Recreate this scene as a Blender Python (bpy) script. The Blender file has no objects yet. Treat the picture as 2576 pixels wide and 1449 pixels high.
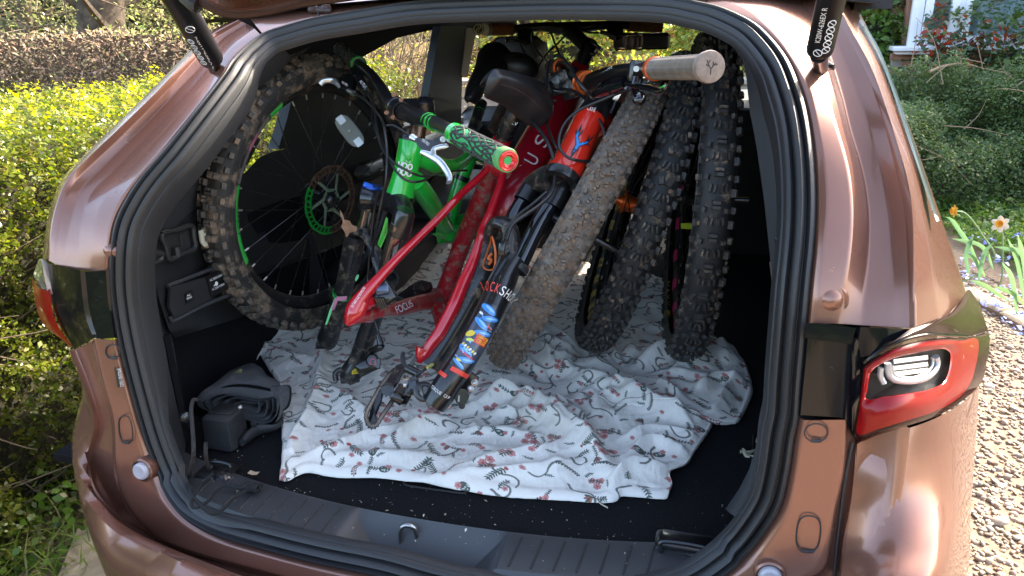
import bpy, math, random
import numpy as np
from mathutils import Vector, Matrix

rng = np.random.default_rng(7)
random.seed(7)
scene = bpy.context.scene
COL = scene.collection

# ------------------------------------------------------------------ camera, sky, sun, exposure
CAM = np.array([0.44, -0.957, 1.54])
YAW, PITCH, ROLL = math.radians(16.5), math.radians(20), math.radians(-1.55)
FPX = 1860.0                                   # focal length for a 2576 px wide picture
FW = np.array([-math.sin(YAW)*math.cos(PITCH), math.cos(YAW)*math.cos(PITCH), -math.sin(PITCH)])
R0 = np.array([math.cos(YAW), math.sin(YAW), 0.0]); U0 = np.cross(R0, FW)
RT = R0*math.cos(ROLL) + U0*math.sin(ROLL); UP = U0*math.cos(ROLL) - R0*math.sin(ROLL)
cd = bpy.data.cameras.new('camera'); cam = bpy.data.objects.new('camera', cd); COL.objects.link(cam)
M = Matrix(((RT[0], UP[0], -FW[0], CAM[0]), (RT[1], UP[1], -FW[1], CAM[1]), (RT[2], UP[2], -FW[2], CAM[2]), (0, 0, 0, 1)))
cam.matrix_world = M
cd.sensor_width = 36; cd.lens = 36*FPX/2576; cd.clip_start = 0.02; cd.clip_end = 500
scene.camera = cam

SUN_EL, SUN_AZ = math.radians(35), math.radians(38)      # azimuth from +Y (car forward) towards +X
w = bpy.data.worlds.new('World'); scene.world = w; w.use_nodes = True
nt = w.node_tree; bg = nt.nodes['Background']
sky = nt.nodes.new('ShaderNodeTexSky'); sky.sky_type = 'NISHITA'; sky.sun_disc = False
sky.sun_elevation = SUN_EL; sky.sun_rotation = SUN_AZ; sky.air_density = 0.7; sky.dust_density = 2.5; sky.ozone_density = 1.0
wb = nt.nodes.new('ShaderNodeMix'); wb.data_type = 'RGBA'; wb.blend_type = 'MULTIPLY'; wb.inputs[0].default_value = 1; wb.inputs[7].default_value = (1.0, .92, .80, 1)
nt.links.new(sky.outputs[0], wb.inputs[6]); nt.links.new(wb.outputs[2], bg.inputs[0]); bg.inputs[1].default_value = 0.15
sl = bpy.data.lights.new('sun', 'SUN'); sl.energy = 2.0; sl.angle = math.radians(0.5); sl.color = (1.0, 0.90, 0.74)
so = bpy.data.objects.new('sun', sl); COL.objects.link(so)
sdir = Vector((math.sin(SUN_AZ)*math.cos(SUN_EL), math.cos(SUN_AZ)*math.cos(SUN_EL), math.sin(SUN_EL)))
so.rotation_euler = sdir.to_track_quat('Z', 'Y').to_euler(); so.location = (5, 5, 8)
scene.view_settings.view_transform = 'Standard'; scene.view_settings.look = 'None'
scene.view_settings.gamma = 1; scene.view_settings.use_curve_mapping = False
scene.view_settings.exposure = 3.1
scene.cycles.max_bounces = 7; scene.cycles.transparent_max_bounces = 12; scene.cycles.diffuse_bounces = 3
scene.cycles.caustics_reflective = False; scene.cycles.caustics_refractive = False

# ------------------------------------------------------------------ pixel rays -> real points at real distances
def ray(u, v):
    return FW + RT*(u-1288)/FPX - UP*(v-724.5)/FPX
def P(u, v, d):
    return CAM + ray(u, v)*d
def PY(u, v, y):
    r = ray(u, v); return CAM + r*((y-CAM[1])/r[1])
def PX(u, v, x):
    r = ray(u, v); return CAM + r*((x-CAM[0])/r[0])
def PZ(u, v, z):
    r = ray(u, v); return CAM + r*((z-CAM[2])/r[2])
VIEWS = dict(z1=(0, 0, 1.61), z2=(0, 900, 1.61), z3=(600, 100, 2.07), z4=(1350, 50, 2.0705), z5=(900, 600, 1.932), z6=(1500, 600, 1.932),
             z7=(2200, 0, 1.61), z8=(2200, 900, 1.61), a1=(500, 0, 2.862), a2=(1300, 0, 2.576), a3=(0, 0, 3.623), a4=(80, 700, 2.684),
             a5=(500, 1300, 2.576), a6=(1500, 1300, 2.342), a7=(2700, 0, 3.622), a8=(2800, 500, 2.898), b1=(800, 1000, 1.61),
             b2=(550, 980, 2.787), b3=(1350, 150, 3.22), b4=(1050, 1100, 5.152), b5=(1250, 850, 2.898))
def T(k, pts):
    ox, oy, s = VIEWS[k]
    return [((ox+p[0]/s)/1.2422, (oy+p[1]/s)/1.2422) + tuple(p[2:]) for p in pts]
def D(k, pts):
    return [P(*p) for p in T(k, pts)]
def rear(x, z):                                 # the raked, bowed plane of the tail opening
    h = z-1.15
    y = 0.008 + 0.12*h
    if h > 0: y += 2.2*h*h if h < 0.42 else 2.2*0.42**2 + (h-0.42)*1.85
    k = min(1, max(0, (1.0-z)/0.2)); k = k*k*(3-2*k)
    return y - 0.09*k*max(0, 1-(x/0.5)**2)
def PS(u, v, off=0.0):
    y = 0.1
    for _ in range(40):
        p = PY(u, v, y); y = 0.6*y + 0.4*(rear(p[0], p[2]) + off)
    return PY(u, v, y)

# ------------------------------------------------------------------ geometry helpers
def cr(pts, n):
    """resample a polyline to n points along a Catmull-Rom curve by arc length"""
    p = np.array(pts, float)
    if len(p) == 2:
        t = np.linspace(0, 1, n)[:, None]; return p[0]*(1-t)+p[1]*t
    q = np.vstack([2*p[0]-p[1], p, 2*p[-1]-p[-2]]); out = []
    for i in range(len(p)-1):
        a, b, c, d = q[i:i+4]; t = np.linspace(0, 1, 12, endpoint=False)[:, None]
        out.append(0.5*((2*b)+(-a+c)*t+(2*a-5*b+4*c-d)*t*t+(-a+3*b-3*c+d)*t**3))
    out = np.vstack(out+[p[-1:]]); L = np.r_[0, np.cumsum(np.linalg.norm(np.diff(out[:, :3], axis=0), axis=1))]
    s = np.linspace(0, L[-1], n)
    return np.stack([np.interp(s, L, out[:, k]) for k in range(out.shape[1])], 1)
def nrm(a):
    a = np.asarray(a, float); return a/(np.linalg.norm(a)+1e-12)

class G:
    def __init__(s): s.V = []; s.F = []; s.n = 0; s.uv = None
    def add(s, V, F):
        V = np.asarray(V, float); s.V.append(V)
        if isinstance(F, np.ndarray): F = F.tolist()
        n = s.n
        s.F += [[i+n for i in f] for f in F]; s.n += len(V); return s
    def tube(s, pts, r, seg=12, n=None, flat=None, caps=True, up=None):
        """r: radius or list of radii along; flat: ratio of the second axis; up: hint for the first axis"""
        pts = np.array(pts, float); rr = np.atleast_1d(np.array(r, float))
        n = n or max(2, (len(pts)-1)*6+1)
        if len(rr) == len(pts) and len(pts) > 1:
            q = cr(np.hstack([pts, rr[:, None]]), n); c = q[:, :3]; rad = q[:, 3]
        else:
            c = cr(pts, n); rad = np.interp(np.linspace(0, 1, n), np.linspace(0, 1, len(rr)), rr)
        t = np.gradient(c, axis=0); t /= np.linalg.norm(t, axis=1)[:, None]+1e-12
        a = np.array(up, float) if up is not None else np.array([0.31, 0.2, 0.93])
        if abs(np.dot(nrm(a), t[0])) > .95: a = np.array([1., 0, 0])
        V = []; th = np.linspace(0, 2*math.pi, seg, endpoint=False); fl = flat or 1.0
        for i in range(n):
            a = a - t[i]*np.dot(a, t[i]); a = nrm(a) if np.linalg.norm(a) > 1e-6 else nrm(np.cross(t[i], [1, 0, .3])); b = np.cross(t[i], a)
            V.append(c[i] + rad[i]*(np.outer(np.cos(th), a) + fl*np.outer(np.sin(th), b)))
        V = np.vstack(V); F = []
        for i in range(n-1):
            for j in range(seg):
                k = (j+1) % seg; F.append([i*seg+j, i*seg+k, (i+1)*seg+k, (i+1)*seg+j])
        if caps: F.append(list(range(seg))[::-1]); F.append([(n-1)*seg+j for j in range(seg)])
        return s.add(V, F)
    def grid(s, rows, closed_u=False, closed_v=False):
        R = np.array(rows, float); m, n = R.shape[:2]; F = []
        for i in range(m-(0 if closed_v else 1)):
            for j in range(n-(0 if closed_u else 1)):
                i2, j2 = (i+1) % m, (j+1) % n
                F.append([i*n+j, i*n+j2, i2*n+j2, i2*n+j])
        return s.add(R.reshape(-1, 3), F)
    def box(s, c, half, ax=None, taper=1.0, bev=0.0):
        ax = np.eye(3) if ax is None else np.array([nrm(a) for a in ax]); hx, hy, hz = half; c = np.asarray(c, float)
        if bev <= 0:
            V = [c+ax[0]*sx*hx*(taper if sz > 0 else 1)+ax[1]*sy*hy*(taper if sz > 0 else 1)+ax[2]*sz*hz for sz in (-1, 1) for sy in (-1, 1) for sx in (-1, 1)]
            return s.add(V, [[0, 2, 3, 1], [4, 5, 7, 6], [0, 1, 5, 4], [2, 6, 7, 3], [0, 4, 6, 2], [1, 3, 7, 5]])
        prof = [(-1, bev), (-1+0.0, 0)]
        rings = []
        zs = [(-hz, bev), (-hz+bev, 0), (hz-bev, 0), (hz, bev)]
        for z, ins in zs:
            k = (taper if z > 0 else 1); x = hx*k-ins; y = hy*k-ins; b = bev
            pts = [(x, y-b), (x-b*.3, y-b*.3), (x-b, y), (-x+b, y), (-x+b*.3, y-b*.3), (-x, y-b), (-x, -y+b), (-x+b*.3, -y+b*.3), (-x+b, -y), (x-b, -y), (x-b*.3, -y+b*.3), (x, -y+b)]
            rings.append([c+ax[0]*p[0]+ax[1]*p[1]+ax[2]*z for p in pts])
        n = 12; V = np.array(rings).reshape(-1, 3); F = [list(range(n))[::-1], [3*n+j for j in range(n)]]
        for i in range(3):
            for j in range(n): F.append([i*n+j, i*n+(j+1) % n, (i+1)*n+(j+1) % n, (i+1)*n+j])
        return s.add(V, F)
    def lathe(s, c, axis, prof, seg=24, up=None):
        """prof: (distance along axis, radius)"""
        t = nrm(axis); a = nrm(np.cross(t, [0.1, 0.2, 1] if abs(t[2]) < .9 else [1, 0, 0])); b = np.cross(t, a); th = np.linspace(0, 2*math.pi, seg, endpoint=False)
        rows = [np.asarray(c)+t*h+r*(np.outer(np.cos(th), a)+np.outer(np.sin(th), b)) for h, r in prof]
        return s.grid(rows, closed_u=True)
    def poly(s, pts, thick=0.0, nrmv=None):
        pts = np.array(pts, float); n = len(pts)
        if thick == 0: return s.add(pts, [list(range(n))])
        nv = nrm(nrmv) if nrmv is not None else nrm(np.cross(pts[1]-pts[0], pts[2]-pts[1]))
        V = np.vstack([pts, pts+nv*thick]); F = [list(range(n))[::-1], [n+i for i in range(n)]]
        for i in range(n): F.append([i, (i+1) % n, n+(i+1) % n, n+i])
        return s.add(V, F)
    def ball(s, c, r, ax=None, seg=12, rings=8):
        ax = np.eye(3) if ax is None else ax; r = np.atleast_1d(r)*np.ones(3); rows = []
        th = np.linspace(0, 2*math.pi, seg, endpoint=False)
        for ph in np.linspace(0.02, math.pi-.02, rings):
            rows.append(np.asarray(c)+np.outer(np.cos(th)*math.sin(ph)*r[0], ax[0])+np.outer(np.sin(th)*math.sin(ph)*r[1], ax[1])+math.cos(ph)*r[2]*np.asarray(ax[2]))
        return s.grid(rows, closed_u=True)
    def build(s, name, mat, parent=None, smooth=38, label=None, kind=None, uv=None):
        me = bpy.data.meshes.new(name); V = np.vstack(s.V); me.from_pydata(V.tolist(), [], s.F)
        if smooth:
            me.polygons.foreach_set('use_smooth', np.ones(len(me.polygons), bool)); me.set_sharp_from_angle(angle=math.radians(smooth))
        if uv is not None:
            l = me.uv_layers.new(name='UVMap'); li = np.zeros(len(me.loops), np.int32); me.loops.foreach_get('vertex_index', li)
            l.data.foreach_set('uv', np.asarray(uv)[li].ravel())
        me.materials.append(mat); o = bpy.data.objects.new(name, me); COL.objects.link(o); att(o, parent)
        if label: o['label'] = label
        if kind: o['kind'] = kind
        return o
WORLD_LOC = {}
def att(o, parent):
    if parent is None: return
    o.parent = parent
    e = parent
    while e.parent is not None: e = e.parent
    if parent.parent is None and e.name in WORLD_LOC: o.matrix_parent_inverse = Matrix.Translation(-Vector(WORLD_LOC[e.name]))
def thing(name, label, cat, loc=(0, 0, 0), group=None, track=True):
    o = bpy.data.objects.new(name, None); o.empty_display_size = .1; COL.objects.link(o); o.location = loc
    o['label'] = label; o['category'] = cat
    if group: o['group'] = group
    if track: WORLD_LOC[o.name] = tuple(loc)
    return o
def tag(o, label, cat, group=None):
    o['label'] = label; o['category'] = cat
    if group: o['group'] = group
    return o
def quads_mesh(name, V, nper, mat, parent=None, kind=None, smooth=False, label=None, faces=None):
    """fast builder: V is (n*nper,3); faces one template per item"""
    n = len(V)//nper; ft = np.array(faces if faces is not None else [list(range(nper))]); k = ft.shape[1]
    idx = (np.arange(n)[:, None, None]*nper+ft[None]).reshape(-1, k)
    me = bpy.data.meshes.new(name); me.vertices.add(len(V)); me.vertices.foreach_set('co', V.ravel())
    me.loops.add(idx.size); me.loops.foreach_set('vertex_index', idx.ravel().astype(np.int32)); me.polygons.add(len(idx))
    me.polygons.foreach_set('loop_start', (np.arange(len(idx))*k).astype(np.int32)); me.update(calc_edges=True)
    if smooth: me.polygons.foreach_set('use_smooth', np.ones(len(idx), bool))
    me.materials.append(mat); o = bpy.data.objects.new(name, me); COL.objects.link(o); att(o, parent)
    if kind: o['kind'] = kind
    if label: o['label'] = label
    return o

# ------------------------------------------------------------------ materials
def mat(name, col, rough=.5, metal=0., col2=None, nscale=20, ndet=6, lo=.4, hi=.6, bump=0., bscale=None, coat=0., coat_r=.05, spec=.5,
        dirt=None, dirt_scale=9, dirt_lo=.5, dirt_hi=.62, dirt_rough=.9, specks=None, sheen=0., trans=0.):
    m = bpy.data.materials.new(name); m.use_nodes = True; t = m.node_tree; b = t.nodes['Principled BSDF']; L = t.links.new
    b.inputs['Roughness'].default_value = rough; b.inputs['Metallic'].default_value = metal; b.inputs['Specular IOR Level'].default_value = spec
    b.inputs['Coat Weight'].default_value = coat; b.inputs['Coat Roughness'].default_value = coat_r
    if sheen: b.inputs['Sheen Weight'].default_value = sheen
    b.inputs['Base Color'].default_value = (*col, 1)
    tc = t.nodes.new('ShaderNodeTexCoord'); src = None
    def noise(sc, det=6, rgh=.6):
        n = t.nodes.new('ShaderNodeTexNoise'); n.inputs['Scale'].default_value = sc; n.inputs['Detail'].default_value = det; n.inputs['Roughness'].default_value = rgh
        L(tc.outputs['Object'], n.inputs['Vector']); return n
    def rng_(o, a, c):
        r = t.nodes.new('ShaderNodeMapRange'); r.inputs[1].default_value = a; r.inputs[2].default_value = c; L(o, r.inputs[0]); return r.outputs[0]
    def mix(f, a, c):
        x = t.nodes.new('ShaderNodeMix'); x.data_type = 'RGBA'; L(f, x.inputs[0])
        for s_, i in ((a, 6), (c, 7)):
            if isinstance(s_, tuple): x.inputs[i].default_value = (*s_, 1)
            else: L(s_, x.inputs[i])
        return x.outputs[2]
    cur = tuple(col)
    if col2 is not None: cur = mix(rng_(noise(nscale, ndet).outputs[0], lo, hi), cur, tuple(col2))
    hgt = None
    if bump: hgt = noise(bscale or nscale*3, 8, .65).outputs[0]
    if specks:
        n = t.nodes.new('ShaderNodeTexVoronoi'); n.inputs['Scale'].default_value = specks[0]; L(tc.outputs['Object'], n.inputs['Vector'])
        cur = mix(rng_(n.outputs['Distance'], specks[1], specks[1]*.6), cur, tuple(specks[2]))
    if dirt is not None:
        n1 = noise(dirt_scale, 10, .72); f = rng_(n1.outputs[0], dirt_lo, dirt_hi)
        d2 = mix(noise(dirt_scale*9, 4).outputs[0], tuple(c*.6 for c in dirt), tuple(min(1, c*1.3) for c in dirt))
        cur = mix(f, cur, d2)
        r = t.nodes.new('ShaderNodeMix'); L(f, r.inputs[0]); r.inputs[2].default_value = rough; r.inputs[3].default_value = dirt_rough; L(r.outputs[0], b.inputs['Roughness'])
        if metal:
            r2 = t.nodes.new('ShaderNodeMix'); L(f, r2.inputs[0]); r2.inputs[2].default_value = metal; r2.inputs[3].default_value = 0; L(r2.outputs[0], b.inputs['Metallic'])
        if coat:
            r3 = t.nodes.new('ShaderNodeMix'); L(f, r3.inputs[0]); r3.inputs[2].default_value = coat; r3.inputs[3].default_value = 0; L(r3.outputs[0], b.inputs['Coat Weight'])
        ad = t.nodes.new('ShaderNodeMath'); ad.operation = 'MULTIPLY'; L(f, ad.inputs[0]); L(noise(dirt_scale*14, 4).outputs[0], ad.inputs[1])
        if hgt is None: hgt = ad.outputs[0]; bump = .5
        else:
            a2 = t.nodes.new('ShaderNodeMath'); a2.operation = 'ADD'; L(hgt, a2.inputs[0]); L(ad.outputs[0], a2.inputs[1]); hgt = a2.outputs[0]
    if not isinstance(cur, tuple): L(cur, b.inputs['Base Color'])
    if hgt is not None:
        bp = t.nodes.new('ShaderNodeBump'); bp.inputs['Strength'].default_value = bump; bp.inputs['Distance'].default_value = .004; L(hgt, bp.inputs['Height']); L(bp.outputs[0], b.inputs['Normal'])
    return m
def leafmat(name, cols, rough=.35, trans=.45, spec=.5):
    """each leaf takes its own colour; light passes through it"""
    m = bpy.data.materials.new(name); m.use_nodes = True; t = m.node_tree; b = t.nodes['Principled BSDF']; L = t.links.new
    g = t.nodes.new('ShaderNodeNewGeometry'); r = t.nodes.new('ShaderNodeValToRGB'); e = r.color_ramp.elements
    while len(e) < len(cols): e.new(.5)
    for i, c in enumerate(cols): e[i].position = i/(len(cols)-1); e[i].color = (*c, 1)
    L(g.outputs['Random Per Island'], r.inputs[0]); L(r.outputs[0], b.inputs['Base Color']); b.inputs['Roughness'].default_value = rough; b.inputs['Specular IOR Level'].default_value = spec
    tr = t.nodes.new('ShaderNodeBsdfTranslucent'); hs = t.nodes.new('ShaderNodeHueSaturation'); hs.inputs['Value'].default_value = 1.7; hs.inputs['Saturation'].default_value = 1.1; L(r.outputs[0], hs.inputs['Color']); L(hs.outputs[0], tr.inputs[0])
    mx = t.nodes.new('ShaderNodeMixShader'); mx.inputs[0].default_value = trans; L(b.outputs[0], mx.inputs[1]); L(tr.outputs[0], mx.inputs[2]); L(mx.outputs[0], t.nodes['Material Output'].inputs[0])
    return m
def glassmat(name, tint=(.9, .95, .92), k=.35):
    m = bpy.data.materials.new(name); m.use_nodes = True; t = m.node_tree; L = t.links.new; t.nodes.remove(t.nodes['Principled BSDF'])
    tr = t.nodes.new('ShaderNodeBsdfTransparent'); tr.inputs[0].default_value = (*tint, 1); gl = t.nodes.new('ShaderNodeBsdfGlossy'); gl.inputs['Roughness'].default_value = .02
    fr = t.nodes.new('ShaderNodeLayerWeight'); pw = t.nodes.new('ShaderNodeMath'); pw.operation = 'POWER'; pw.inputs[1].default_value = 4; L(fr.outputs['Facing'], pw.inputs[0])
    ml = t.nodes.new('ShaderNodeMath'); ml.operation = 'MULTIPLY_ADD'; ml.inputs[1].default_value = k; ml.inputs[2].default_value = .02; L(pw.outputs[0], ml.inputs[0])
    mx = t.nodes.new('ShaderNodeMixShader'); L(ml.outputs[0], mx.inputs[0]); L(tr.outputs[0], mx.inputs[1]); L(gl.outputs[0], mx.inputs[2])
    L(mx.outputs[0], t.nodes['Material Output'].inputs[0]); return m
MUD = (.20, .135, .085)
paint = mat('copper_paint', (.262, .125, .088), .24, .5, col2=(.228, .105, .073), nscale=1400, lo=.35, hi=.65, coat=.6, coat_r=.03, bump=.04, bscale=2500)
paint_in = mat('copper_paint_jamb', (.262, .125, .088), .26, .5, col2=(.228, .105, .073), nscale=1400, lo=.35, hi=.65, coat=.5, coat_r=.05, dirt=(.35, .27, .22), dirt_scale=30, dirt_lo=.66, dirt_hi=.85, dirt_rough=.5)
gloss_black = mat('gloss_black', (.004, .005, .007), .15, 0, spec=.3, coat=.25, coat_r=.03, dirt=(.10, .09, .08), dirt_scale=60, dirt_lo=.64, dirt_hi=.9, dirt_rough=.5)
rubber = mat('seal_rubber', (.022, .022, .023), .48, bump=.1, bscale=300, spec=.5)
plastic = mat('trim_plastic', (.018, .0185, .020), .46, bump=.25, bscale=900, spec=.5)
plastic_l = mat('trim_plastic_satin', (.040, .042, .046), .40, bump=.2, bscale=900, spec=.6)
leather = mat('leather', (.045, .043, .040), .42, bump=.3, bscale=400)
carpet = mat('boot_carpet', (.010, .010, .012), .95, col2=(.018, .018, .020), nscale=400, bump=1.0, bscale=900, spec=.1, sheen=.0)
lining = mat('roof_lining', (.03, .03, .032), .95, bump=.2, bscale=500)
red_lens = mat('red_lens', (.25, .0015, .003), .3, 0, spec=.25, coat=.25, coat_r=.02, col2=(.21, .001, .002), nscale=400)
maroon = mat('dark_red_lens', (.018, .0015, .002), .2, 0, spec=.25, coat=.12, coat_r=.02)
chrome = mat('chrome', (.75, .76, .78), .14, 1)
clear = mat('clear_lens', (.25, .26, .28), .15, .6, coat=1)
white_ink = mat('white_ink', (.75, .75, .75), .6)
steel = mat('steel', (.42, .41, .40), .32, 1, dirt=MUD, dirt_scale=70, dirt_lo=.55, dirt_hi=.7)
bronze = mat('stanchion_steel', (.50, .44, .38), .22, 1, dirt=MUD, dirt_scale=60, dirt_lo=.72, dirt_hi=.85)
bk = mat('black_anodised', (.012, .012, .013), .28, .2, dirt=MUD, dirt_scale=55, dirt_lo=.62, dirt_hi=.74, coat=.4)
bk_mud = mat('black_alloy_muddy', (.014, .014, .015), .35, 0, dirt=(.24, .18, .12), dirt_scale=45, dirt_lo=.52, dirt_hi=.66, coat=.3)
bk_gloss = mat('black_gloss_stanchion', (.008, .009, .012), .08, .4, coat=1, coat_r=.02, dirt=MUD, dirt_scale=80, dirt_lo=.72, dirt_hi=.8)
green = mat('green_paint', (.01, .46, .04), .28, 0, coat=.8, coat_r=.05, dirt=MUD, dirt_scale=18, dirt_lo=.70, dirt_hi=.82)
green_mud = mat('green_paint_muddy', (.01, .42, .04), .3, 0, coat=.5, dirt=MUD, dirt_scale=22, dirt_lo=.52, dirt_hi=.64)
redp = mat('red_paint', (.50, .007, .018), .25, .1, coat=1, coat_r=.04, dirt=(.30, .19, .14), dirt_scale=38, dirt_lo=.60, dirt_hi=.70)
redp_mud = mat('red_paint_muddy', (.42, .008, .018), .35, .1, coat=.4, dirt=(.30, .19, .14), dirt_scale=42, dirt_lo=.50, dirt_hi=.60)
redp_dark = mat('crimson_paint', (.42, .007, .020), .3, .1, coat=.6, coat_r=.06, dirt=MUD, dirt_scale=25, dirt_lo=.66, dirt_hi=.8)
orange = mat('orange_red_paint', (.62, .018, .005), .28, 0, coat=.7, coat_r=.04, dirt=MUD, dirt_scale=30, dirt_lo=.68, dirt_hi=.8)
orange_an = mat('orange_anodised', (.75, .13, .02), .3, .6, dirt=MUD, dirt_scale=60, dirt_lo=.62, dirt_hi=.75)
orange_brown = mat('rust_orange_frame', (.30, .07, .03), .4, 0, coat=.4, dirt=MUD, dirt_scale=25, dirt_lo=.5, dirt_hi=.7)
tyre_m = mat('tyre_rubber', (.013, .013, .014), .6, bump=.3, bscale=300, dirt=(.26, .19, .13), dirt_scale=26, dirt_lo=.565, dirt_hi=.66)
tyre_w = mat('tyre_rubber_dusty', (.020, .019, .018), .62, bump=.3, bscale=300, dirt=(.24, .18, .125), dirt_scale=22, dirt_lo=.50, dirt_hi=.62)
tyre_mud = mat('tyre_rubber_caked', (.10, .088, .078), .7, bump=.6, bscale=260, col2=(.21, .175, .145), nscale=45, dirt=(.24, .165, .115), dirt_scale=30, dirt_lo=.47, dirt_hi=.62)
tread_m = mat('tread_rubber', (.028, .027, .026), .6, bump=.3, bscale=300, col2=(.05, .046, .042), nscale=120, dirt=(.28, .21, .15), dirt_scale=34, dirt_lo=.56, dirt_hi=.66)
tread_w = mat('tread_rubber_dusty', (.065, .060, .055), .62, bump=.3, bscale=300, col2=(.09, .08, .07), nscale=90, dirt=(.26, .19, .13), dirt_scale=26, dirt_lo=.49, dirt_hi=.60)
saddle_m = mat('saddle_vinyl', (.022, .020, .020), .30, bump=.2, bscale=700, dirt=MUD, dirt_scale=60, dirt_lo=.64, dirt_hi=.72)
grip_grey = mat('grip_grey_rubber', (.24, .20, .165), .75, bump=.3, bscale=400, col2=(.19, .155, .125), nscale=60)
grip_blk = mat('grip_dark_rubber', (.03, .032, .03), .7, bump=.2)
cork = mat('cork_grip', (.30, .11, .05), .85, col2=(.18, .07, .035), nscale=160, bump=.5, bscale=500)
cable_m = mat('cable_housing', (.014, .014, .015), .35, dirt=MUD, dirt_scale=90, dirt_lo=.62, dirt_hi=.75)
chain_m = mat('chain_steel', (.05, .045, .04), .5, .6, dirt=(.05, .04, .03), dirt_scale=200, dirt_lo=.45, dirt_hi=.6)
glass = glassmat('car_glass')
lens_glass = glassmat('lens_glass', (.9, .9, .9), .05)
glass_d = glassmat('tinted_glass', (.80, .83, .76), .10)
screen_glass = glassmat('screen_glass', (.92, .95, .92), .08)
# ================================================================== THE CAR
suv = thing('parked_suv', 'bronze family SUV seen from behind with its tailgate open and bikes in the boot', 'car', (0, 1.6, 0))
def add_text(s, a, b, mt, parent, off=(0, 0, 0), name='lettering', ext=.0004, lift=.002, height=None, shear=0.):
    """lettering written from point a to point b, facing whoever stands behind the car"""
    a = np.asarray(a, float); b = np.asarray(b, float); x = nrm(b-a); view = nrm(CAM-(a+b)/2)
    z = nrm(view-x*np.dot(view, x)); y = np.cross(z, x)
    c = bpy.data.curves.new(name, 'FONT'); c.body = s; c.size = 1; c.extrude = 0; c.shear = shear
    o = bpy.data.objects.new(name, c); COL.objects.link(o); bpy.context.view_layer.update(); wd = max(o.dimensions[0], .01)
    dg = bpy.context.evaluated_depsgraph_get(); me = bpy.data.meshes.new_from_object(o.evaluated_get(dg)); bpy.data.objects.remove(o); bpy.data.curves.remove(c)
    k = np.linalg.norm(b-a)/wd; ky = k if height is None else height/.7
    n = len(me.vertices); co = np.zeros(n*3); me.vertices.foreach_get('co', co); co = co.reshape(-1, 3)
    p = a+np.asarray(off)+np.outer(co[:, 0]*k, x)+np.outer(co[:, 1]*ky, y)+z*lift
    me.vertices.foreach_set('co', p.ravel()); me.update(); me.materials.clear(); me.materials.append(mt)
    o = bpy.data.objects.new(name, me); COL.objects.link(o); att(o, parent); return o

# -- the outline of the opening (outer edge of the rubber seal), clockwise from the upper left
seal_px = [(582,166),(619,127),(664,93),(712,76),(796,53),(909,34),(1047,12),(1200,3),(1400,-3),(1600,-2),(1700,4),(1765,16),(1821,30),(1896,65),(1946,110),(1986,165),
  (2016,240),(2034,310),(2046,400),(2051,500),(2048,600),(2036,725),(2028,815),(2015,960),(2009,1047),(1998,1098),(1985,1184),(1964,1270),(1923,1339),(1878,1394),(1813,1449),
  (1740,1492),(1640,1522),(1500,1540),(1350,1535),(1200,1510),(1080,1482),(966,1449),(809,1416),(684,1384),(559,1347),(481,1306),(440,1262),(410,1205),(370,1105),(330,965),
  (305,860),(290,775),(283,700),(285,625),(295,565),(320,510),(360,450),(425,375),(500,280),(565,195)]
seal3 = np.array([PS(u, v) for u, v in seal_px])
def closed(pts, n):
    p = np.array(pts); q = np.vstack([p[-3:], p, p[:4]]); r = cr(q, n*6)
    # cut back to one turn
    i0 = np.argmin(np.linalg.norm(r[:len(r)//3]-p[0], axis=1)); i1 = len(r)//2+np.argmin(np.linalg.norm(r[len(r)//2:]-p[0], axis=1))
    r = r[i0:i1+1]; L = np.r_[0, np.cumsum(np.linalg.norm(np.diff(r, axis=0), axis=1))]; s = np.linspace(0, L[-1], n, endpoint=False)
    return np.stack([np.interp(s, L, r[:, k]) for k in range(3)], 1)
ring = closed(seal3, 260)
tg = np.roll(ring, -1, 0)-np.roll(ring, 1, 0); tg /= np.linalg.norm(tg, axis=1)[:, None]
inw = []; outn = []
for p, t in zip(ring, tg):
    e = 1e-3; nv = nrm([-(rear(p[0]+e, p[2])-rear(p[0]-e, p[2]))/(2*e), 1, -(rear(p[0], p[2]+e)-rear(p[0], p[2]-e))/(2*e)])
    i = nrm(np.cross(nv, t)); c = np.array([0, p[1], 1.15])
    if np.dot(i, c-p) < 0: i = -i
    inw.append(i); outn.append(-nv)
inw = np.array(inw); outn = np.array(outn)
def ringrow(s, h): return ring+inw*s+outn*h
g = G(); prof = [(-.002, -.02), (-.001, .004), (.003, .010), (.007, .011), (.0095, .006), (.0105, -.002), (.012, -.002), (.014, .008), (.018, .0115), (.022, .009), (.0245, .002), (.026, -.004), (.028, -.001), (.031, .004), (.0345, .003), (.037, -.004), (.040, -.02)]
g.grid([ringrow(s, h) for s, h in prof], closed_u=True); g.build('door_seal', rubber, suv, smooth=60)
# dark plastic liner behind the seal, all the way round
kz = np.clip((ring[:, 2]-.86)/.12, 0, 1)[:, None]*np.clip((1.50-ring[:, 2])/.06, 0, 1)[:, None]
g = G(); g.grid([ring+inw*s*(.93+.07*kz)+outn*h*(.35+.65*kz) for s, h in [(.036, -.012), (.041, -.014), (.0435, -.022), (.044, -.05)]], closed_u=True); g.build('aperture_trim', plastic, suv)

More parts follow.
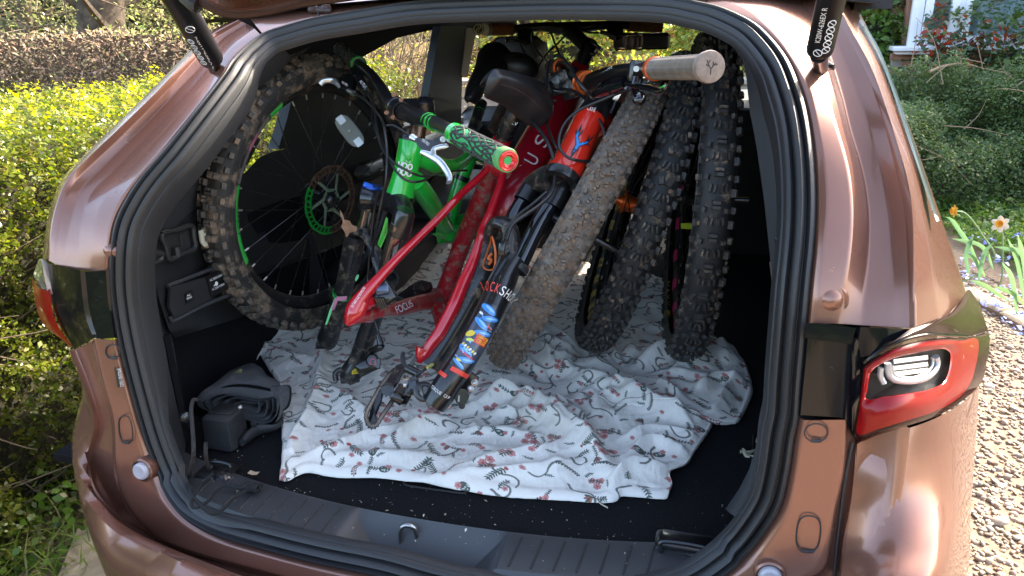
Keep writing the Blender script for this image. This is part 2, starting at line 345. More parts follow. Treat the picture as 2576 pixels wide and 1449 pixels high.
# -- painted bodywork -------------------------------------------------------------
def rail(pts, n=70): return cr(np.array([PS(p[0], p[1], p[2] if len(p) > 2 else 0.0) for p in pts]), n)
def loft(name, rails, mt, parent=suv, n=70, sub=3, smooth=50):
    R = [rail(r, n) if not isinstance(r, np.ndarray) else r for r in rails]
    A = np.array(R); out = [cr(A[:, j], (len(R)-1)*sub+1) for j in range(A.shape[1])]
    g = G(); g.grid(np.array(out)); return g.build(name, mt, parent, smooth=smooth)
def sharp_loft(name, rails, mt, parent=suv, n=70, smooth=25, round_=.12):
    """rails joined by flat bands whose corners are slightly rounded"""
    R = np.array([rail(r, n) if not isinstance(r, np.ndarray) else r for r in rails]); rows = [R[0]]
    for i in range(1, len(R)-1):
        rows += [R[i]*(1-round_)+R[i-1]*round_, R[i]*(1-round_*.3)+(R[i-1]+R[i+1])*round_*.15, R[i]*(1-round_)+R[i+1]*round_]
    rows.append(R[-1]); g = G(); g.grid(rows); return g.build(name, mt, parent, smooth=60)
# right rear pillar, from the seal outwards to the body side
R_seal = [(1771,17),(1821,30),(1896,65),(1946,110),(1986,165),(2016,240),(2034,310),(2046,400),(2051,500),(2048,600),(2036,725),(2028,815)]
rr = [R_seal,
 [(1776,10,-.010),(1826,22,-.010),(1903,56,-.010),(1955,103,-.010),(1996,160,-.010),(2026,236,-.010),(2044,308,-.010),(2056,400,-.010),(2061,500,-.010),(2058,600,-.010),(2046,725,-.010),(2038,814,-.010)],
 [(1790,-10,-.012),(1871,20,-.012),(1921,60,-.012),(1971,115,-.012),(2031,215,-.014),(2051,280,-.015),(2071,400,-.015),(2079,500,-.015),(2071,600,-.015),(2058,725,-.014),(2050,814,-.012)],
 [(1830,-30,0),(1920,0,.0),(1985,45,.006),(2030,120,.006),(2075,230,0),(2108,330,-.010),(2134,425,-.012),(2144,525,-.010),(2139,625,-.008),(2122,725,-.006),(2104,814,-.004)],
 [(1880,-50,.03),(1970,-20,.035),(2035,30,.04),(2080,115,.05),(2116,230,.05),(2140,330,.05),(2168,425,.05),(2184,525,.048),(2184,625,.04),(2176,725,.02),(2170,818,.004)],
 [(1900,-60,.03),(1995,-30,.035),(2060,20,.04),(2106,105,.042),(2150,210,.042),(2182,310,.042),(2210,400,.042),(2232,500,.042),(2241,570,.042),(2246,660,.03),(2246,740,.014),(2244,822,.004)],
 [(1915,-70,.018),(2010,-40,.022),(2080,0,.024),(2128,85,.024),(2178,180,.024),(2212,275,.024),(2238,365,.024),(2262,465,.024),(2276,545,.024),(2282,640,.020),(2286,730,.012),(2288,825,.004)]]
sharp_loft('rear_pillar', rr, paint_in)
rs = [[(1915,-70,.018),(2010,-40,.022),(2080,0,.024),(2128,85,.024),(2178,180,.024),(2212,275,.024),(2238,365,.024),(2262,465,.024),(2276,545,.024),(2282,640,.020),(2286,730,.012),(2288,825,.004)],
 [(1925,-72,.005),(2020,-48,.008),(2092,-8,.010),(2141,75,.010),(2190,165,.010),(2226,260,.010),(2256,355,.010),(2284,455,.010),(2296,545,.008),(2298,640,.004),(2300,730,.0),(2302,822,-.004)],
 [(1932,-76,.03),(2030,-55,.04),(2104,-15,.045),(2150,65,.05),(2200,155,.05),(2236,250,.05),(2268,345,.05),(2296,435,.05),(2318,530,.05),(2338,630,.05),(2352,720,.05),(2362,800,.05)],
 [(1940,-82,.12),(2040,-64,.14),(2118,-25,.16),(2171,55,.17),(2221,150,.18),(2261,250,.19),(2298,345,.20),(2334,450,.22),(2369,550,.22),(2400,640,.22),(2425,715,.22),(2440,770,.20)],
 [(1946,-90,.5),(2046,-70,.5),(2124,-30,.55),(2172,50,.6),(2215,140,.6),(2250,235,.6),(2284,330,.6),(2316,430,.6),(2346,525,.6),(2372,610,.6),(2394,680,.6),(2406,740,.6)]]
qs = [rail(r) for r in rs]
far_rail = qs[-1].copy(); far_rail[:, 1] += .25
sharp_loft('quarter_panel', qs+[far_rail], paint, round_=.10)
# quarter glass: a pale tapering strip let into the body side
ga = rail([(2165,70,.085),(2200,130,.085),(2232,210,.085),(2262,300,.085),(2292,390,.085),(2322,480,.086),(2350,560,.088)]); gb = rail([(2168,62,.13),(2206,128,.14),(2241,212,.15),(2273,300,.155),(2303,388,.155),(2331,475,.14),(2352,560,.10)])
nn = nrm(np.cross(ga[30]-ga[10], gb[20]-ga[20])); nn = nn if nn[0] > 0 else -nn
g = G(); g.grid([ga+nn*.003, (ga+gb)/2+nn*.006, gb+nn*.003]); g.build('quarter_window', mat('quarter_glass', (.10, .13, .125), .10, .2, coat=.5), suv)

# left rear pillar
L_seal = [(664,93),(619,127),(582,166),(565,195),(500,280),(425,375),(360,450),(320,510),(295,565),(286,625),(283,690)]
lr = [L_seal,
 [(655,87,-.012),(610,120,-.012),(574,160,-.012),(556,190,-.012),(490,275,-.012),(412,370,-.012),(345,447,-.012),(303,508,-.012),(280,565,-.012),(270,625,-.012),(266,686,-.010)],
 [(640,72,-.006),(588,112,-.004),(556,150,.0),(540,182,.01),(472,266,.02),(386,362,.022),(312,442,.016),(262,500,.0),(240,560,-.008),(232,622,-.010),(228,682,-.010)],
 [(632,66,.02),(575,104,.03),(543,142,.035),(524,172,.04),(452,256,.045),(362,352,.045),(284,432,.035),(228,490,.02),(206,550,.0),(198,615,-.006),(194,678,-.010)],
 [(620,60,.026),(560,98,.034),(530,134,.038),(506,164,.04),(430,246,.044),(340,340,.044),(260,418,.036),(204,476,.022),(180,545,.004),(166,610,-.004),(162,672,-.008)],
 [(610,55,.015),(545,93,.02),(512,128,.024),(486,156,.026),(408,240,.028),(316,332,.028),(236,408,.022),(186,462,.012),(158,530,.002),(146,600,-.004),(142,665,-.008)],
 [(600,50,.0),(532,88,.002),(498,122,.004),(472,148,.004),(392,232,.004),(298,324,.004),(218,400,.002),(168,455,0),(140,522,-.002),(126,592,-.006),(122,655,-.008)],
 [(596,44,.04),(522,82,.04),(488,116,.04),(461,141,.04),(380,224,.04),(286,316,.04),(205,394,.04),(154,450,.035),(126,518,.03),(112,588,.02),(106,650,.015)]]
lq = [rail(r) for r in lr]; far = lq[-1].copy(); far[:, 1] += .22; far[:, 0] += .03; mid = lq[-1].copy(); mid[:, 1] += .1; mid[:, 0] += .015
sharp_loft('rear_pillar', lq+[mid, far], paint_in)
# hexagonal pressings and bump stops on both pillars
def press(pts, off, parent=suv, r=.0022):
    p = [PS(u, v, off) for u, v in pts]; g = G(); g.tube(p, r, 8, n=len(p)*8); g.build('panel_pressing', paint_in, parent)
def bump_stop(u, v, r, off, rot=0):
    c = PS(u, v, off); n = nrm([0, -1, .1]); g = G(); g.lathe(c, n, [(-.03, r*1.3), (-.004, r*1.28), (-.001, r*1.15), (-.002, r*.95), (.002, r*.8), (.006, r*.55), (.008, r*.3), (.0085, .0005)], 32); g.build('bump_stop', paint_in, suv)
bump_stop(277, 632, .018, -.004); bump_stop(2083, 757, .020, -.004)
for u, v in [(362, 1181), (1937, 1446)]:
    c = PS(u, v, -.018); g = G(); g.lathe(c, [0, -1, .12], [(-.02, .024), (.004, .022), (.006, .019)], 30); b = g.build('bump_stop', paint_in, suv)
    g = G(); g.lathe(c, [0, -1, .12], [(.004, .0165), (.010, .0155), (.013, .012), (.012, .0005)], 28); g.build('buffer_pad', mat('buffer', (.42, .40, .44), .35, coat=.4), suv)

# roof header above the opening
hd = [[(664,93),(712,76),(796,53),(909,34),(1047,12),(1200,3),(1400,-3),(1600,-2),(1700,4),(1771,17)],
 [(660,84,-.008),(706,66,-.010),(790,42,-.010),(905,22,-.010),(1045,0,-.010),(1200,-10,-.010),(1400,-18,-.010),(1600,-14,-.010),(1705,-8,-.010),(1780,8,-.010)],
 [(640,60,.0),(700,42,.01),(780,20,.012),(895,2,.012),(1040,-18,.012),(1200,-28,.012),(1400,-36,.012),(1600,-34,.012),(1720,-28,.010),(1795,-14,.01)],
 [(620,38,.03),(690,10,.06),(770,-10,.08),(890,-25,.09),(1035,-42,.09),(1200,-55,.09),(1400,-60,.09),(1600,-58,.09),(1740,-52,.08),(1840,-40,.04)],
 [(612,20,.03),(690,-30,.12),(780,-50,.15),(890,-60,.16),(1035,-80,.16),(1200,-85,.16),(1400,-90,.16),(1600,-88,.16),(1780,-80,.12),(1915,-72,.02)]]
hq = [rail(r) for r in hd]; fr = hq[-1].copy(); fr[:, 1] += 2.9; fr[:, 2] += .02
sharp_loft('roof', hq+[fr], paint_in)
for u in (800, 1135):                      # panel joint and spot weld
    g = G(); g.tube([PS(u, 44 if u < 900 else 0, -.013), PS(u+2, 8 if u < 900 else -25, -.0135)], .0013, 6); g.build('panel_joint', rubber, suv)
# hinge bracket hanging over the header, two dark straps with bolts
br = mat('hinge_brown', (.035, .015, .011), .4, .2)
for (ua, ub) in ((772, 779), (834, 826)):
    g = G(); g.tube([PS(ua, -40, -.09), PS(ub, 6, -.05), PS(ub+2, 22, -.02)], [.006, .006, .007], 8, flat=.35); g.build('hinge_strap', br, suv)
g = G(); g.tube([PS(776, 23, -.022), PS(833, 25, -.022)], .0065, 8, flat=.4); g.build('hinge_strap', br, suv)
for u in (790, 818):
    g = G(); g.lathe(PS(u, 21, -.025), [0, -1, 0], [(0, .008), (.003, .008), (.004, .006), (.004, .0005)], 14); g.build('bolt', br, suv)

# bottom: the painted ledge under the sill runs from lamp to lamp below the picture, then the bumper drops away
Sb = [(302,850),(308,880),(330,965),(370,1105),(410,1205),(440,1262),(481,1306),(559,1347),(684,1384),(809,1416),(966,1449),(1080,1482),(1200,1510),(1350,1535),(1500,1540),(1640,1522),(1740,1492),(1813,1449),(1878,1394),(1923,1339),(1964,1270),(1985,1184),(1998,1098),(2009,1047)]
C2 = [(237,852),(263,965),(288,1060),(293,1180),(315,1255),(352,1310),(400,1352),(480,1386),(620,1425),(800,1475),(980,1530),(1200,1580),(1400,1600),(1560,1590),(1720,1560),(1850,1520),(1960,1470),(2060,1440),(2086,1370),(2100,1280),(2120,1180),(2128,1056)]
C1 = [(190,880),(228,975),(249,1045),(249,1085),(232,1140),(225,1170),(240,1230),(285,1285),(345,1328),(430,1370),(560,1418),(740,1480),(940,1545),(1180,1610),(1420,1640),(1640,1620),(1820,1580),(1960,1530),(2060,1480),(2105,1440),(2118,1350),(2138,1250),(2150,1150),(2152,1112)]
n = 130
def rl(pts, off): return rail([(p[0], p[1], off if not callable(off) else off(p)) for p in pts], n)
A0 = rl(Sb, 0); A1 = A0*.9+rl(C2, -.018)*.1; A1[:, 1] -= .010; A2 = rl(C2, -.020); A25 = rl([(p[0]-(6 if p[0] < 1200 else -6), p[1]+6) for p in C2], -.012); A3 = rl(C1, -.004); A35 = A3+np.array([0, -.012, .004])
body = [A0, A1, A2, A25, A3, A35]
sharp_loft('rear_ledge', body, paint_in, n=n)
# bumper skin: left flank curving out of sight, the middle, the broad right corner
def Q(u, v, off): return (u, v, off)
B0 = A35
bs1 = [(182,885,.015),(222,985,.01),(240,1050,.0),(238,1090,-.01),(226,1140,-.02),(222,1175,-.04),(236,1235,-.07),(280,1300,-.09),(335,1345,-.10),(420,1392,-.12),(545,1445,-.13),(720,1515,-.14),(920,1590,-.14),(1160,1660,-.15),(1420,1690,-.15),(1640,1670,-.14),(1820,1630,-.12),(1970,1580,-.10),(2075,1520,-.06),(2125,1450,-.03),(2140,1350,-.02),(2155,1250,-.018),(2164,1150,-.012),(2172,1105,-.01)]
bs2 = [(178,895,.06),(212,1000,.05),(200,1060,.03),(186,1110,.02),(184,1160,0),(192,1220,-.03),(212,1300,-.08),(240,1370,-.11),(270,1430,-.13),(330,1500,-.14),(450,1580,-.16),(650,1660,-.17),(880,1740,-.18),(1140,1800,-.18),(1420,1830,-.18),(1660,1800,-.18),(1860,1740,-.16),(2000,1680,-.14),(2110,1600,-.11),(2190,1500,-.09),(2230,1400,-.06),(2260,1290,-.03),(2280,1180,-.01),(2290,1090,.0)]
B1 = rail(bs1, n); B2 = rail(bs2, n); mid = (B0+B1)/2
xs = np.linspace(0, 1, n)
R3 = rail([(p[0]+(60 if p[0] > 1900 else 0), p[1], p[2]+.02) for p in bs2], n)
low = B2.copy(); low[:, 2] -= .35; low[:, 1] += .03; low[:, 0] *= .98
g = G()
rows = [B0, B1, B2, low]; rows = np.array([cr(np.array([r[j] for r in rows]), 16) for j in range(n)]); g.grid(rows); g.build('bumper', paint, suv, smooth=70)
# right corner of bumper
rc = [[(2155,1108,-.008),(2148,1200,-.016),(2138,1290,-.02),(2126,1380,-.03),(2112,1470,-.05),(2095,1560,-.08)],
 [(2240,1090,.0),(2236,1180,-.02),(2228,1280,-.035),(2216,1380,-.06),(2204,1470,-.10),(2190,1560,-.12)],
 [(2330,1062,.03),(2328,1160,.02),(2324,1270,-.01),(2318,1380,-.06),(2308,1470,-.10),(2290,1560,-.12)],
 [(2404,1025,.09),(2400,1130,.08),(2396,1240,.05),(2392,1340,.0),(2384,1440,-.04),(2366,1540,-.06)],
 [(2452,985,.18),(2446,1100,.18),(2438,1210,.16),(2432,1300,.12),(2430,1400,.09),(2412,1500,.06)],
 [(2462,975,.26),(2456,1090,.27),(2448,1200,.27),(2441,1300,.25),(2440,1400,.22),(2424,1490,.20)],
 [(2440,975,.42),(2436,1080,.42),(2430,1190,.42),(2424,1290,.42),(2420,1380,.42),(2405,1470,.42)]]
loft('bumper_corner', rc, paint, sub=5, smooth=80)
# groove lines between ledge and corner
g = G(); g.tube([PS(u, v, -.013) for u, v in T('z8', [(748, 775), (722, 900), (705, 1000), (690, 1130), (672, 1280), (655, 1449)])], .0022, 8); g.build('panel_gap', rubber, suv)
# round and oval blanking plugs: a fine groove in the paint and a dark finger notch
def plug(pts, off, parent=suv):
    p = [PS(u, v, off) for u, v in pts]; p = closed(np.array(p), 48); g = G(); g.tube(np.vstack([p, p[:1]]), .0011, 6, n=60, caps=False); o = g.build('plug_groove', rubber, parent)
    return o
def ell(cx, cy, rx, ry, n=14, sq=1.0, rot=0.):
    out = []
    for i in range(n):
        a = 2*math.pi*i/n; c, s = math.cos(a), math.sin(a); x = rx*abs(c)**sq*(1 if c > 0 else -1); y = ry*abs(s)**sq*(1 if s > 0 else -1)
        out.append((cx+x*math.cos(rot)-y*math.sin(rot), cy+x*math.sin(rot)+y*math.cos(rot)))
    return out
plug(T('z8', ell(564, 728, 58, 46)), -.0205); plug(T('z8', ell(525, 1238, 60, 92, sq=.75, rot=.1)), -.0205)
plug(T('a4', ell(730, 1070, 60, 60, rot=-.2)), -.0175); plug(T('z2', ell(632, 713, 34, 70, sq=.75, rot=-.12)), -.0195)
for k, a, b in (('z8', (538, 768), (588, 770)), ('z8', (490, 1322), (548, 1328)), ('a4', (712, 1122), (768, 1128)), ('z2', (622, 776), (650, 780))):
    pa, pb = T(k, [a, b]); g = G(); g.tube([PS(*pa, -.020), PS(*pb, -.020)], .0025, 8, flat=.5); g.build('finger_notch', rubber, suv)
# chassis number plate on the left ledge
pts = T('a4', [(742, 1205), (780, 1212), (806, 1368), (770, 1372)]); pp = [PS(u, v, -.0205) for u, v in pts]
g = G(); g.poly(pp, .001, [0, 1, 0]); vin = g.build('number_plate', bk, suv)
a, b = T('a4', [(768, 1214), (796, 1366)]); add_text('JM7KL0H50 1105072', PS(*a, -.0215), PS(*b, -.0215), white_ink, vin, lift=.0012, height=.0052)

# -- right tail lamp -----------------------------------------------------------------
def wrapR(x, y):                             # how far the lamp face curves forward round the corner (z8 zoom units)
    t = max(0, (x-760)/680); return -.012-.03*math.sin(min(1, t*1.1)*math.pi)+.30*t**2.3
def R8(x, y, lift=0.):
    (u, v), = T('z8', [(x, y)]); return PS(u, v, wrapR(x, y)-lift)
def patch(pts_a, pts_b, lift, mt, name, parent, n=50, m=4, f=R8, bulge=0.):
    a = cr(np.array([[*p, 0] for p in pts_a], float), n)[:, :2]; b = cr(np.array([[*p, 0] for p in pts_b], float), n)[:, :2]; rows = []
    for i in range(m+1):
        t = i/m; rows.append([f(*(a[j]*(1-t)+b[j]*t), lift+bulge*math.sin(math.pi*t)) for j in range(n)])
    g = G(); g.grid(rows); return g.build(name, mt, parent, smooth=60)
# inner gloss black garnish, its bevelled top and rounded vertical ridge
garn = [rail([(2028,812,-.006),(2022,900,-.006),(2014,980,-.006),(2008,1047,-.006)]), rail([(2034,826,-.012),(2028,900,-.012),(2020,980,-.012),(2014,1044,-.012)]),
        rail([(2126,845,-.014),(2124,900,-.014),(2118,980,-.014),(2112,1050,-.014)]), rail([(2141,850,-.022),(2138,900,-.022),(2132,980,-.022),(2126,1054,-.022)]),
        rail([(2154,850,-.018),(2151,910,-.018),(2146,1000,-.018),(2141,1090,-.018)]), rail([(2172,862,.002),(2172,930,.002),(2166,1020,.002),(2158,1108,.002)])]
lampR = G(); lampR.grid(garn); lampR = lampR.build('tail_lamp', gloss_black, suv, smooth=55); lampR['label'] = 'large wraparound tail lamp on the right'
patch([(512, 176), (600, 178), (700, 190), (765, 202)], [(508, 250), (560, 262), (650, 270), (740, 285)], .012, gloss_black, 'lamp_top', lampR)
patch([(760, 196), (850, 200), (960, 205), (1040, 207)], [(790, 350), (850, 330), (960, 280), (1040, 215)], .004, gloss_black, 'lamp_top', lampR)
patch([(1040, 205), (1150, 172), (1230, 128), (1290, 65), (1325, 10), (1345, 20), (1390, 90)], [(806, 372), (850, 338), (960, 272), (1110, 234), (1230, 236), (1330, 242), (1430, 215)], .010, maroon, 'lamp_brow', lampR, bulge=.008)
outer = [(800, 400), (850, 362), (960, 300), (1100, 262), (1230, 250), (1340, 246), (1428, 225), (1436, 300), (1420, 380), (1398, 470), (1310, 560), (1180, 640), (1000, 700), (880, 738), (764, 772), (772, 640), (786, 520)]
inner = [(835, 430), (870, 395), (960, 352), (1080, 325), (1150, 312), (1205, 306), (1238, 325), (1240, 365), (1228, 430), (1200, 480), (1130, 512), (1050, 528), (980, 538), (900, 548), (818, 560), (822, 510), (828, 465)]
def ringpatch(o, i, l1, l2, mt, name, parent, m=6, bul=.006, f=R8):
    a = cr(np.array([[*p, 0] for p in o+o[:1]], float), 90)[:, :2]; b = cr(np.array([[*p, 0] for p in i+i[:1]], float), 90)[:, :2]; rows = []
    for k in range(m+1):
        t = k/m; rows.append([f(*(a[j]*(1-t)+b[j]*t), l1*(1-t)+l2*t+bul*math.sin(math.pi*t)) for j in range(90)])
    g = G(); g.grid(rows); return g.build(name, mt, parent, smooth=70)
def sc2(pts, k, c=None):
    c = c or (sum(p[0] for p in pts)/len(pts), sum(p[1] for p in pts)/len(pts)); return [(c[0]+(p[0]-c[0])*k, c[1]+(p[1]-c[1])*k) for p in pts]
o2 = [(a[0]*.86+b[0]*.14, a[1]*.86+b[1]*.14) for a, b in zip(outer, inner)]
for k in (5, 6, 7, 8, 9): o2[k] = (outer[k][0]*.72+inner[k][0]*.28, outer[k][1]*.72+inner[k][1]*.28)
for k in (10, 11, 12, 13, 14): o2[k] = (outer[k][0]*.84+inner[k][0]*.16, outer[k][1]*.84+inner[k][1]*.16)
ringpatch(outer, o2, .004, .010, maroon, 'lamp_rim', lampR, bul=.002)
ringpatch(o2, sc2(inner, 1.04), .010, .008, red_lens, 'red_lens', lampR)
ringpatch(sc2(inner, 1.04), sc2(inner, 1.0), .0085, .004, mat('bright_red_edge', (.75, .03, .03), .15, coat=1), 'lens_edge', lampR, m=2, bul=0)
cw = G(); a = cr(np.array([[*p, 0] for p in inner+inner[:1]], float), 60)[:-1, :2]; c0 = a.mean(0); rows = [[R8(*(c0+(q-c0)*s), -.02-.03*(1-s)) for q in a] for s in (1, .7, .35, .02)]
cw.grid(rows, closed_u=True); cw = cw.build('reflector_bowl', mat('lamp_bowl', (.012, .013, .015), .6), lampR)
for pts, r_ in (([(890, 400), (888, 440), (905, 480)], .004), ([(925, 378), (930, 430), (960, 462), (1040, 470), (1110, 455), (1155, 420), (1172, 380), (1165, 345)], .0045), ([(945, 388), (950, 425), (975, 445), (1045, 452), (1095, 438), (1135, 408), (1150, 375), (1148, 350)], .0022)):
    g = G(); g.tube([R8(*p, -.012) for p in pts], r_, 10, n=40); g.build('light_guide', mat('light_guide', (.62, .64, .68), .12, .5, coat=1), lampR)
for y0 in (368, 402, 432):
    g = G(); g.tube([R8(948, y0+8, -.016), R8(1120, y0-22+8, -.016)], .0048, 4, flat=.5); g.build('reflector_bar', mat('reflector_bar', (.55, .56, .6), .2, .7) if y0 != 432 else chrome, lampR)
cg = G(); rows = [[R8(*(c0+(q-c0)*s), .006+.004*(1-s)) for q in a] for s in (1, .6, .3, .02)]; cg.grid(rows, closed_u=True); cg.build('clear_lens', lens_glass, lampR)
g = G(); g.tube([R8(*p, .012) for p in [(806, 376), (850, 342), (960, 276), (1110, 236), (1230, 238), (1325, 243)]], .0022, 8, n=50); g.build('bright_edge', gloss_black, lampR)
# -- left tail lamp: seen almost edge on ---------------------------------------------
def LA(pts, off=0.): return [PS(p[0], p[1], p[2] if len(p) > 2 else off) for p in pts]
gl = [[(283,676,-.006),(287,760,-.006),(292,800,-.006),(300,852,-.006)], [(266,680,-.014),(272,760,-.014),(280,800,-.014),(288,850,-.014)], [(214,684,-.020),(222,760,-.020),(232,810,-.020),(246,852,-.020)],
      [(202,680,-.026),(209,760,-.026),(220,812,-.026),(236,850,-.026)], [(120,662,-.008),(132,730,-.006),(150,800,-.004),(188,878,-.002)], [(112,650,.02),(122,720,.02),(142,800,.02),(182,874,.02)]]
lampL = G(); lampL.grid([cr(np.array(LA(r)), 40) for r in gl]); lampL = lampL.build('tail_lamp', gloss_black, suv, smooth=40); lampL['label'] = 'edge of the left tail lamp, red below and clear above'
def lens(rows, mt, name):
    g = G(); g.grid([cr(np.array(LA(r)), 30) for r in rows]); g.build(name, mt, lampL, smooth=60)
lens([[(122,662,.0),(126,700,.0),(133,740,.0)], [(104,650,-.01),(110,690,-.008),(120,735,-.004)], [(96,655,.02),(102,680,.02),(108,712,.02)], [(84,690,.06),(88,700,.06),(96,720,.06)]], mat('lamp_shell_silver', (.30, .34, .42), .12, .5, coat=1), 'clear_lens')
lens([[(126,728,-.004),(134,790,-.003),(152,830,-.002),(186,876,.0)], [(112,730,-.004),(120,790,-.002),(138,830,.0),(172,868,.01)], [(96,722,.04),(104,770,.04),(120,810,.04),(150,850,.04)], [(80,700,.07),(88,755,.07),(100,800,.07),(120,830,.07)]], red_lens, 'red_lens')
lens([[(104,700,-.006),(118,730,-.005),(130,768,-.004)], [(98,712,.02),(108,740,.02),(120,776,.02)]], mat('clear_strip', (.4, .42, .4), .2, .3, coat=1), 'clear_strip')

# -- gas struts and the underside of the raised tailgate -------------------------------
def strut(px_top, px_bot, d_top, d_bot, r, label, words, k, ta, tb, ball, bits):
    a = P(*px_top, d_top); b = P(*px_bot, d_bot); ax = nrm(b-a); g = G(); g.lathe(a-ax*.25, ax, [(0, r), (np.linalg.norm(b-a)+.25-.008, r), (np.linalg.norm(b-a)+.25-.002, r*.93), (np.linalg.norm(b-a)+.25, r*.8), (np.linalg.norm(b-a)+.25, .0005)], 40)
    s = g.build('gas_strut', mat('strut_black', (.006, .006, .007), .36, 0, spec=.35, bump=.05, bscale=600), suv, label=label)
    c = PS(*ball, .06); e = b+ax*.004; g = G(); g.tube([e, (e*.4+c*.6)+np.array([0, -.01, 0]), c+np.array([0, -.012, 0])], [.012, .011, .010], 12); g.build('ball_socket', bk, s)
    g = G(); g.box(c+np.array([0, .0, -.012]), (.021, .012, .026), [[1, 0, .1], [0, 1, 0], [-.1, 0, 1]], bev=.006); g.build('bracket', gloss_black, s)
    g = G(); g.lathe(c+np.array([0, -.010, -.018]), [0, -1, 0], [(0, .011), (.004, .011), (.007, .007), (.007, .0005)], 12); g.build('bolt', bk, s)
    return s, a, b, ax
sL, a, b, ax = strut((412, -60), (533, 150), 1.16, 1.36, .0225, 'left gas strut of the raised tailgate', '', None, None, None, (556, 184), None)
def on_strut(s, a, b, r, t0, t1, side, text, h):
    ax = nrm(b-a); pa = a+(b-a)*t0; pb = a+(b-a)*t1; view = nrm(CAM-(pa+pb)/2); z = nrm(view-ax*np.dot(view, ax)); y = np.cross(z, ax)
    ang = side; zz = z*math.cos(ang)+y*math.sin(ang)
    o = add_text(text, pa+zz*r, pb+zz*r, white_ink, s, lift=.0006, height=h); return o
on_strut(sL, a, b, .0225, .56, .98, -.28, 'K20W-636EX L', .0072)
def rings_on(s, a, b, r, spots, side, rad=.0055):
    for t in spots:
        c = a+(b-a)*t; ax = nrm(b-a); view = nrm(CAM-c); z = nrm(view-ax*np.dot(view, ax)); y = np.cross(z, ax); zz = z*math.cos(side)+y*math.sin(side); yy = np.cross(zz, ax)
        q = [c+zz*(r+.0005)+(ax*math.cos(w_)+yy*math.sin(w_))*rad for w_ in np.linspace(0, 2*math.pi, 17)]; g = G(); g.tube(q, .0006, 5, n=17); g.tube([q[2], q[10]], .0005, 5); g.build('printed_symbol', white_ink, s)
rings_on(sL, a, b, .0225, [.47], -.28, .0075); rings_on(sL, a, b, .0225, [.62, .69, .76, .83, .90], -.75, .0055)
sR, a, b, ax = strut((2104, -60), (2061, 132), .92, 1.02, .0180, 'right gas strut of the raised tailgate', '', None, None, None, (2064, 178), None)
on_strut(sR, b, a, .0180, .26, .72, .1, 'K20W-626EX R', .0066)
rings_on(sR, b, a, .0180, [.12], .10, .0055); rings_on(sR, b, a, .0180, [.16, .25, .34, .43, .52], -.42, .0050)
tg_rows = [[P(470, -30, .95), P(520, 10, .95), P(580, 33, .96), P(660, 28, .97), P(760, 6, .99), P(900, -14, 1.0)],
           [P(478, -36, .93), P(528, 2, .93), P(584, 22, .94), P(660, 16, .95), P(760, -4, .97), P(900, -24, .98)],
           [P(490, -50, .90), P(540, -12, .90), P(600, 2, .91), P(670, -4, .92), P(770, -26, .94), P(900, -44, .95)],
           [P(560, -120, .8), P(600, -90, .8), P(650, -80, .82), P(700, -85, .84), P(780, -100, .86), P(900, -120, .88)]]
g = G(); g.grid([cr(np.array(r), 40) for r in tg_rows]); tail = g.build('tailgate', paint, suv)
tgb = [np.array(P(u, v, d)) for u, v, d in ((470, -30, .95), (520, 10, .95), (580, 33, .96), (660, 28, .97), (760, 6, .99), (900, -14, 1.0))]
g = G(); g.tube(tgb, .007, 8, n=50); g.tube(tgb+np.array([0, 0.02, .0]), .005, 8, n=50); g.build('edge_trim', br, tail)
g = G(); g.tube([P(450, -30, .95), P(486, 4, .95), P(500, 12, .95)], .012, 8); g.build('edge_seal', rubber, tail)
g = G(); g.box((-.04, -.30, 1.87), (.46, .40, .02), [[1, 0, 0], [0, -.9, .43], [0, -.43, -.9]], bev=.01); g.build('tailgate_panel', plastic, tail)
g = G(); g.box(PS(1250, -22, -.06), (.20, .015, .006), bev=.003); g.build('spoiler_trim', bk, tail)

# -- inside the boot ------------------------------------------------------------------
FZ = .757
g = G(); fl = []
for i in range(31):
    x = -.60+1.2*i/30; y0 = -.02+.085*abs(x/.55)**2.2; fl.append([(x, y0+(2.0-y0)*t, FZ) for t in np.linspace(0, 1, 30)])
g.grid(fl); g.box((-.60, .6, FZ-.01), (.2, .6, .008)); g.build('boot_carpet', carpet, suv)
# the sill: ribbed load plate in front, a sloping outer face, the latch recess in the middle
def sill_y(x): return -.02+.085*abs(x/.55)**2.2
xs = np.linspace(-.56, .56, 113); rows = [[], [], [], [], [], []]
def latch(x): return min(1, max(0, (.135-abs(x-.012))/.055))
for x in xs:
    y = sill_y(x); ye = y-.085+.02*abs(x/.56)**4; L_ = latch(x)
    zd = -.055*L_; k = (1-L_)
    rows[0].append((x, y+.004, FZ-.004)); rows[1].append((x, y-.003, FZ+.008)); rows[2].append((x, y-.010-.040*L_, FZ+.010-.052*L_)); rows[3].append((x, ye+.008*L_, FZ+.004-.050*L_)); rows[4].append((x, ye-.024-.004*L_, FZ-.018-.012*L_)); rows[5].append((x, ye-.028, FZ-.12))
g = G(); g.grid(rows); sill = g.build('sill_plate', plastic_l, suv, smooth=30)
for x in list(np.arange(-.42, -.13, .034))+list(np.arange(.17, .40, .034)):
    y = sill_y(x); ye = y-.085+.02*abs(x/.56)**4; g = G(); g.tube([(x, y-.016, FZ+.0098), (x-.004, ye+.006, FZ+.0045)], .0022, 6, flat=.6, up=(1, 0, 0)); g.build('rib', rubber, sill)
# striker
c = PZ(1030, 1372, FZ-.030); g = G(); g.tube([c+np.array([-.012, -.005, -.01]), c+np.array([-.012, -.002, .028]), c+np.array([-.006, 0, .038]), c+np.array([.006, .002, .038]), c+np.array([.012, .004, .028]), c+np.array([.012, .006, -.01])], .0042, 10, n=40); g.build('latch_striker', steel, suv)
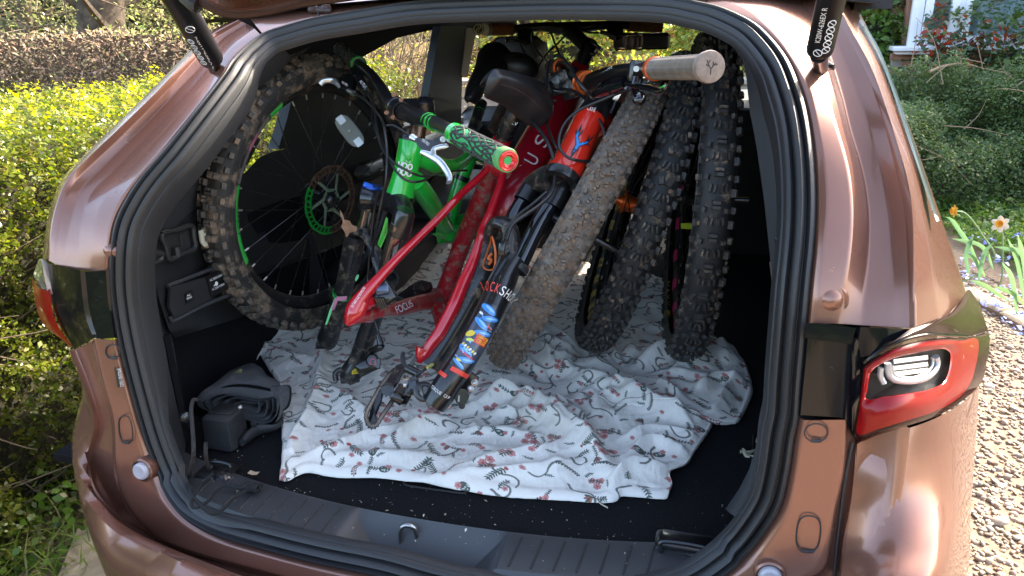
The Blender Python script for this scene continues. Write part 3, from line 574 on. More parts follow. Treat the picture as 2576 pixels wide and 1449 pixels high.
# lashing eye, right and left, each in a scooped cup
def eye(u, v, w_, label):
    c = PZ(u, v, FZ+.010); g = G(); g.box(c+np.array([0, .002, -.002]), (w_, .026, .008), bev=.007); o = g.build('lashing_cup', bk, sill, label=label)
eye(1730, 1370, .05, 'lashing eye set in the right end of the sill'); eye(545, 1185, .035, 'lashing cup at the left end of the sill')
for u, v, w_ in ((1722, 1386, .034), (553, 1178, .02)):
    c = PZ(u, v, FZ+.018); g = G(); g.tube([c+np.array([-w_, 0, -.008]), c+np.array([-w_*.95, .004, .008]), c+np.array([w_*.95, .004, .008]), c+np.array([w_, 0, -.008])], .004, 8, n=30); g.build('lashing_eye', bk, sill)
g = G(); pts = [PZ(u, v, FZ+.003) for u, v in T('a5', [(1970, 520), (2000, 560), (2380, 615), (2450, 620), (2480, 585), (2420, 570), (2030, 500)])]; pts = closed(np.array(pts), 40); g.tube(np.vstack([pts, pts[:1]]), .0018, 6, n=60, caps=False); g.build('floor_handle', rubber, suv)
g = G(); a, b = [PZ(u, v, FZ+.002) for u, v in T('a6', [(2000, 140), (1985, 520)])]; g.tube([a, b], .0018, 6); g.build('floor_seam', rubber, suv)

# left side trim: pillar cover, side panel with cup shelf, recess below
def part(name, rows, mt=plastic, n=24, sub=2, smooth=45, parent=suv):
    R = [cr(np.array(r), n) for r in rows]; A = np.array(R); g = G(); g.grid(np.array([cr(A[:, j], (len(rows)-1)*sub+1) for j in range(n)])); return g.build(name, mt, parent, smooth=smooth)
inner_edge = [PS(u, v, .012) for u, v in [(700,110),(640,160),(600,205),(540,285),(470,370),(410,440),(370,500),(345,560),(335,630)]]
part('pillar_cover', [inner_edge, [PX(u, v, x) for u, v, x in [(720,140,-.40),(690,190,-.44),(640,230,-.48),(580,300,-.515),(520,380,-.53),(470,450,-.545),(425,505,-.55),(390,565,-.555),(372,630,-.555)]],
      [PX(u, v, x) for u, v, x in [(780,118,-.52),(735,160,-.56),(690,215,-.60),(655,270,-.62),(636,330,-.64),(625,400,-.65),(600,470,-.65),(570,560,-.64),(520,640,-.63)]]], plastic_l)
part('pillar_cover', [[PS(u, v, .012) for u, v in [(335,630),(333,700),(342,780),(356,860),(380,965),(418,1105),(462,1210),(498,1262)]],
      [PX(u, v, -.555) for u, v in [(372,630),(374,700),(388,780),(404,860),(428,965),(462,1105),(490,1190),(520,1240)]],
      [PX(u, v, -.60) for u, v in [(400,630),(402,700),(416,780),(436,860),(452,965),(484,1105),(512,1170),(560,1190)]]], plastic_l)
sx = lambda u: -.565-.075*min(1, max(0, (u-470)/90))
part('side_panel', [[PX(u, v, sx(u)) for u, v in [(385,560),(500,520),(610,440),(700,378),(980,330)]], [PX(u, v, sx(u)-.005) for u, v in [(380,640),(500,600),(620,540),(720,500),(980,440)]], [PX(u, v, sx(u)) for u, v in [(392,720),(500,680),(640,640),(900,590)]],
      [PX(u, v, sx(u)+.005) for u, v in [(412,790),(500,755),(600,715),(640,700)]], [PX(u, v, sx(u)+.01) for u, v in [(424,826),(500,800),(590,770),(640,750)]], [PX(u, v, -.60) for u, v in [(440,850),(520,825),(600,800),(640,780)]]], plastic)
g = G(); g.box((-.66, .72, .93), (.015, .56, .19)); g.box((-.61, .10, .87), (.05, .008, .12)); g.build('side_recess', carpet, suv)
wl = mat('trim_sunlit_tone', (.13, .13, .115), .38, bump=.2, bscale=500, coat=.2)  # black trim given a lighter base colour to stand for sunlight on it
g = G(); g.box((-.665, 1.9, .92), (.03, .78, .17), bev=.02); g.box((-.635, 1.85, 1.11), (.045, .80, .022), bev=.018); g.build('door_trim', wl, suv, smooth=40)
g = G(); g.box((-.56, 1.08, .83), (.08, .32, .075), bev=.03); g.build('wheel_arch_trim', plastic, suv)
g = G(); g.box((-.50, 1.55, .87), (.14, .22, .11), [[.98, .1, 0], [-.1, .98, .1], [0, -.1, 1]], bev=.035); g.box((-.30, 2.05, .86), (.34, .10, .16), [[1, 0, 0], [0, .96, .25], [0, -.25, .96]], bev=.05); g.build('folded_seat', leather, suv)
# socket, cup shelf, buttons in the left panel
def xbox(k, pts, x, th, mt, name, parent=suv, bulge=0.):
    p = [PX(u, v, x) for u, v in T(k, pts)]; g = G(); g.poly(p, th, [1, 0, 0]); return g.build(name, mt, parent)
sp = xbox('a4', [(1195, 530), (1500, 440), (1545, 620), (1225, 790), (1185, 690)], -.556, .006, plastic, 'socket_panel')
b_ = xbox('a4', [(1328, 585), (1385, 555), (1400, 632), (1340, 662)], -.5495, .004, bk, 'power_switch', sp)
a_, c_ = T('a4', [(1352, 612), (1384, 600)]); add_text('AC', PX(*a_, -.545), PX(*c_, -.545), white_ink, b_, lift=.0015, height=.004)
a_, c_ = T('a4', [(1346, 640), (1392, 622)]); add_text('1500W', PX(*a_, -.545), PX(*c_, -.545), white_ink, b_, lift=.0015, height=.004)
b_ = xbox('a4', [(1505, 440), (1640, 380), (1700, 540), (1550, 608)], -.550, .004, bk, 'socket_cover', sp)
for tx, p0, p1 in (('AC 220V/1500W', (1546, 484), (1650, 436)), ('AC 220V/1500W', (1565, 562), (1668, 512))):
    a_, c_ = T('a4', [p0, p1]); add_text(tx, PX(*a_, -.545), PX(*c_, -.545), white_ink, b_, lift=.0015, height=.0045)
(ua, va), (ub, vb) = T('a4', [(1600, 500), (1618, 490)]); g = G(); g.lathe(PX(ua, va, -.5455), [1, 0, 0], [(0, .0045), (.001, .004), (.001, .0005)], 12); g.tube([PX(ua, va, -.545), PX(ua-6, va+6, -.545)], .001, 5); g.build('plug_symbol', white_ink, b_)
# finger pull and hook niche
niche = xbox('a4', [(1145, 90), (1390, 20), (1415, 200), (1210, 290)], -.566, .003, rubber, 'hook_niche')
fr_ = [PX(u, v, -.556) for u, v in T('a4', [(1140, 85), (1270, 50), (1390, 15), (1412, 110), (1418, 205), (1310, 250), (1205, 295), (1170, 190)])]; fr_ = closed(np.array(fr_), 50); g = G(); g.tube(np.vstack([fr_, fr_[:1]]), .0055, 8, n=60, caps=False); g.build('niche_frame', plastic, niche)
g = G(); a_, b2_ = [PX(u, v, -.556) for u, v in T('a4', [(1262, 190), (1275, 270)])]; g.tube([a_, b2_], .008, 8); g.tube([PX(*T('a4', [(1300, 90)])[0], -.556), PX(*T('a4', [(1315, 170)])[0], -.556)], .002, 6); g.build('bag_hook', plastic, niche)
g = G(); g.tube([PX(u, v, -.545) for u, v in T('a4', [(1085, 60), (1040, 120), (1000, 200), (1060, 240), (1130, 250), (1140, 270)])], [.010, .014, .012, .008, .007, .007], 10); g.build('finger_pull', plastic, suv)
g = G(); g.tube([PX(u, v, -.558) for u, v in T('a4', [(1000, 130), (930, 260), (905, 350), (1000, 350), (1140, 290)])], .005, 8); g.tube([PX(u, v, -.558) for u, v in T('a4', [(1190, 520), (1500, 400), (1800, 280)])], .004, 8); g.tube([PX(u, v, -.553) for u, v in T('a4', [(1210, 780), (1240, 810), (1500, 680), (1800, 560)])], .004, 8); g.build('panel_edge', plastic_l, suv)
g = G(); g.poly([PX(u, v, -.560) for u, v in T('a4', [(1448, 60), (1500, 25), (1540, 60), (1545, 170), (1490, 190), (1460, 150)])], .004, [1, 0, 0]); g.build('boot_lamp', mat('boot_lamp_lens', (.75, .72, .55), .15, coat=1), suv)
# seat belt strap hanging inside
g = G(); bl = [P(u, v, d) for u, v, d in [(668, 355, 2.05), (700, 440, 2.05), (728, 540, 2.05), (752, 640, 2.05), (775, 740, 2.05)]]; br_ = [P(u, v, d) for u, v, d in [(672, 356, 2.02), (735, 470, 2.02), (772, 560, 2.02), (800, 650, 2.02), (828, 745, 2.02)]]
g.grid([cr(np.array(bl), 20), cr(np.array(br_), 20)]); g.build('seat_belt', mat('belt_webbing', (.028, .024, .026), .8, bump=.3, bscale=900), suv)
# pillars, window frames, panes of the left side; all stand on the plane of the body side
XL = -.665
def side(name, pts, mt, th=.03, x=XL, parent=suv):
    p = [PX(u, v, x) for u, v in pts]; g = G(); g.poly(p, -th, [1, 0, 0]); return g.build(name, mt, parent)
side('roof_rail', [(640,150),(700,60),(900,40),(1300,40),(1300,72),(1110,70),(1000,95),(900,150),(720,210),(668,250)], lining, th=.02)
side('rear_pillar_trim', [(600,260),(668,240),(668,262),(640,330),(655,352),(620,420),(560,420)], plastic)
side('rear_pillar_trim', [(742,215),(840,170),(905,150),(950,200),(985,300),(995,345),(730,372),(700,375),(722,300)], plastic)
side('centre_pillar', [(1108,66),(1172,66),(1163,180),(1160,310),(1078,310),(1074,260)], plastic, x=-.60)
side('centre_pillar', [(1174,70),(1200,70),(1176,190),(1160,190)], mat('pillar_pale', (.40, .40, .38), .7), x=-.598)
side('quarter_window', [(666,250),(745,215),(722,300),(700,375),(640,345)], glass_d, th=.0, x=-.68)
side('door_window', [(905,150),(1000,95),(1110,68),(1076,262),(1060,315),(985,315)], glass_d, th=.0, x=-.68)
g = G(); g.tube([PX(u, v, -.66) for u, v in [(980, 332), (1030, 318), (1080, 308), (1160, 300)]], .016, 8); g.build('window_sill', mat('sill_bright', (.30, .30, .27), .35, .4), suv)
# roof lining, right side wall with an added sun block, seats, mirror, windscreen
g = G(); g.grid([[(x, y, 1.585-.03*(x/.6)**2+(.02 if .8 < y < 2.5 else 0)) for x in np.linspace(-.66, .66, 9)] for y in np.linspace(.42, 3.3, 14)]); g.build('roof_lining', lining, suv)
g = G(); g.box((.66, 1.5, .95), (.02, 1.25, .22)); g.box((.64, .60, 1.28), (.02, .25, .17)); g.box((.66, 2.0, 1.57), (.03, 1.5, .03)); g.box((.66, 1.5, 1.38), (.03, .10, .20)); g.box((.66, 1.35, 1.32), (.02, .57, .24)); g.build('right_trim_sun_block', lining, suv)  # last box: unseen screen over the side windows, added to block sun
part('pillar_cover', [[PS(u, v, .012) for u, v in [(1800,60),(1860,88),(1905,130),(1940,185),(1965,250),(1985,330),(1995,410),(1998,500),(1992,600),(1985,725),(1972,830),(1955,960),(1945,1060),(1930,1150),(1900,1240),(1850,1300)]],
      [PS(u, v, .06) for u, v in [(1790,68),(1845,98),(1888,140),(1920,195),(1942,260),(1958,340),(1966,410),(1970,500),(1968,600),(1966,725),(1955,830),(1940,960),(1928,1060),(1910,1150),(1880,1230),(1835,1290)]],
      [PS(u, v, .16) for u, v in [(1785,74),(1830,106),(1868,150),(1878,200),(1886,280),(1900,350),(1912,430),(1924,520),(1932,600),(1944,725),(1936,830),(1928,960),(1912,1060),(1895,1150),(1868,1215),(1825,1280)]]], mat('pillar_satin', (.045, .048, .052), .5, bump=.15, bscale=700))
g = G(); g.tube([PS(u, v, .05) for u, v in T('z6', [(1790, 270), (1830, 330), (1840, 450), (1835, 640), (1800, 720)])], [.004, .010, .010, .012, .006], 10); g.build('grab_recess', bk, suv)
g = G(); g.box((.625, .62, .93), (.025, .55, .18), bev=.01); g.build('wheel_arch_trim', carpet, suv)
g = G(); g.box((.50, 1.62, .98), (.15, .07, .26), [[1, 0, 0], [0, .97, .22], [0, -.22, .97]], bev=.03); sb = g.build('seat_back', lining, suv)
g = G(); g.tube([P(u, v, 2.4) for u, v in T('z4', [(2060, 700), (2060, 850), (2110, 865), (2140, 860), (2130, 730)])], .004, 6); g.build('child_anchor', bk, sb)
def seat_front(u, v, d):
    c = P(u, v, d); g = G(); g.box(c, (.125, .055, .10), [[1, 0, 0], [0, .97, .2], [0, -.2, .97]], bev=.035); h = g.build('head_restraint', leather, suv, smooth=60)
    for s in (-.05, .05):
        g = G(); g.tube([c+np.array([s, 0, -.09]), c+np.array([s, -.02, -.18])], .007, 8); g.build('post', chrome, h)
    g = G(); g.box(c+np.array([0, -.06, -.50]), (.24, .06, .32), [[1, 0, 0], [0, .97, .22], [0, -.22, .97]], bev=.04); g.build('front_seat', leather, suv)
seat_front(1303, 152, 3.25)
c = P(1613, 104, 3.2); g = G(); g.box(c, (.122, .015, .034), [[.99, .12, 0], [-.12, .98, .1], [0, -.1, .99]], bev=.012); mr = g.build('rear_view_mirror', bk, suv)
g = G(); g.box(c+np.array([-.055, -.0175, 0]), (.060, .002, .028), [[.99, .12, 0], [-.12, .98, .1], [0, -.1, .99]]); g.build('mirror_glass', mat('mirror_bright', (.6, .6, .5), .05, 1), mr)
g = G(); g.poly([(-.66, 3.15, 1.56), (.66, 3.15, 1.56), (.70, 3.95, 1.10), (-.70, 3.95, 1.10)]); g.build('windscreen', screen_glass, suv)
for s in (-1, 1):
    g = G(); g.tube([(s*.67, 3.1, 1.57), (s*.72, 3.95, 1.09)], .028, 8); g.build('windscreen_pillar', plastic, suv)
g = G(); g.box((0, 3.8, 1.02), (.72, .35, .06), bev=.04); g.build('dashboard', plastic, suv)
# lower body, sides and wheels so that the car stands complete
g = G(); g.box((0, 2.2, .40), (.82, 1.95, .16)); g.build('underbody', rubber, suv)
g = G()
for s in (-1, 1): g.grid([[(s*(.70 if k == 0 else .84+.05*k-(.075 if y < .5 else 0)), y, z) for y in (.38, .7, 1.6, 2.6, 3.6, 4.5)] for k, z in ((0, 1.12), (1, 1.0), (2, .75), (1.4, .45), (.6, .28))])
g.build('body_side', paint, suv)
g = G(); g.grid([[(x, y, 1.05-.02*abs(x)*2-(y-3.95)*.12) for x in (-.85, -.5, 0, .5, .85)] for y in (3.95, 4.4, 4.8, 5.0)]); g.build('bonnet', paint, suv)
for x in (-.80, .80):
    for y in (.85, 3.9):
        g = G(); g.lathe((x, y, .36), [1, 0, 0], [(-.11, .24), (-.12, .33), (-.09, .36), (.09, .36), (.12, .33), (.11, .24)], 32); wh = g.build('wheel', rubber, suv)
        g = G(); g.lathe((x, y, .36), [1 if x > 0 else -1, 0, 0], [(.10, .24), (.06, .22), (.05, .06), (.08, .03), (.08, .001)], 20); g.build('rim', steel, wh)
# jack handle hook on the left trim
g = G(); c1 = PX(*T('b2', [(80, 900)])[0], -.50); g.lathe(c1, nrm([1, -.6, .2]), [(-.02, .005), (0, .010), (.006, .010), (.008, .007), (.008, .001)], 16); g.tube([c1, PX(*T('b2', [(200, 915)])[0], -.55)], .005, 8); g.build('trim_hook', bk, suv)
# ================================================================== OUTSIDE
# ground sheet reaching the horizon, drive gravel, border soil
soil = mat('garden_soil', (.10, .07, .045), .95, col2=(.17, .13, .085), nscale=9, bump=1, bscale=60)
def sheet(name, pts, z, mt):
    g = G(); g.poly([(x, y, z) for x, y in pts]); o = g.build(name, mt, None, smooth=0); o['kind'] = 'structure'; o['label'] = name.replace('_', ' '); return o
gm = mat('meadow_ground', (.09, .10, .045), .95, col2=(.15, .13, .07), nscale=.8, bump=.5, bscale=30)
sheet('ground', [(-150, -150), (150, -150), (150, 150), (-150, 150)], 0, gm)
gravm = mat('drive_sand', (.30, .22, .145), .95, col2=(.21, .15, .10), nscale=40, bump=1, bscale=160)
sheet('driveway', [(-1.3, -7), (4.5, -7), (4.2, 0), (2.75, 2.2), (2.2, 3.3), (2.0, 6), (1.9, 9), (-1.3, 9)], .004, gravm)
sheet('flower_bed', [(2.3, 3.3), (2.78, 2.3), (4.3, 0.0), (9, 0), (9, 8), (2.1, 8)], .008, soil)
sheet('hedge_bank', [(-6, -7), (-1.32, -7), (-1.32, 8), (-6, 8)], .008, soil)
# pebbles
def stones(name, n, area, size, mt, seed, hgt=.5, sub=1, mask=None, z0=.004):
    r = np.random.default_rng(seed); t = (1+5**.5)/2
    bv = np.array([(-1,t,0),(1,t,0),(-1,-t,0),(1,-t,0),(0,-1,t),(0,1,t),(0,-1,-t),(0,1,-t),(t,0,-1),(t,0,1),(-t,0,-1),(-t,0,1)], float); bv /= np.linalg.norm(bv[0])
    bf = [(0,11,5),(0,5,1),(0,1,7),(0,7,10),(0,10,11),(1,5,9),(5,11,4),(11,10,2),(10,7,6),(7,1,8),(3,9,4),(3,4,2),(3,2,6),(3,6,8),(3,8,9),(4,9,5),(2,4,11),(6,2,10),(8,6,7),(9,8,1)]
    if sub:
        vs = [tuple(v) for v in bv]; idx = {}; nf = []
        def midp(a, b):
            k = (min(a, b), max(a, b))
            if k not in idx: m = np.array(vs[a])+np.array(vs[b]); m /= np.linalg.norm(m); vs.append(tuple(m)); idx[k] = len(vs)-1
            return idx[k]
        for a, b, c in bf:
            x, y, z = midp(a, b), midp(b, c), midp(c, a); nf += [(a, x, z), (x, b, y), (z, y, c), (x, y, z)]
        bv = np.array(vs); bf = nf
    p = r.uniform([area[0], area[2]], [area[1], area[3]], (n, 2))
    if mask is not None: p = p[mask(p)]
    n = len(p); sz = size*np.exp(r.normal(0, .30, n)); sc = np.stack([np.ones(n), r.uniform(.6, .95, n), r.uniform(.35, .7, n)], 1)*sz[:, None]
    a = r.uniform(0, 6.28, n); V = bv[None]*(1+r.normal(0, .09, (n, len(bv), 1)))*sc[:, None, :]
    c, s = np.cos(a)[:, None], np.sin(a)[:, None]; X = V[..., 0]*c-V[..., 1]*s; Y = V[..., 0]*s+V[..., 1]*c; tl = r.normal(0, .25, (n, 1))
    Z = V[..., 2]+X*tl; W = np.stack([X+p[:, :1], Y+p[:, 1:], Z+z0+sz[:, None]*hgt*r.uniform(.0, 1, (n, 1))], -1)
    return quads_mesh(name, W.reshape(-1, 3), len(bv), mt, None, 'stuff', True, faces=bf)
peb = leafmat('pebble_colours', [(.33, .25, .18), (.25, .17, .11), (.40, .33, .26), (.17, .13, .09), (.46, .40, .34), (.29, .19, .12), (.22, .19, .16), (.36, .25, .16)], rough=.7, trans=0.0)
def on_drive(p): return (p[:, 0] < 4.35-p[:, 1]*.66) | ((p[:, 1] > 2.1) & (p[:, 0] < 2.75-(p[:, 1]-2.1)*.42))
o = stones('gravel', 34000, (1.0, 3.4, .3, 4.6), .0082, peb, 3, mask=lambda p: on_drive(p)); o['label'] = 'loose pebbles and gravel of the driveway'
o = stones('gravel', 7000, (-.9, 2.4, -2.4, .3), .013, peb, 5, sub=0); o['label'] = 'pebbles of the drive behind the car'

# leaf clouds
def leaves(n, pos, size, up=.5, seed=0, aspect=.5, jitter=.35, outward=None):
    """n leaves, each a folded rhombus of 2 triangles; pos (n,3)"""
    r = np.random.default_rng(seed); sz = size*np.exp(r.normal(0, jitter, n)); nv = r.normal(0, 1, (n, 3)); nv[:, 2] = np.abs(nv[:, 2])+up
    if outward is not None: nv += outward
    nv /= np.linalg.norm(nv, axis=1)[:, None]; t = r.normal(0, 1, (n, 3)); t -= nv*(t*nv).sum(1)[:, None]; t /= np.linalg.norm(t, axis=1)[:, None]; b = np.cross(nv, t)
    s = sz[:, None]; w_ = aspect
    return np.stack([pos-t*s*.5, pos+b*s*w_*.5-t*s*.05+nv*s*.08, pos+t*s*.5-nv*s*.05, pos-b*s*w_*.5-t*s*.05+nv*s*.08], 1).reshape(-1, 3)
LF = [[0, 1, 2, 3]]
def lump(p, f, seed):
    r = np.random.default_rng(seed); out = np.zeros(len(p))
    for k in range(6):
        w_ = r.normal(0, 1, 3)*f*(1+k*.5); out += np.sin(p@w_+r.uniform(0, 6.28))/(1+k*.5)
    return out/2.2
def sprigs(n, base, dirs, size, per, length, seed, spread=.6):
    """short shoots carrying several leaves each: returns leaf centres"""
    r = np.random.default_rng(seed); t = r.uniform(0, 1, (n, per, 1)); p = base[:, None]+dirs[:, None]*t*length+r.normal(0, length*.16, (n, per, 3)); return p.reshape(-1, 3)
# --- near left hedge: clipped, top lit by the sun, loose twiggy face towards the car
hedge = thing('clipped_hedge', 'bright yellow-green clipped box hedge running beside the left of the car', 'hedge', (-2.1, 2.5, 0))
def hedge_pts(n, seed):
    r = np.random.default_rng(seed); k = int(n*.56); face = np.stack([np.full(k, -1.50)+0.0, r.uniform(-.6, 5.5, k)**1.0, r.uniform(.0, 1.24, k)], 1)
    y = -.6+4.0*r.uniform(0, 1, k)**1.2; face[:, 1] = y
    f = lump(face*[0, 1, 1], 4.0, 3); g_ = lump(face*[0, 1, 1], 11.0, 5); face[:, 0] += .10*f+.05*g_-r.exponential(.045, k) - .12*(face[:, 2] < .9)*(1+lump(face, 6, 8))
    m = n-k; top = np.stack([r.uniform(-2.75, -1.46, m), -.6+4.0*r.uniform(0, 1, m)**1.2, np.full(m, 1.255)], 1)
    top[:, 2] += .045*lump(top*[1, 1, 0], 3.5, 4)+.03*lump(top*[1, 1, 0], 12, 6)-r.exponential(.03, m) - np.clip((top[:, 0]+1.62)/.16, 0, 1)**2*.14
    out = np.vstack([np.tile([[.7, 0, .2]], (k, 1)), np.tile([[.1, 0, .6]], (m, 1))])
    return np.vstack([face, top]), out
hl = leafmat('hedge_leaf', [(.09, .14, .018), (.15, .20, .024), (.22, .24, .03), (.045, .08, .014), (.27, .26, .035), (.11, .15, .02), (.16, .12, .05)], rough=.28, trans=.42)
p, o_ = hedge_pts(21000, 1); d = o_+np.random.default_rng(2).normal(0, .6, o_.shape)+[0, 0, .5]; d /= np.linalg.norm(d, axis=1)[:, None]
lp = sprigs(len(p), p, d, .012, 9, .055, 3); V = leaves(len(lp), lp, .0145, .3, 4, aspect=.62, outward=np.repeat(o_, 9, 0)*.5)
quads_mesh('foliage', V, 4, hl, hedge, faces=LF)
# new shoots standing out of the top
r = np.random.default_rng(11); b = np.stack([r.uniform(-2.6, -1.48, 700), -.6+4.0*r.uniform(0, 1, 700)**1.2, np.full(700, 1.25)], 1); b[:, 2] += .045*lump(b*[1, 1, 0], 3.5, 4)
d = r.normal(0, .25, (700, 3))+[0, 0, 1]; lp = sprigs(700, b, d, 0, 12, .085, 12); V = leaves(len(lp), lp, .014, .6, 13, aspect=.6)
quads_mesh('young_shoots', V, 4, leafmat('shoot_leaf', [(.34, .36, .03), (.46, .38, .04), (.26, .32, .02)], rough=.3, trans=.5), hedge, faces=LF)
twig = mat('twig_bark', (.11, .08, .055), .9, col2=(.20, .15, .10), nscale=50)
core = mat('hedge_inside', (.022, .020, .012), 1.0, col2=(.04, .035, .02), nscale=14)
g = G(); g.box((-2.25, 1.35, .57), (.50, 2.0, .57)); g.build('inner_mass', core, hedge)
g = G(); r = np.random.default_rng(21)
for i in range(260):
    y = -.5+3.8*r.random()**1.2; z = r.uniform(.0, 1.0); p0 = np.array([-1.75, y, z]); d = np.array([.22, r.normal(0, .18), r.normal(.10, .12)]); g.tube([p0, p0+d*.6+r.normal(0, .02, 3), p0+d*1.1], [.004, .003, .0012], 4, n=5, caps=False)
g.build('twigs', twig, hedge)
# ivy and weeds at the foot of the hedge
r = np.random.default_rng(31); n = 5200; p = np.stack([-1.42-.35*r.random(n)+.06*r.normal(0, 1, n), -.5+3.2*r.random(n)**1.4, .01+np.abs(r.normal(0, .07, n))], 1); V = leaves(n, p, .026, .9, 32, aspect=.7)
o = quads_mesh('undergrowth', V, 4, leafmat('ivy_leaf', [(.05, .11, .02), (.10, .19, .03), (.16, .26, .03), (.20, .16, .09)], trans=.35), None, 'stuff', faces=LF); o['label'] = 'ivy, weeds and fallen leaves at the foot of the left hedge'
g = G(); r = np.random.default_rng(33)
for i in range(420):
    p0 = np.array([-1.30-.38*r.random(), -.3+1.8*r.random(), .008]); a = r.uniform(0, 6.28); L_ = r.uniform(.06, .18); wv = np.array([math.cos(a+1.57), math.sin(a+1.57), 0])*.003; dr = np.array([math.cos(a)*.6, math.sin(a)*.6, 1]); 
    q = [p0, p0+dr*L_*.5, p0+dr*L_*.8+np.array([math.cos(a), math.sin(a), -.3])*L_*.4]; g.grid([[x-wv*k, x+wv*k] for x, k in zip(q, (1, .8, .1))])
o = g.build('grass_tufts', leafmat('grass_blade', [(.10, .18, .03), (.20, .28, .05), (.30, .27, .12)], trans=.4), None, smooth=0, kind='stuff'); o['label'] = 'grass tufts beside the stone slab on the left'
# slab
g = G(); c = [PZ(u, v, .045) for u, v in [(195, 1330), (262, 1322), (330, 1470), (290, 1560), (110, 1520), (150, 1440)]]; c = [np.array([p_[0], p_[1], .0]) for p_ in c]; g.poly([p_+np.array([0, 0, .045]) for p_ in c], -.04, [0, 0, 1])
tag(g.build('paving_slab', mat('old_timber_slab', (.40, .33, .23), .9, col2=(.28, .22, .15), nscale=14, bump=.8, bscale=60), None), 'pale weathered slab lying at the foot of the left hedge', 'slab')

# --- far side: bare brown hedge, ivy patches, trees
far = thing('beech_hedge', 'tall trimmed brown hedge with bare twigs and ivy, beyond the clipped one', 'hedge', (-5, 8.5, 0))
rr_ = np.random.default_rng(41); g = G()
def far_line(s):                                 # from far left across behind the car roof
    a = np.array([-12.0, 5.2]); b = np.array([1.2, 11.5]); return a+(b-a)*s
fw = np.random.default_rng(42); n = 2600; tw = []
for i in range(n):
    s = fw.random(); c = far_line(s); z0 = fw.uniform(.1, 1.35); p0 = np.array([c[0], c[1], z0])+fw.normal(0, .12, 3); a = fw.normal(0, .5, 3)+[0, -.25, .6]; a /= np.linalg.norm(a); L_ = fw.uniform(.15, .42); q = p0+a*L_; q[2] = min(q[2], 1.60+.04*math.sin(c[0]*3)+.03*fw.normal()); w_ = nrm(np.cross(a, [.3, 1, .2]))*fw.uniform(.0025, .006)
    tw += [p0-w_, p0+w_, q+w_*.5, q-w_*.5]
o = quads_mesh('bare_twigs', np.array(tw), 4, leafmat('bare_twig', [(.36, .25, .19), (.46, .34, .26), (.28, .20, .15), (.52, .42, .32)], trans=0, rough=.8), far, faces=LF)
k = 42000; s = fw.random(k); c = np.array([far_line(x) for x in s]); z = fw.uniform(.0, 1.56, k); pos = np.stack([c[:, 0], c[:, 1]-.15, z], 1); pos[:, :2] += fw.normal(0, .11, (k, 2)); pos[:, 2] += .03*lump(pos*[1, 0, 0], 4, 3)
V = leaves(k, pos, .040, .2, 43, aspect=.45); grn = lump(pos, 2.2, 9) > .42
quads_mesh('dry_leaves', V.reshape(-1, 4, 3)[~grn].reshape(-1, 3), 4, leafmat('dry_leaf', [(.40, .26, .18), (.50, .35, .25), (.32, .21, .15), (.44, .38, .22), (.26, .26, .12)], trans=.3, rough=.6), far, faces=LF)
quads_mesh('ivy', V.reshape(-1, 4, 3)[grn].reshape(-1, 3), 4, leafmat('far_ivy_leaf', [(.16, .24, .06), (.26, .34, .09), (.38, .42, .14), (.10, .16, .05)], trans=.4), far, faces=LF)
g = G(); a = far_line(0); b = far_line(1); nv = np.array([-(b-a)[1], (b-a)[0]]); nv = nv/np.linalg.norm(nv)
g.poly([(a[0], a[1], 0), (b[0], b[1], 0), (b[0], b[1], 1.46), (a[0], a[1], 1.46)], .3, [nv[0], nv[1], 0]); g.build('inner_mass', mat('far_inside', (.06, .045, .03), 1, col2=(.13, .09, .06), nscale=9), far)
def tree(name, label, base, h, r0, seed, crown_r, leafm, nleaf, cat='tree', lean=(0, 0), group=None, nb=26, leafsize=.10, zmin=.25, bark=None):
    t = thing(name, label, cat, (base[0], base[1], 0), group); r = np.random.default_rng(seed); g = G(); bm = bark or mat('bark_'+str(seed), (.10, .075, .055), .95, col2=(.20, .16, .12), nscale=6, bump=1, bscale=18)
    top = np.array([base[0]+lean[0], base[1]+lean[1], h]); b0 = np.array([base[0], base[1], -.05]); mids = [b0+(top-b0)*q+np.r_[r.normal(0, .12, 2), 0] for q in (.25, .5, .75)]
    g.tube([b0, *mids, top], [r0*1.3, r0, r0*.85, r0*.6, r0*.2], 12, n=22); g.build('trunk', bm, t)
    g = G(); tips = []
    for i in range(nb):
        q = r.uniform(zmin, .98); p0 = b0+(top-b0)*q; a = r.uniform(0, 6.28); L_ = crown_r*r.uniform(.5, 1.0)*(1.1-.5*q); dr = np.array([math.cos(a), math.sin(a), r.uniform(-.1, .8)])
        p1 = p0+dr*L_*.5+r.normal(0, .15, 3); p2 = p0+dr*L_+r.normal(0, .25, 3)+[0, 0, .1]; g.tube([p0, p1, p2], [r0*.3*(1.1-q), r0*.14, .012], 6, n=9, caps=False); tips += [p1, p2, (p1+p2)/2]
        for k in range(7):
            p3 = p1+(p2-p1)*r.random(); p4 = p3+nrm(r.normal(0, 1, 3)+[0, 0, .4])*L_*r.uniform(.25, .5); g.tube([p3, (p3+p4)/2+r.normal(0, .06, 3), p4], [.022, .013, .005], 4, n=5, caps=False); tips.append(p4)
    g.build('limb', bm, t)
    tips = np.array(tips); c = tips[r.integers(0, len(tips), nleaf)]; pos = c+r.normal(0, crown_r*.13, (nleaf, 3)); pos[:, 2] = np.maximum(pos[:, 2], .3)
    quads_mesh('crown', leaves(nleaf, pos, leafsize, .3, seed+1, aspect=.5), 4, leafm, t, faces=LF); return t
pale = leafmat('pale_spring_leaf', [(.26, .26, .12), (.34, .33, .16), (.20, .21, .10), (.40, .36, .20)], trans=.5)
olive = leafmat('olive_leaf', [(.16, .20, .07), (.24, .27, .10), (.12, .16, .06), (.30, .30, .14)], trans=.5)
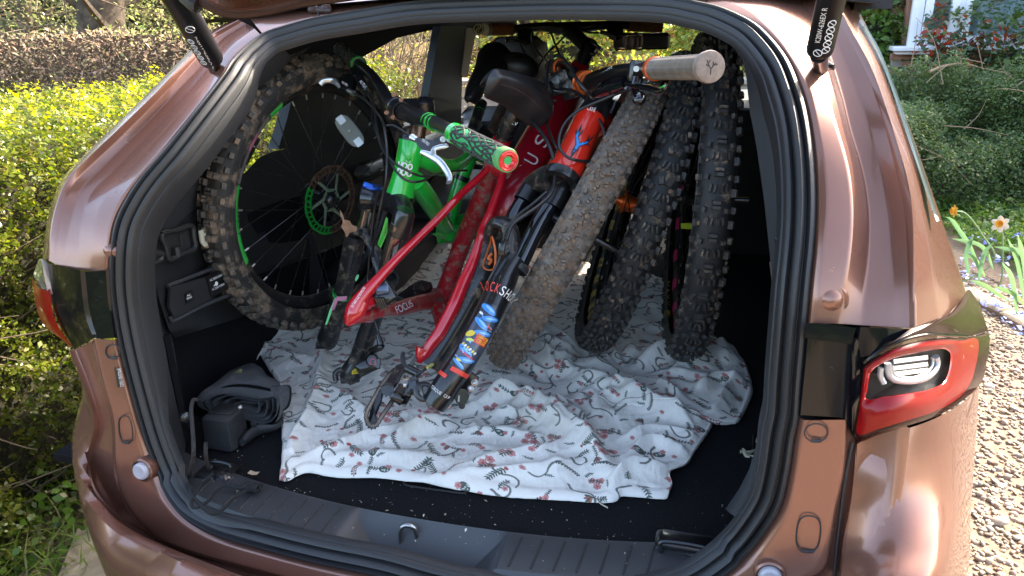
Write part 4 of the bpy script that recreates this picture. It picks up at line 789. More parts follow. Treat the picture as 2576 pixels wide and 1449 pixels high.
cc = PY(265, 40, 10.5); tree('gnarled_tree', 'thick dark ivy-clad trunk rising behind the brown hedge', (cc[0], cc[1]), 6, .40, 51, 3.0, olive, 9000, leafsize=.07, nb=30, bark=mat('dark_bark', (.045, .032, .024), .95, col2=(.09, .065, .045), nscale=8, bump=1, bscale=22))
cc = PY(75, 40, 11.5); tree('bare_tree', 'slender multi-branched bare tree at the far left behind the hedge', (cc[0], cc[1]), 5, .14, 61, 2.6, pale, 9000, leafsize=.06, nb=44, zmin=.12)
cc = PY(450, 40, 17.); tree('leafing_tree', 'pale green leafing tree in the hazy distance behind the left strut', (cc[0], cc[1]), 6, .18, 71, 3.5, pale, 13000, leafsize=.10, nb=40, zmin=.1)
cc = PY(-40, 40, 15.); tree('leafing_tree', 'pale leafing tree cut off by the left picture edge', (cc[0], cc[1]), 6, .18, 81, 3.5, pale, 11000, leafsize=.10, nb=40, zmin=.1)
cc = PY(620, 30, 20.); tree('leafing_tree', 'distant blue-green tree just above the tailgate corner', (cc[0], cc[1]), 6, .2, 91, 3.8, olive, 12000, leafsize=.12, nb=40, zmin=.1)
# distant wood that closes the view
r = np.random.default_rng(95); n = 26000; a = r.uniform(-1.45, 1.25, n); R_ = r.uniform(27, 33, n); pos = np.stack([np.sin(a)*R_, np.cos(a)*R_, np.abs(r.normal(0, 3.2, n))*(1+.35*np.sin(a*9))], 1)
o = quads_mesh('far_woodland', leaves(n, pos, .75, .1, 96, aspect=.8), 4, leafmat('far_wood_leaf', [(.16, .20, .13), (.22, .25, .16), (.12, .16, .11), (.28, .28, .19)], trans=.3), None, 'stuff', faces=LF); o['label'] = 'hazy woodland closing the view far behind the hedges'

# --- seen through the side and front windows
fen = thing('panel_fence', 'tan wooden panel fence seen through the left door window', 'fence', tuple(PZ(1030, 260, 0)*[0, 0, 0]+np.array([-3.3, 6.4, 0])))
fm = mat('fence_board', (.34, .22, .12), .85, col2=(.26, .165, .09), nscale=20, bump=.5, bscale=80)
bd = G(); bd.box((0, 0, 0), (.60, .012, .045), bev=.003); first = None
a = np.array([-3.5, 5.2]); b = np.array([-2.9, 10.2]); L_ = np.linalg.norm(b-a); ang = math.atan2(*(b-a)[::-1])
for j in range(3):
    c = a+(b-a)*((j+.5)/3)
    for i in range(13):
        if first is None:
            first = bd.build('board', fm, fen); o = first; o.matrix_parent_inverse = Matrix.Identity(4)
        else: o = first.copy(); COL.objects.link(o); o.parent = fen
        o.location = (c[0]-fen.location[0], c[1]-fen.location[1], .08+i*.098); o.rotation_euler = (.08, 0, ang); o.scale = (L_/3/1.26, 1, 1)
    c2 = a+(b-a)*(j/3); g = G(); g.box((c2[0], c2[1], .8), (.05, .05, .8), bev=.006); g.build('post', fm, fen)
g = G(); g.poly([(a[0], a[1]+.02, .02), (b[0], b[1]+.02, .02), (b[0], b[1]+.02, 1.3), (a[0], a[1]+.02, 1.3)], .01); g.build('backing', fm, fen)
sh = thing('bare_shrub', 'leafless arching shrub in front of the tan fence, seen through the left door window', 'shrub', (-2.4, 5.0, 0)); g = G(); r = np.random.default_rng(101)
for i in range(130):
    p0 = np.array([-2.35+r.normal(0, .25), 4.9+r.normal(0, .3), .0]); a_ = r.uniform(0, 6.28); sp_ = r.uniform(.3, 1.1); p1 = p0+np.array([math.cos(a_)*sp_*.4, math.sin(a_)*sp_*.4, r.uniform(.8, 1.2)]); p2 = p1+np.array([math.cos(a_)*sp_*.6, math.sin(a_)*sp_*.6, r.uniform(.1, .7)])
    g.tube([p0, p1, p2], [.010, .007, .003], 4, n=8, caps=False)
    for k in range(4): q = p1+(p2-p1)*r.random(); g.tube([q, q+r.normal(0, .16, 3)+[0, 0, .12]], [.004, .002], 3, n=3, caps=False)
g.build('stems', mat('shrub_stem', (.20, .13, .08), .9, col2=(.30, .22, .14), nscale=30), sh, kind='stuff')
p = r.normal(0, 1, (2600, 3))*[.6, .6, .4]+[-2.35, 4.9, 1.25]; quads_mesh('buds', leaves(2600, p, .022, .3, 102), 4, leafmat('bud_leaf', [(.30, .34, .05), (.40, .40, .08)], trans=.5), sh, faces=LF)
def bush(name, label, c, rad, n, size, lm, seed, cat='shrub', group=None, corecol=core, aspect=.6, corek=.45, up=.3):
    t = thing(name, label, cat, (c[0], c[1], 0), group); r = np.random.default_rng(seed); d = r.normal(0, 1, (n, 3)); d /= np.linalg.norm(d, axis=1)[:, None]; d[:, 2] = np.abs(d[:, 2])*np.where(r.random(n) < .15, -1, 1); rad = np.array(rad)
    k = 1+.16*lump(d, 3, seed)+.10*lump(d, 8, seed+1)-np.abs(r.normal(0, .08, n)); pos = np.array(c)+d*rad*k[:, None]
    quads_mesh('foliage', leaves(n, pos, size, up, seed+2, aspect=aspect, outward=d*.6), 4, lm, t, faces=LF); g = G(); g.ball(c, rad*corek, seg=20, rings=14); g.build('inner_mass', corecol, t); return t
yl = leafmat('laurel_leaf', [(.22, .34, .05), (.40, .46, .10), (.55, .50, .10), (.14, .24, .04), (.5, .14, .05)], rough=.15, trans=.5)
bush('golden_shrub', 'glittering yellow-green shrub seen through the windscreen, left of the mirror', (-1.9, 9.0, 1.2), (1.6, .6, .8), 16000, .055, yl, 111)
bush('golden_shrub', 'glittering green shrub with red tips seen through the windscreen, right of the mirror', (.9, 8.6, 1.15), (1.4, .6, .75), 16000, .06, yl, 121)
w_ = G(); w_.box((-.6, 7.4, .42), (4.2, .14, .42), bev=.02); w_.box((-.6, 7.4, .87), (4.3, .18, .03), bev=.01)
tag(w_.build('garden_wall', mat('render_wall', (.40, .37, .31), .9, col2=(.30, .28, .23), nscale=3, bump=.5, bscale=40), None), 'low pale garden wall seen through the windscreen', 'wall')
cr_ = thing('silver_car', 'pale silver car parked beyond the wall, seen blurred through the windscreen', 'car', (-.5, 11.2, 0)); prof = [(-2.1, .35), (-2.1, .75), (-1.9, .95), (-1.0, 1.05), (-.5, 1.45), (.7, 1.48), (1.4, 1.08), (2.0, .95), (2.1, .4)]
g = G(); g.grid([[(-.5+x, 11.2+s*(.85-.12*(z > 1.1)), z) for x, z in prof] for s in (-1, -.5, .5, 1)]); g.poly([(-.5+x, 11.2-.86, z) for x, z in prof]); g.build('body', mat('silver_car_paint', (.50, .54, .60), .3, .4, coat=1), cr_)
g = G(); g.poly([(-.5-.85, 10.31, 1.06), (-.5-.45, 10.36, 1.38), (.2, 10.36, 1.40), (.8, 10.31, 1.06)], .01); g.build('window', bk_gloss, cr_)
for x in (-1.8, .8):
    g = G(); g.lathe((x, 10.40, .33), [0, 1, 0], [(-.06, .2), (-.06, .33), (.14, .33)], 20); g.build('wheel', rubber, cr_)
bush('dark_shrub', 'dark shrub outside the right windows of the car', (3.0, 7.6, .8), (1.2, 1.0, 1.0), 7000, .05, leafmat('dark_shrub_leaf', [(.04, .08, .02), (.08, .13, .03), (.12, .17, .04)], trans=.35), 131)

# --- right: evergreen mound, house corner with window, rose, daffodils, ground cover
mm = leafmat('honeysuckle_leaf', [(.06, .11, .035), (.09, .155, .04), (.14, .21, .055), (.045, .085, .03), (.19, .24, .08)], rough=.4, trans=.35)
mound = thing('evergreen_mound', 'wide dense evergreen shrub bank below the house window', 'shrub', (3.2, 7.0, 0)); r = np.random.default_rng(141); n = 105000
s = r.random(n); t = r.random(n)**.85; x = 1.45+3.4*s; y = 5.2+1.1*t+.25*np.sin(x*3); z = .02+1.03*t**.8
pos = np.stack([x, y, z], 1); f = lump(pos, 3.2, 142); g_ = lump(pos, 9, 143); pos[:, 1] -= .22*f+.10*g_; pos[:, 2] += .10*f+.06*g_; pos += r.normal(0, .035, (n, 3)); pos[:, 1] += r.exponential(.05, n)
quads_mesh('foliage', leaves(n, pos, .024, .35, 144, aspect=.5, outward=np.array([[-.1, -.5, .3]])), 4, mm, mound, faces=LF)
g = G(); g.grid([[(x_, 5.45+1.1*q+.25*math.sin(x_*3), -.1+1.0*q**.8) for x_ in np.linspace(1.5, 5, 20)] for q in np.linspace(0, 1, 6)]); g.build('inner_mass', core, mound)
g = G()
for k in range(60):
    q = r.random(); x_ = r.uniform(1.8, 4.2); p0 = np.array([x_, 5.2+1.0*q+.25*math.sin(x_*3)-.1, .05+1.1*q**.8]); d = r.normal(0, .2, 3)+[0, -.05, .15]; g.tube([p0, p0+d*.6+r.normal(0, .03, 3), p0+d], [.004, .003, .0015], 4, n=6, caps=False)
qa = [P(u, v, d) for u, v, d in [(2338, 180, 6.0), (2375, 166, 6.05), (2420, 160, 6.1), (2460, 168, 6.15)]]; g.tube(qa, [.012, .010, .008, .005], 6, n=20); g.build('stems', mat('pale_stem', (.26, .19, .12), .9), mound, kind='stuff')
house = thing('house', 'white-framed corner of a house with a net-curtained window, top right', 'house', (3.0, 7.4, 0))
HY = 7.3
def HP(u, v, y=HY): return PY(u, v, y)
wp = mat('upvc_white', (.74, .76, .80), .35, coat=.3); brick_m = mat('brown_brick', (.22, .11, .07), .9, col2=(.30, .16, .10), nscale=9, bump=.6, bscale=60); mort = mat('mortar', (.30, .27, .23), .95)
zs = HP(2270, 118)[2]; xl = HP(2285, 100)[0]; zc = HP(2290, 110)[2]
g = G(); g.box((xl+3.0, HY+.16, zs/2-.05), (3.1, .10, zs/2-.02)); g.box((xl+3.0, HY+2.3, 2.6), (3.0, .1, 2.6)); g.build('wall', mort, house)
bb = G(); bb.box((0, 0, 0), (.105, .05, .031), bev=.003); fb = None
for row in range(10):
    for i in range(11):
        x_ = xl-.02+i*.225+(row % 2)*.112; z_ = zs-.09-row*.072
        if fb is None: fb = bb.build('brick', brick_m, house); fb.matrix_parent_inverse = Matrix.Identity(4); o = fb
        else: o = fb.copy(); COL.objects.link(o); o.parent = house
        o.location = (x_-house.location[0], HY+.05-house.location[1], z_)
W = 2.6
g = G(); g.box((xl+W/2-.06, HY-.06, zs-.012), (W/2+.09, .13, .022), bev=.008); g.box((xl+W/2-.06, HY-.04, zs-.05), (W/2+.05, .09, .016), bev=.006); g.build('window_sill', wp, house)
def fr(x0, x1, z0, z1, y=HY, th=.035, dep=.04, mt=wp, nm='window_frame'):
    g = G(); g.box(((x0+x1)/2, y, z1), ((x1-x0)/2, dep, th), bev=.006); g.box(((x0+x1)/2, y-.003, z0), ((x1-x0)/2, dep, th), bev=.006)
    for x_ in (x0, x1): g.box((x_, y-.006, (z0+z1)/2), (th, dep, (z1-z0)/2+th), bev=.006)
    return g.build(nm, mt, house)
zb = HP(2440, 140)[2]; zt = zs+1.35; z0 = zs+.085
x1 = HP(2400, 60)[0]; fr(xl+.04, xl+W, zs+.035, zt, th=.05)
wf = fr(xl+.13, x1-.02, z0+.03, zt-.08, y=HY-.02, th=.035); wf2 = fr(x1+.09, xl+W-.12, z0-.02, zt-.08, y=HY-.02, th=.028)
g = G(); g.box((x1+.035, HY-.004, (zs+zt)/2), (.045, .045, (zt-zs)/2), bev=.006); g.build('mullion', wp, house)
gp = mat('window_glass', (.02, .03, .05), .04, 0, coat=1)
g = G(); g.box(((xl+.13+x1-.02)/2, HY-.01, (z0+zt)/2), ((x1-xl-.15)/2, .004, (zt-z0)/2-.04)); g.build('pane', glass, wf); g = G(); g.box(((x1+.09+xl+W-.12)/2, HY-.01, (z0+zt)/2), ((xl+W-.21-x1)/2, .004, (zt-z0)/2-.04)); g.build('pane', glass, wf2)
g = G(); xs_ = np.linspace(xl+.1, xl+W, 160); g.grid([[(x_, HY+.14+.018*math.sin(x_*42)+.012*math.sin(x_*97+1), z_) for x_ in xs_] for z_ in (zs, zt)]); g.build('net_curtain', mat('net_curtain', (.36, .42, .52), .8, col2=(.24, .30, .40), nscale=3), house)
g = G(); g.box((xl+.06, HY+.75, 1.6), (.06, .5, 1.6), bev=.01); g.build('return_wall', brick_m, house)
bush('laurel', 'dark green laurel behind the corner of the house', (1.9, 8.3, 1.0), (.62, .8, 1.05), 9000, .055, leafmat('laurel_dark', [(.05, .11, .02), (.09, .17, .03), (.15, .24, .05), (.035, .07, .02)], trans=.35, rough=.25), 151)
# rose bush in front of the window
rose = thing('rose_bush', 'sparse rose bush with red young leaves in front of the house window', 'shrub', (2.9, 6.5, 0)); g = G(); lp = []; lr_ = []; r = np.random.default_rng(161)
for (u, v, u2, v2) in [(2440,200,2385,30),(2440,200,2350,60),(2390,190,2340,90),(2460,190,2420,60),(2470,200,2500,70),(2480,190,2530,95),(2500,200,2560,90),(2420,190,2400,110),(2450,195,2470,100),(2360,180,2330,105),(2520,200,2545,130),(2560,190,2590,60),(2380,150,2365,20),(2410,180,2440,120)]:
    d = 6.9+r.normal(0, .12); a_ = P(u, v, d); b_ = P(u2, v2, d-.2); m_ = (a_+b_)/2+r.normal(0, .05, 3); g.tube([a_, m_, b_], [.006, .004, .002], 5, n=12); c = cr(np.array([a_, m_, b_]), 14)
    for q in c[2:]:
        for k in range(5): (lp if r.random() < .66 else lr_).append(q+r.normal(0, .045, 3))
    for k in range(7): (lr_ if r.random() < .7 else lp).append(c[-1]+r.normal(0, .05, 3))
g.build('stem', mat('rose_stem', (.12, .13, .05), .7), rose, kind='stuff')
quads_mesh('foliage', leaves(len(lp), np.array(lp), .062, .6, 162, aspect=.62), 4, leafmat('rose_leaf', [(.05, .09, .05), (.09, .13, .06), (.07, .10, .08)], rough=.3, trans=.25), rose, 'stuff', faces=LF)
quads_mesh('red_leaf', leaves(len(lr_), np.array(lr_), .060, .5, 163, aspect=.55), 4, leafmat('rose_red_leaf', [(.22, .03, .025), (.32, .06, .03), (.20, .09, .04)], rough=.3, trans=.45), rose, 'stuff', faces=LF)
# daffodils
def blade(g, pts, w_):
    c = cr(np.array(pts), 12); t = np.gradient(c, axis=0); rows = []
    for i, (p_, d_) in enumerate(zip(c, t)):
        s_ = nrm(np.cross(d_, CAM-p_)); k = w_*math.sin(math.pi*min(1, .25+.75*(1-i/11)))**.6*(1 if i < 9 else (11.2-i)/2.4); rows.append([p_-s_*k, p_+nrm(CAM-p_)*k*-.3, p_+s_*k])
    g.grid(rows)
def daffodil(u, v, d, label, face, scale=1., petal=(.78, .76, .62), cup=(.85, .42, .02), stem=None):
    c = P(u, v, d); foot = np.array([c[0]+.05, c[1]+.05, .0]); t = thing('daffodil', label, 'flower', tuple(foot), 'daffodils in the right flower bed'); g = G(); st = [P(*q) for q in stem]; g.tube([foot, *st, c], [.005]*(len(st)+1)+[.004], 6, n=24); g.build('stem', mat('daffodil_stem', (.16, .26, .12), .5), t)
    f_ = nrm(face); a_ = nrm(np.cross(f_, [0, 0, 1])); b_ = np.cross(a_, f_); R_ = .040*scale
    pm = mat('daffodil_petal', petal, .6); 
    for k in range(6):
        an = k*math.pi/3+.3; dr = a_*math.cos(an)+b_*math.sin(an); sd = np.cross(dr, f_); g = G(); g.grid([[c+dr*R_*q-sd*w_*R_+f_*h*R_, c+dr*R_*q+f_*(h+.08)*R_, c+dr*R_*q+sd*w_*R_+f_*h*R_] for q, w_, h in ((.05, .10, 0), (.4, .34, -.02), (.75, .36, .04), (1.0, .22, .12), (1.12, .03, .10))]); g.build('petal', pm, t, smooth=70)
    g = G(); g.lathe(c, f_, [(0, R_*.12), (R_*.1, R_*.28), (R_*.45, R_*.36), (R_*.62, R_*.46), (R_*.58, R_*.42), (R_*.1, R_*.2), (R_*.08, .001)], 18); g.build('trumpet', mat('daffodil_cup', cup, .5), t)
    return t
dv = lambda u, v: nrm(CAM-P(u, v, 4))
daffodil(2517, 564, 4.0, 'cream daffodil with an orange-yellow cup facing the camera', dv(2517, 564)+np.array([-.3, 0, .1]), 1.05, stem=[(2520, 700, 4.05), (2522, 600, 4.05)])
daffodil(2402, 531, 4.1, 'smaller yellow daffodil turned sideways on a bent stem', np.array([-1, -.25, .05]), .8, petal=(.80, .62, .10), stem=[(2500, 660, 4.2), (2470, 590, 4.2), (2430, 538, 4.15)])
lv = thing('daffodil_clump', 'arching strap leaves of the daffodils in the right flower bed', 'plant', tuple(PZ(2520, 700, 0))); g = G()
for pts in ([(2480,700,4.1),(2450,650,4.1),(2420,640,4.1)],[(2500,680,4.0),(2470,620,4.0),(2395,600,4.0)],[(2460,720,3.9),(2475,640,3.9),(2500,610,3.9)],[(2576,760,3.8),(2560,660,3.8),(2535,600,3.8)],[(2590,720,3.8),(2570,640,3.8),(2500,560+60,3.8)],[(2540,760,3.7),(2480,720,3.7),(2440,705,3.7)],
            [(2560,800,3.6),(2545,700,3.6),(2520,660,3.6)],[(2580,740,3.7),(2576,660,3.7),(2560,590,3.7)],[(2470,700,4.1),(2440,620,4.1),(2400,560,4.1)],[(2450,640,4.2),(2400,560,4.2),(2378,545,4.2)],[(2590,780,3.6),(2550,740,3.6),(2500,720,3.6)],[(2440,700,4.0),(2430,640,4.0),(2450,590,4.0)]): blade(g, [P(*q) for q in pts], .011)
g.build('leaf_blades', leafmat('daffodil_leaf', [(.13, .24, .12), (.18, .30, .14), (.22, .34, .12)], trans=.35), lv, smooth=70)
# low ground cover with small blue flowers
r = np.random.default_rng(171); n = 30000; p = r.uniform([2.0, 2.35], [4.2, 5.6], (n, 2)); keep = p[:, 0] > 2.86-(p[:, 1]-2.4)*.40; p = p[keep]; n = len(p); h = np.abs(.10+.05*lump(np.c_[p, np.zeros(n)], 6, 172))*r.random(n)**.5
o = quads_mesh('ground_cover', leaves(n, np.c_[p, h+.01], .034, .8, 173, aspect=.5), 4, leafmat('cover_leaf', [(.07, .15, .035), (.12, .22, .05), (.17, .28, .05), (.22, .30, .05)], trans=.4), None, 'stuff', faces=LF); o['label'] = 'low green ground cover filling the right flower bed'
fl_ = thing('forget_me_nots', 'scattered small blue forget-me-not flowers in the right bed', 'flowers', (2.8, 4.2, 0)); bp = []
for (u, v) in [(2445,530+70),(2478,610),(2441,635),(2420,655),(2510,650),(2538,655),(2530,690),(2455,700),(2560,590),(2500,735),(2550,745),(2565,790),(2480,765),(2520,800),(2540,720),(2570,700),(2430,690),(2500,600),(2455,670),(2510,770),(2560,830),(2475,645)]:
    z_ = .13; c = PZ(u, v, z_)
    for k in range(7): bp.append(c+r.normal(0, .013, 3))
quads_mesh('blossom', leaves(len(bp), np.array(bp), .022, 1.2, 174, aspect=.9), 4, leafmat('blue_petal', [(.22, .30, .75), (.35, .42, .85), (.28, .34, .80)], trans=.2), fl_, faces=LF)
# stone edging between bed and gravel
ed = thing('bed_edging', 'mossy grey stone kerb between the flower bed and the gravel', 'kerb', (2.4, 3.2, 0)); em = mat('edging_stone', (.33, .27, .20), .9, col2=(.22, .19, .14), nscale=10, bump=.8, bscale=60)
e0 = PZ(2440, 735, .03); e1 = PZ(2590, 815, .03); dr = nrm((e1-e0)*[1, 1, 0])
for k in range(-2, 5):
    c = e0+dr*(.12+k*.36); g = G(); g.box((c[0], c[1], .01), (.172, .055, .035), [dr, np.cross([0, 0, 1], dr), [0, 0, 1]], bev=.012); g.build('edging_stone', em, ed)
# unseen hedge added behind the photographer for the paint to mirror
bh = thing('reflection_hedge', 'unseen hedge added behind the photographer for the car paint to mirror', 'hedge', (0, -6.5, 0)); r = np.random.default_rng(181); n = 9000; pos = np.stack([r.uniform(-7, 6, n), -6.2+.3*r.normal(0, 1, n)*.5, r.uniform(0, 2.0, n)], 1)
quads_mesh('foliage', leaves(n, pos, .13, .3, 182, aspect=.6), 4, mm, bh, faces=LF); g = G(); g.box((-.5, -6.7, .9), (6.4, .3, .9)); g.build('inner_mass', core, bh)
# ================================================================== WHAT LIES IN THE BOOT
# --- floral sheet -------------------------------------------------------------------
def fold_noise(x, y, seed, f):
    r = np.random.default_rng(seed); h = np.zeros_like(x); wx = np.zeros_like(x); wy = np.zeros_like(x)
    for k in range(4): a = r.normal(0, 1, 2)*f*.6; wx += np.sin(a[0]*x+a[1]*y+r.uniform(0, 6)); wy += np.sin(a[1]*x-a[0]*y+r.uniform(0, 6))
    for k in range(5):
        a = r.normal(0, 1, 2); a = a/np.linalg.norm(a)*f*(1+.6*k); v = np.sin(a[0]*x+a[1]*y+1.1*wx*(k % 2)+.9*wy*((k+1) % 2)+r.uniform(0, 6)); h += (1-np.abs(v))**2/(1+.7*k)
    return h/2.3
ZC = .772
def fl2(k, pts, z=ZC): return np.array([PZ(u, v, z)[:2] for u, v in T(k, pts)])
front = np.vstack([fl2('b1', [(112, 782), (160, 786), (250, 748), (400, 770), (640, 776), (800, 800), (1000, 835), (1300, 870), (1600, 884), (1770, 892), (1815, 884), (1850, 862), (1960, 868), (2062, 874), (2080, 850)])])
right = np.vstack([fl2('b1', [(2080, 850), (2096, 800), (2090, 742), (2170, 702), (2212, 640), (2296, 520), (2288, 470), (2310, 505), (2390, 505), (2440, 480), (2502, 340), (2470, 230), (2400, 140), (2340, 95)]), np.array([PZ(u, v, ZC)[:2] for u, v in [(1780, 820), (1700, 740), (1648, 690)]])])
back = np.array([PZ(u, v, ZC)[:2] for u, v in [(860, 690), (900, 655), (960, 625), (1040, 600), (1120, 590), (1200, 600), (1350, 630), (1500, 660), (1600, 680), (1648, 690)]])
left = np.vstack([fl2('b1', [(112, 782), (130, 640), (125, 500), (118, 380), (100, 290), (60, 230), (10, 150)]), np.array([PZ(u, v, .80)[:2] for u, v in [(640, 870), (617, 822), (690, 800), (790, 750), (860, 690)]])])
def rs(p, n): q = cr(np.c_[p, np.zeros(len(p))], n)[:, :2]; return q
NS, NT = 430, 340
A_, B_, L2, R2 = rs(front, NS), rs(back, NS), rs(left, NT), rs(right, NT)
s = np.linspace(0, 1, NS)[None, :, None]; t = np.linspace(0, 1, NT)[:, None, None]
Cn = (1-t)*A_[None]+t*B_[None]+(1-s)*L2[:, None]+s*R2[:, None]-((1-s)*(1-t)*A_[0]+s*(1-t)*A_[-1]+(1-s)*t*B_[0]+s*t*B_[-1])
X, Y = Cn[..., 0], Cn[..., 1]
edge = np.minimum(np.minimum(np.broadcast_to(s[..., 0], X.shape), 1-s[..., 0])*NS, np.minimum(np.broadcast_to(t[..., 0], X.shape), 1-t[..., 0])*NT)
H = .010*fold_noise(X, Y, 5, 12)+.004*fold_noise(X, Y, 6, 30)+.0028*fold_noise(X, Y, 8, 60)+.0015*fold_noise(X, Y, 11, 130)+.012*(.5+.5*np.sin(X*9+2)*np.cos(Y*7))
folds = [([(120, 700), (210, 570), (300, 430), (335, 250), (315, 90)], .024, .016), ([(160, 720), (400, 650), (700, 565), (1000, 520)], .018, .018), ([(250, 745), (420, 700), (700, 690), (960, 700)], .012, .02), ([(340, 340), (450, 400), (600, 500), (740, 480), (900, 440)], .016, .018),
 ([(640, 650), (800, 565), (1010, 505)], .018, .014), ([(790, 805), (1000, 790), (1350, 760), (1640, 705)], .016, .016), ([(960, 790), (1250, 690), (1500, 640), (1620, 600)], .012, .016), ([(1090, 350), (1400, 420), (1650, 600), (1790, 790)], .026, .020), ([(1330, 340), (1600, 470), (1740, 690)], .016, .014),
 ([(1500, 240), (1800, 350), (2050, 470), (2270, 515)], .026, .022), ([(1700, 225), (2000, 330), (2180, 450)], .018, .018), ([(1360, 60), (1480, 140), (1610, 190)], .028, .016), ([(1420, 20), (1520, 90), (1620, 170)], .022, .012), ([(1330, 110), (1460, 200), (1600, 240)], .022, .018),
 ([(1900, 230), (2080, 190), (2300, 130)], .024, .018), ([(2060, 320), (2200, 240), (2400, 150)], .022, .018), ([(2200, 400), (2330, 320), (2490, 330)], .020, .018), ([(2280, 480), (2350, 400), (2420, 300)], .015, .012), ([(1860, 700), (2000, 620), (2190, 680)], .016, .013), ([(1780, 860), (1880, 740), (2080, 745)], .020, .016), ([(1850, 600), (2000, 560), (2230, 600)], .013, .012),
 ([(420, 130), (560, 230), (700, 300)], .014, .016), ([(0, 120), (150, 190), (300, 210)], .016, .02), ([(60, 20), (180, 70), (330, 60)], .018, .02), ([(1050, 560), (1250, 560), (1450, 600)], .011, .013), ([(1250, 460), (1450, 500), (1600, 600)], .013, .013), ([(1900, 380), (2060, 440), (2200, 560)], .014, .012), ([(1000, 470), (1130, 420), (1350, 330)], .014, .018)]
for pts, hh, ww in folds:
    q = cr(np.c_[fl2('b1', pts), np.zeros(len(pts))], 24)[:, :2]; dmin = np.full(X.shape, 9.); tt = np.zeros(X.shape)
    for i in range(23):
        a, b = q[i], q[i+1]; ab = b-a; k = np.clip(((X-a[0])*ab[0]+(Y-a[1])*ab[1])/(ab@ab), 0, 1); d = np.hypot(X-a[0]-k*ab[0], Y-a[1]-k*ab[1]); side_ = np.sign((X-a[0])*ab[1]-(Y-a[1])*ab[0]); d = d*np.where(side_ > 0, .75, 1.35); m = d < dmin; dmin = np.where(m, d, dmin); tt = np.where(m, (i+k)/23, tt)
    H += hh*1.25*np.exp(-(dmin/ww)**1.6)*np.sin(np.pi*np.clip(tt*.96+.03, 0, 1))**.5
# bunching towards the tyres and the left end, slack behind
def heap(u, v, r_, h_): 
    c = PZ(u, v, ZC); global H; H = H+h_*np.exp(-((X-c[0])**2+(Y-c[1])**2)/r_**2)
for u, v, r_, h_ in ((640, 835, .10, .045), (1050, 640, .28, .05), (1300, 640, .25, .04), (1650, 745, .12, .05), (1830, 900, .10, .03), (1350, 900, .08, .012), (760, 800, .12, .03)): heap(u, v, r_, h_)
for cx, cy in ((.13, .47), (.27, .56), (.40, .765)):            # wheels press the sheet down, pleats radiate from them
    d = np.hypot(X-cx, Y-cy); an = np.arctan2(Y-cy, X-cx); H += .011*np.exp(-((d-.13)/.07)**2)*(.5+.5*np.sin(an*13+2*np.sin(an*3))); H *= 1-.6*np.exp(-(d/.06)**2)
e_ = np.clip(edge/5, 0, 1); Z = .762+H*(.30+.70*np.clip(edge/16, 0, 1))*1.0+.004*np.sin(np.clip(edge/6, 0, 1)*np.pi)-.003*(1-e_)
X2 = X+.010*(fold_noise(X, Y, 9, 18)-.4)*np.clip(edge/12, .25, 1); Y2 = Y+.010*(fold_noise(X, Y, 10, 18)-.4)*np.clip(edge/12, .25, 1)
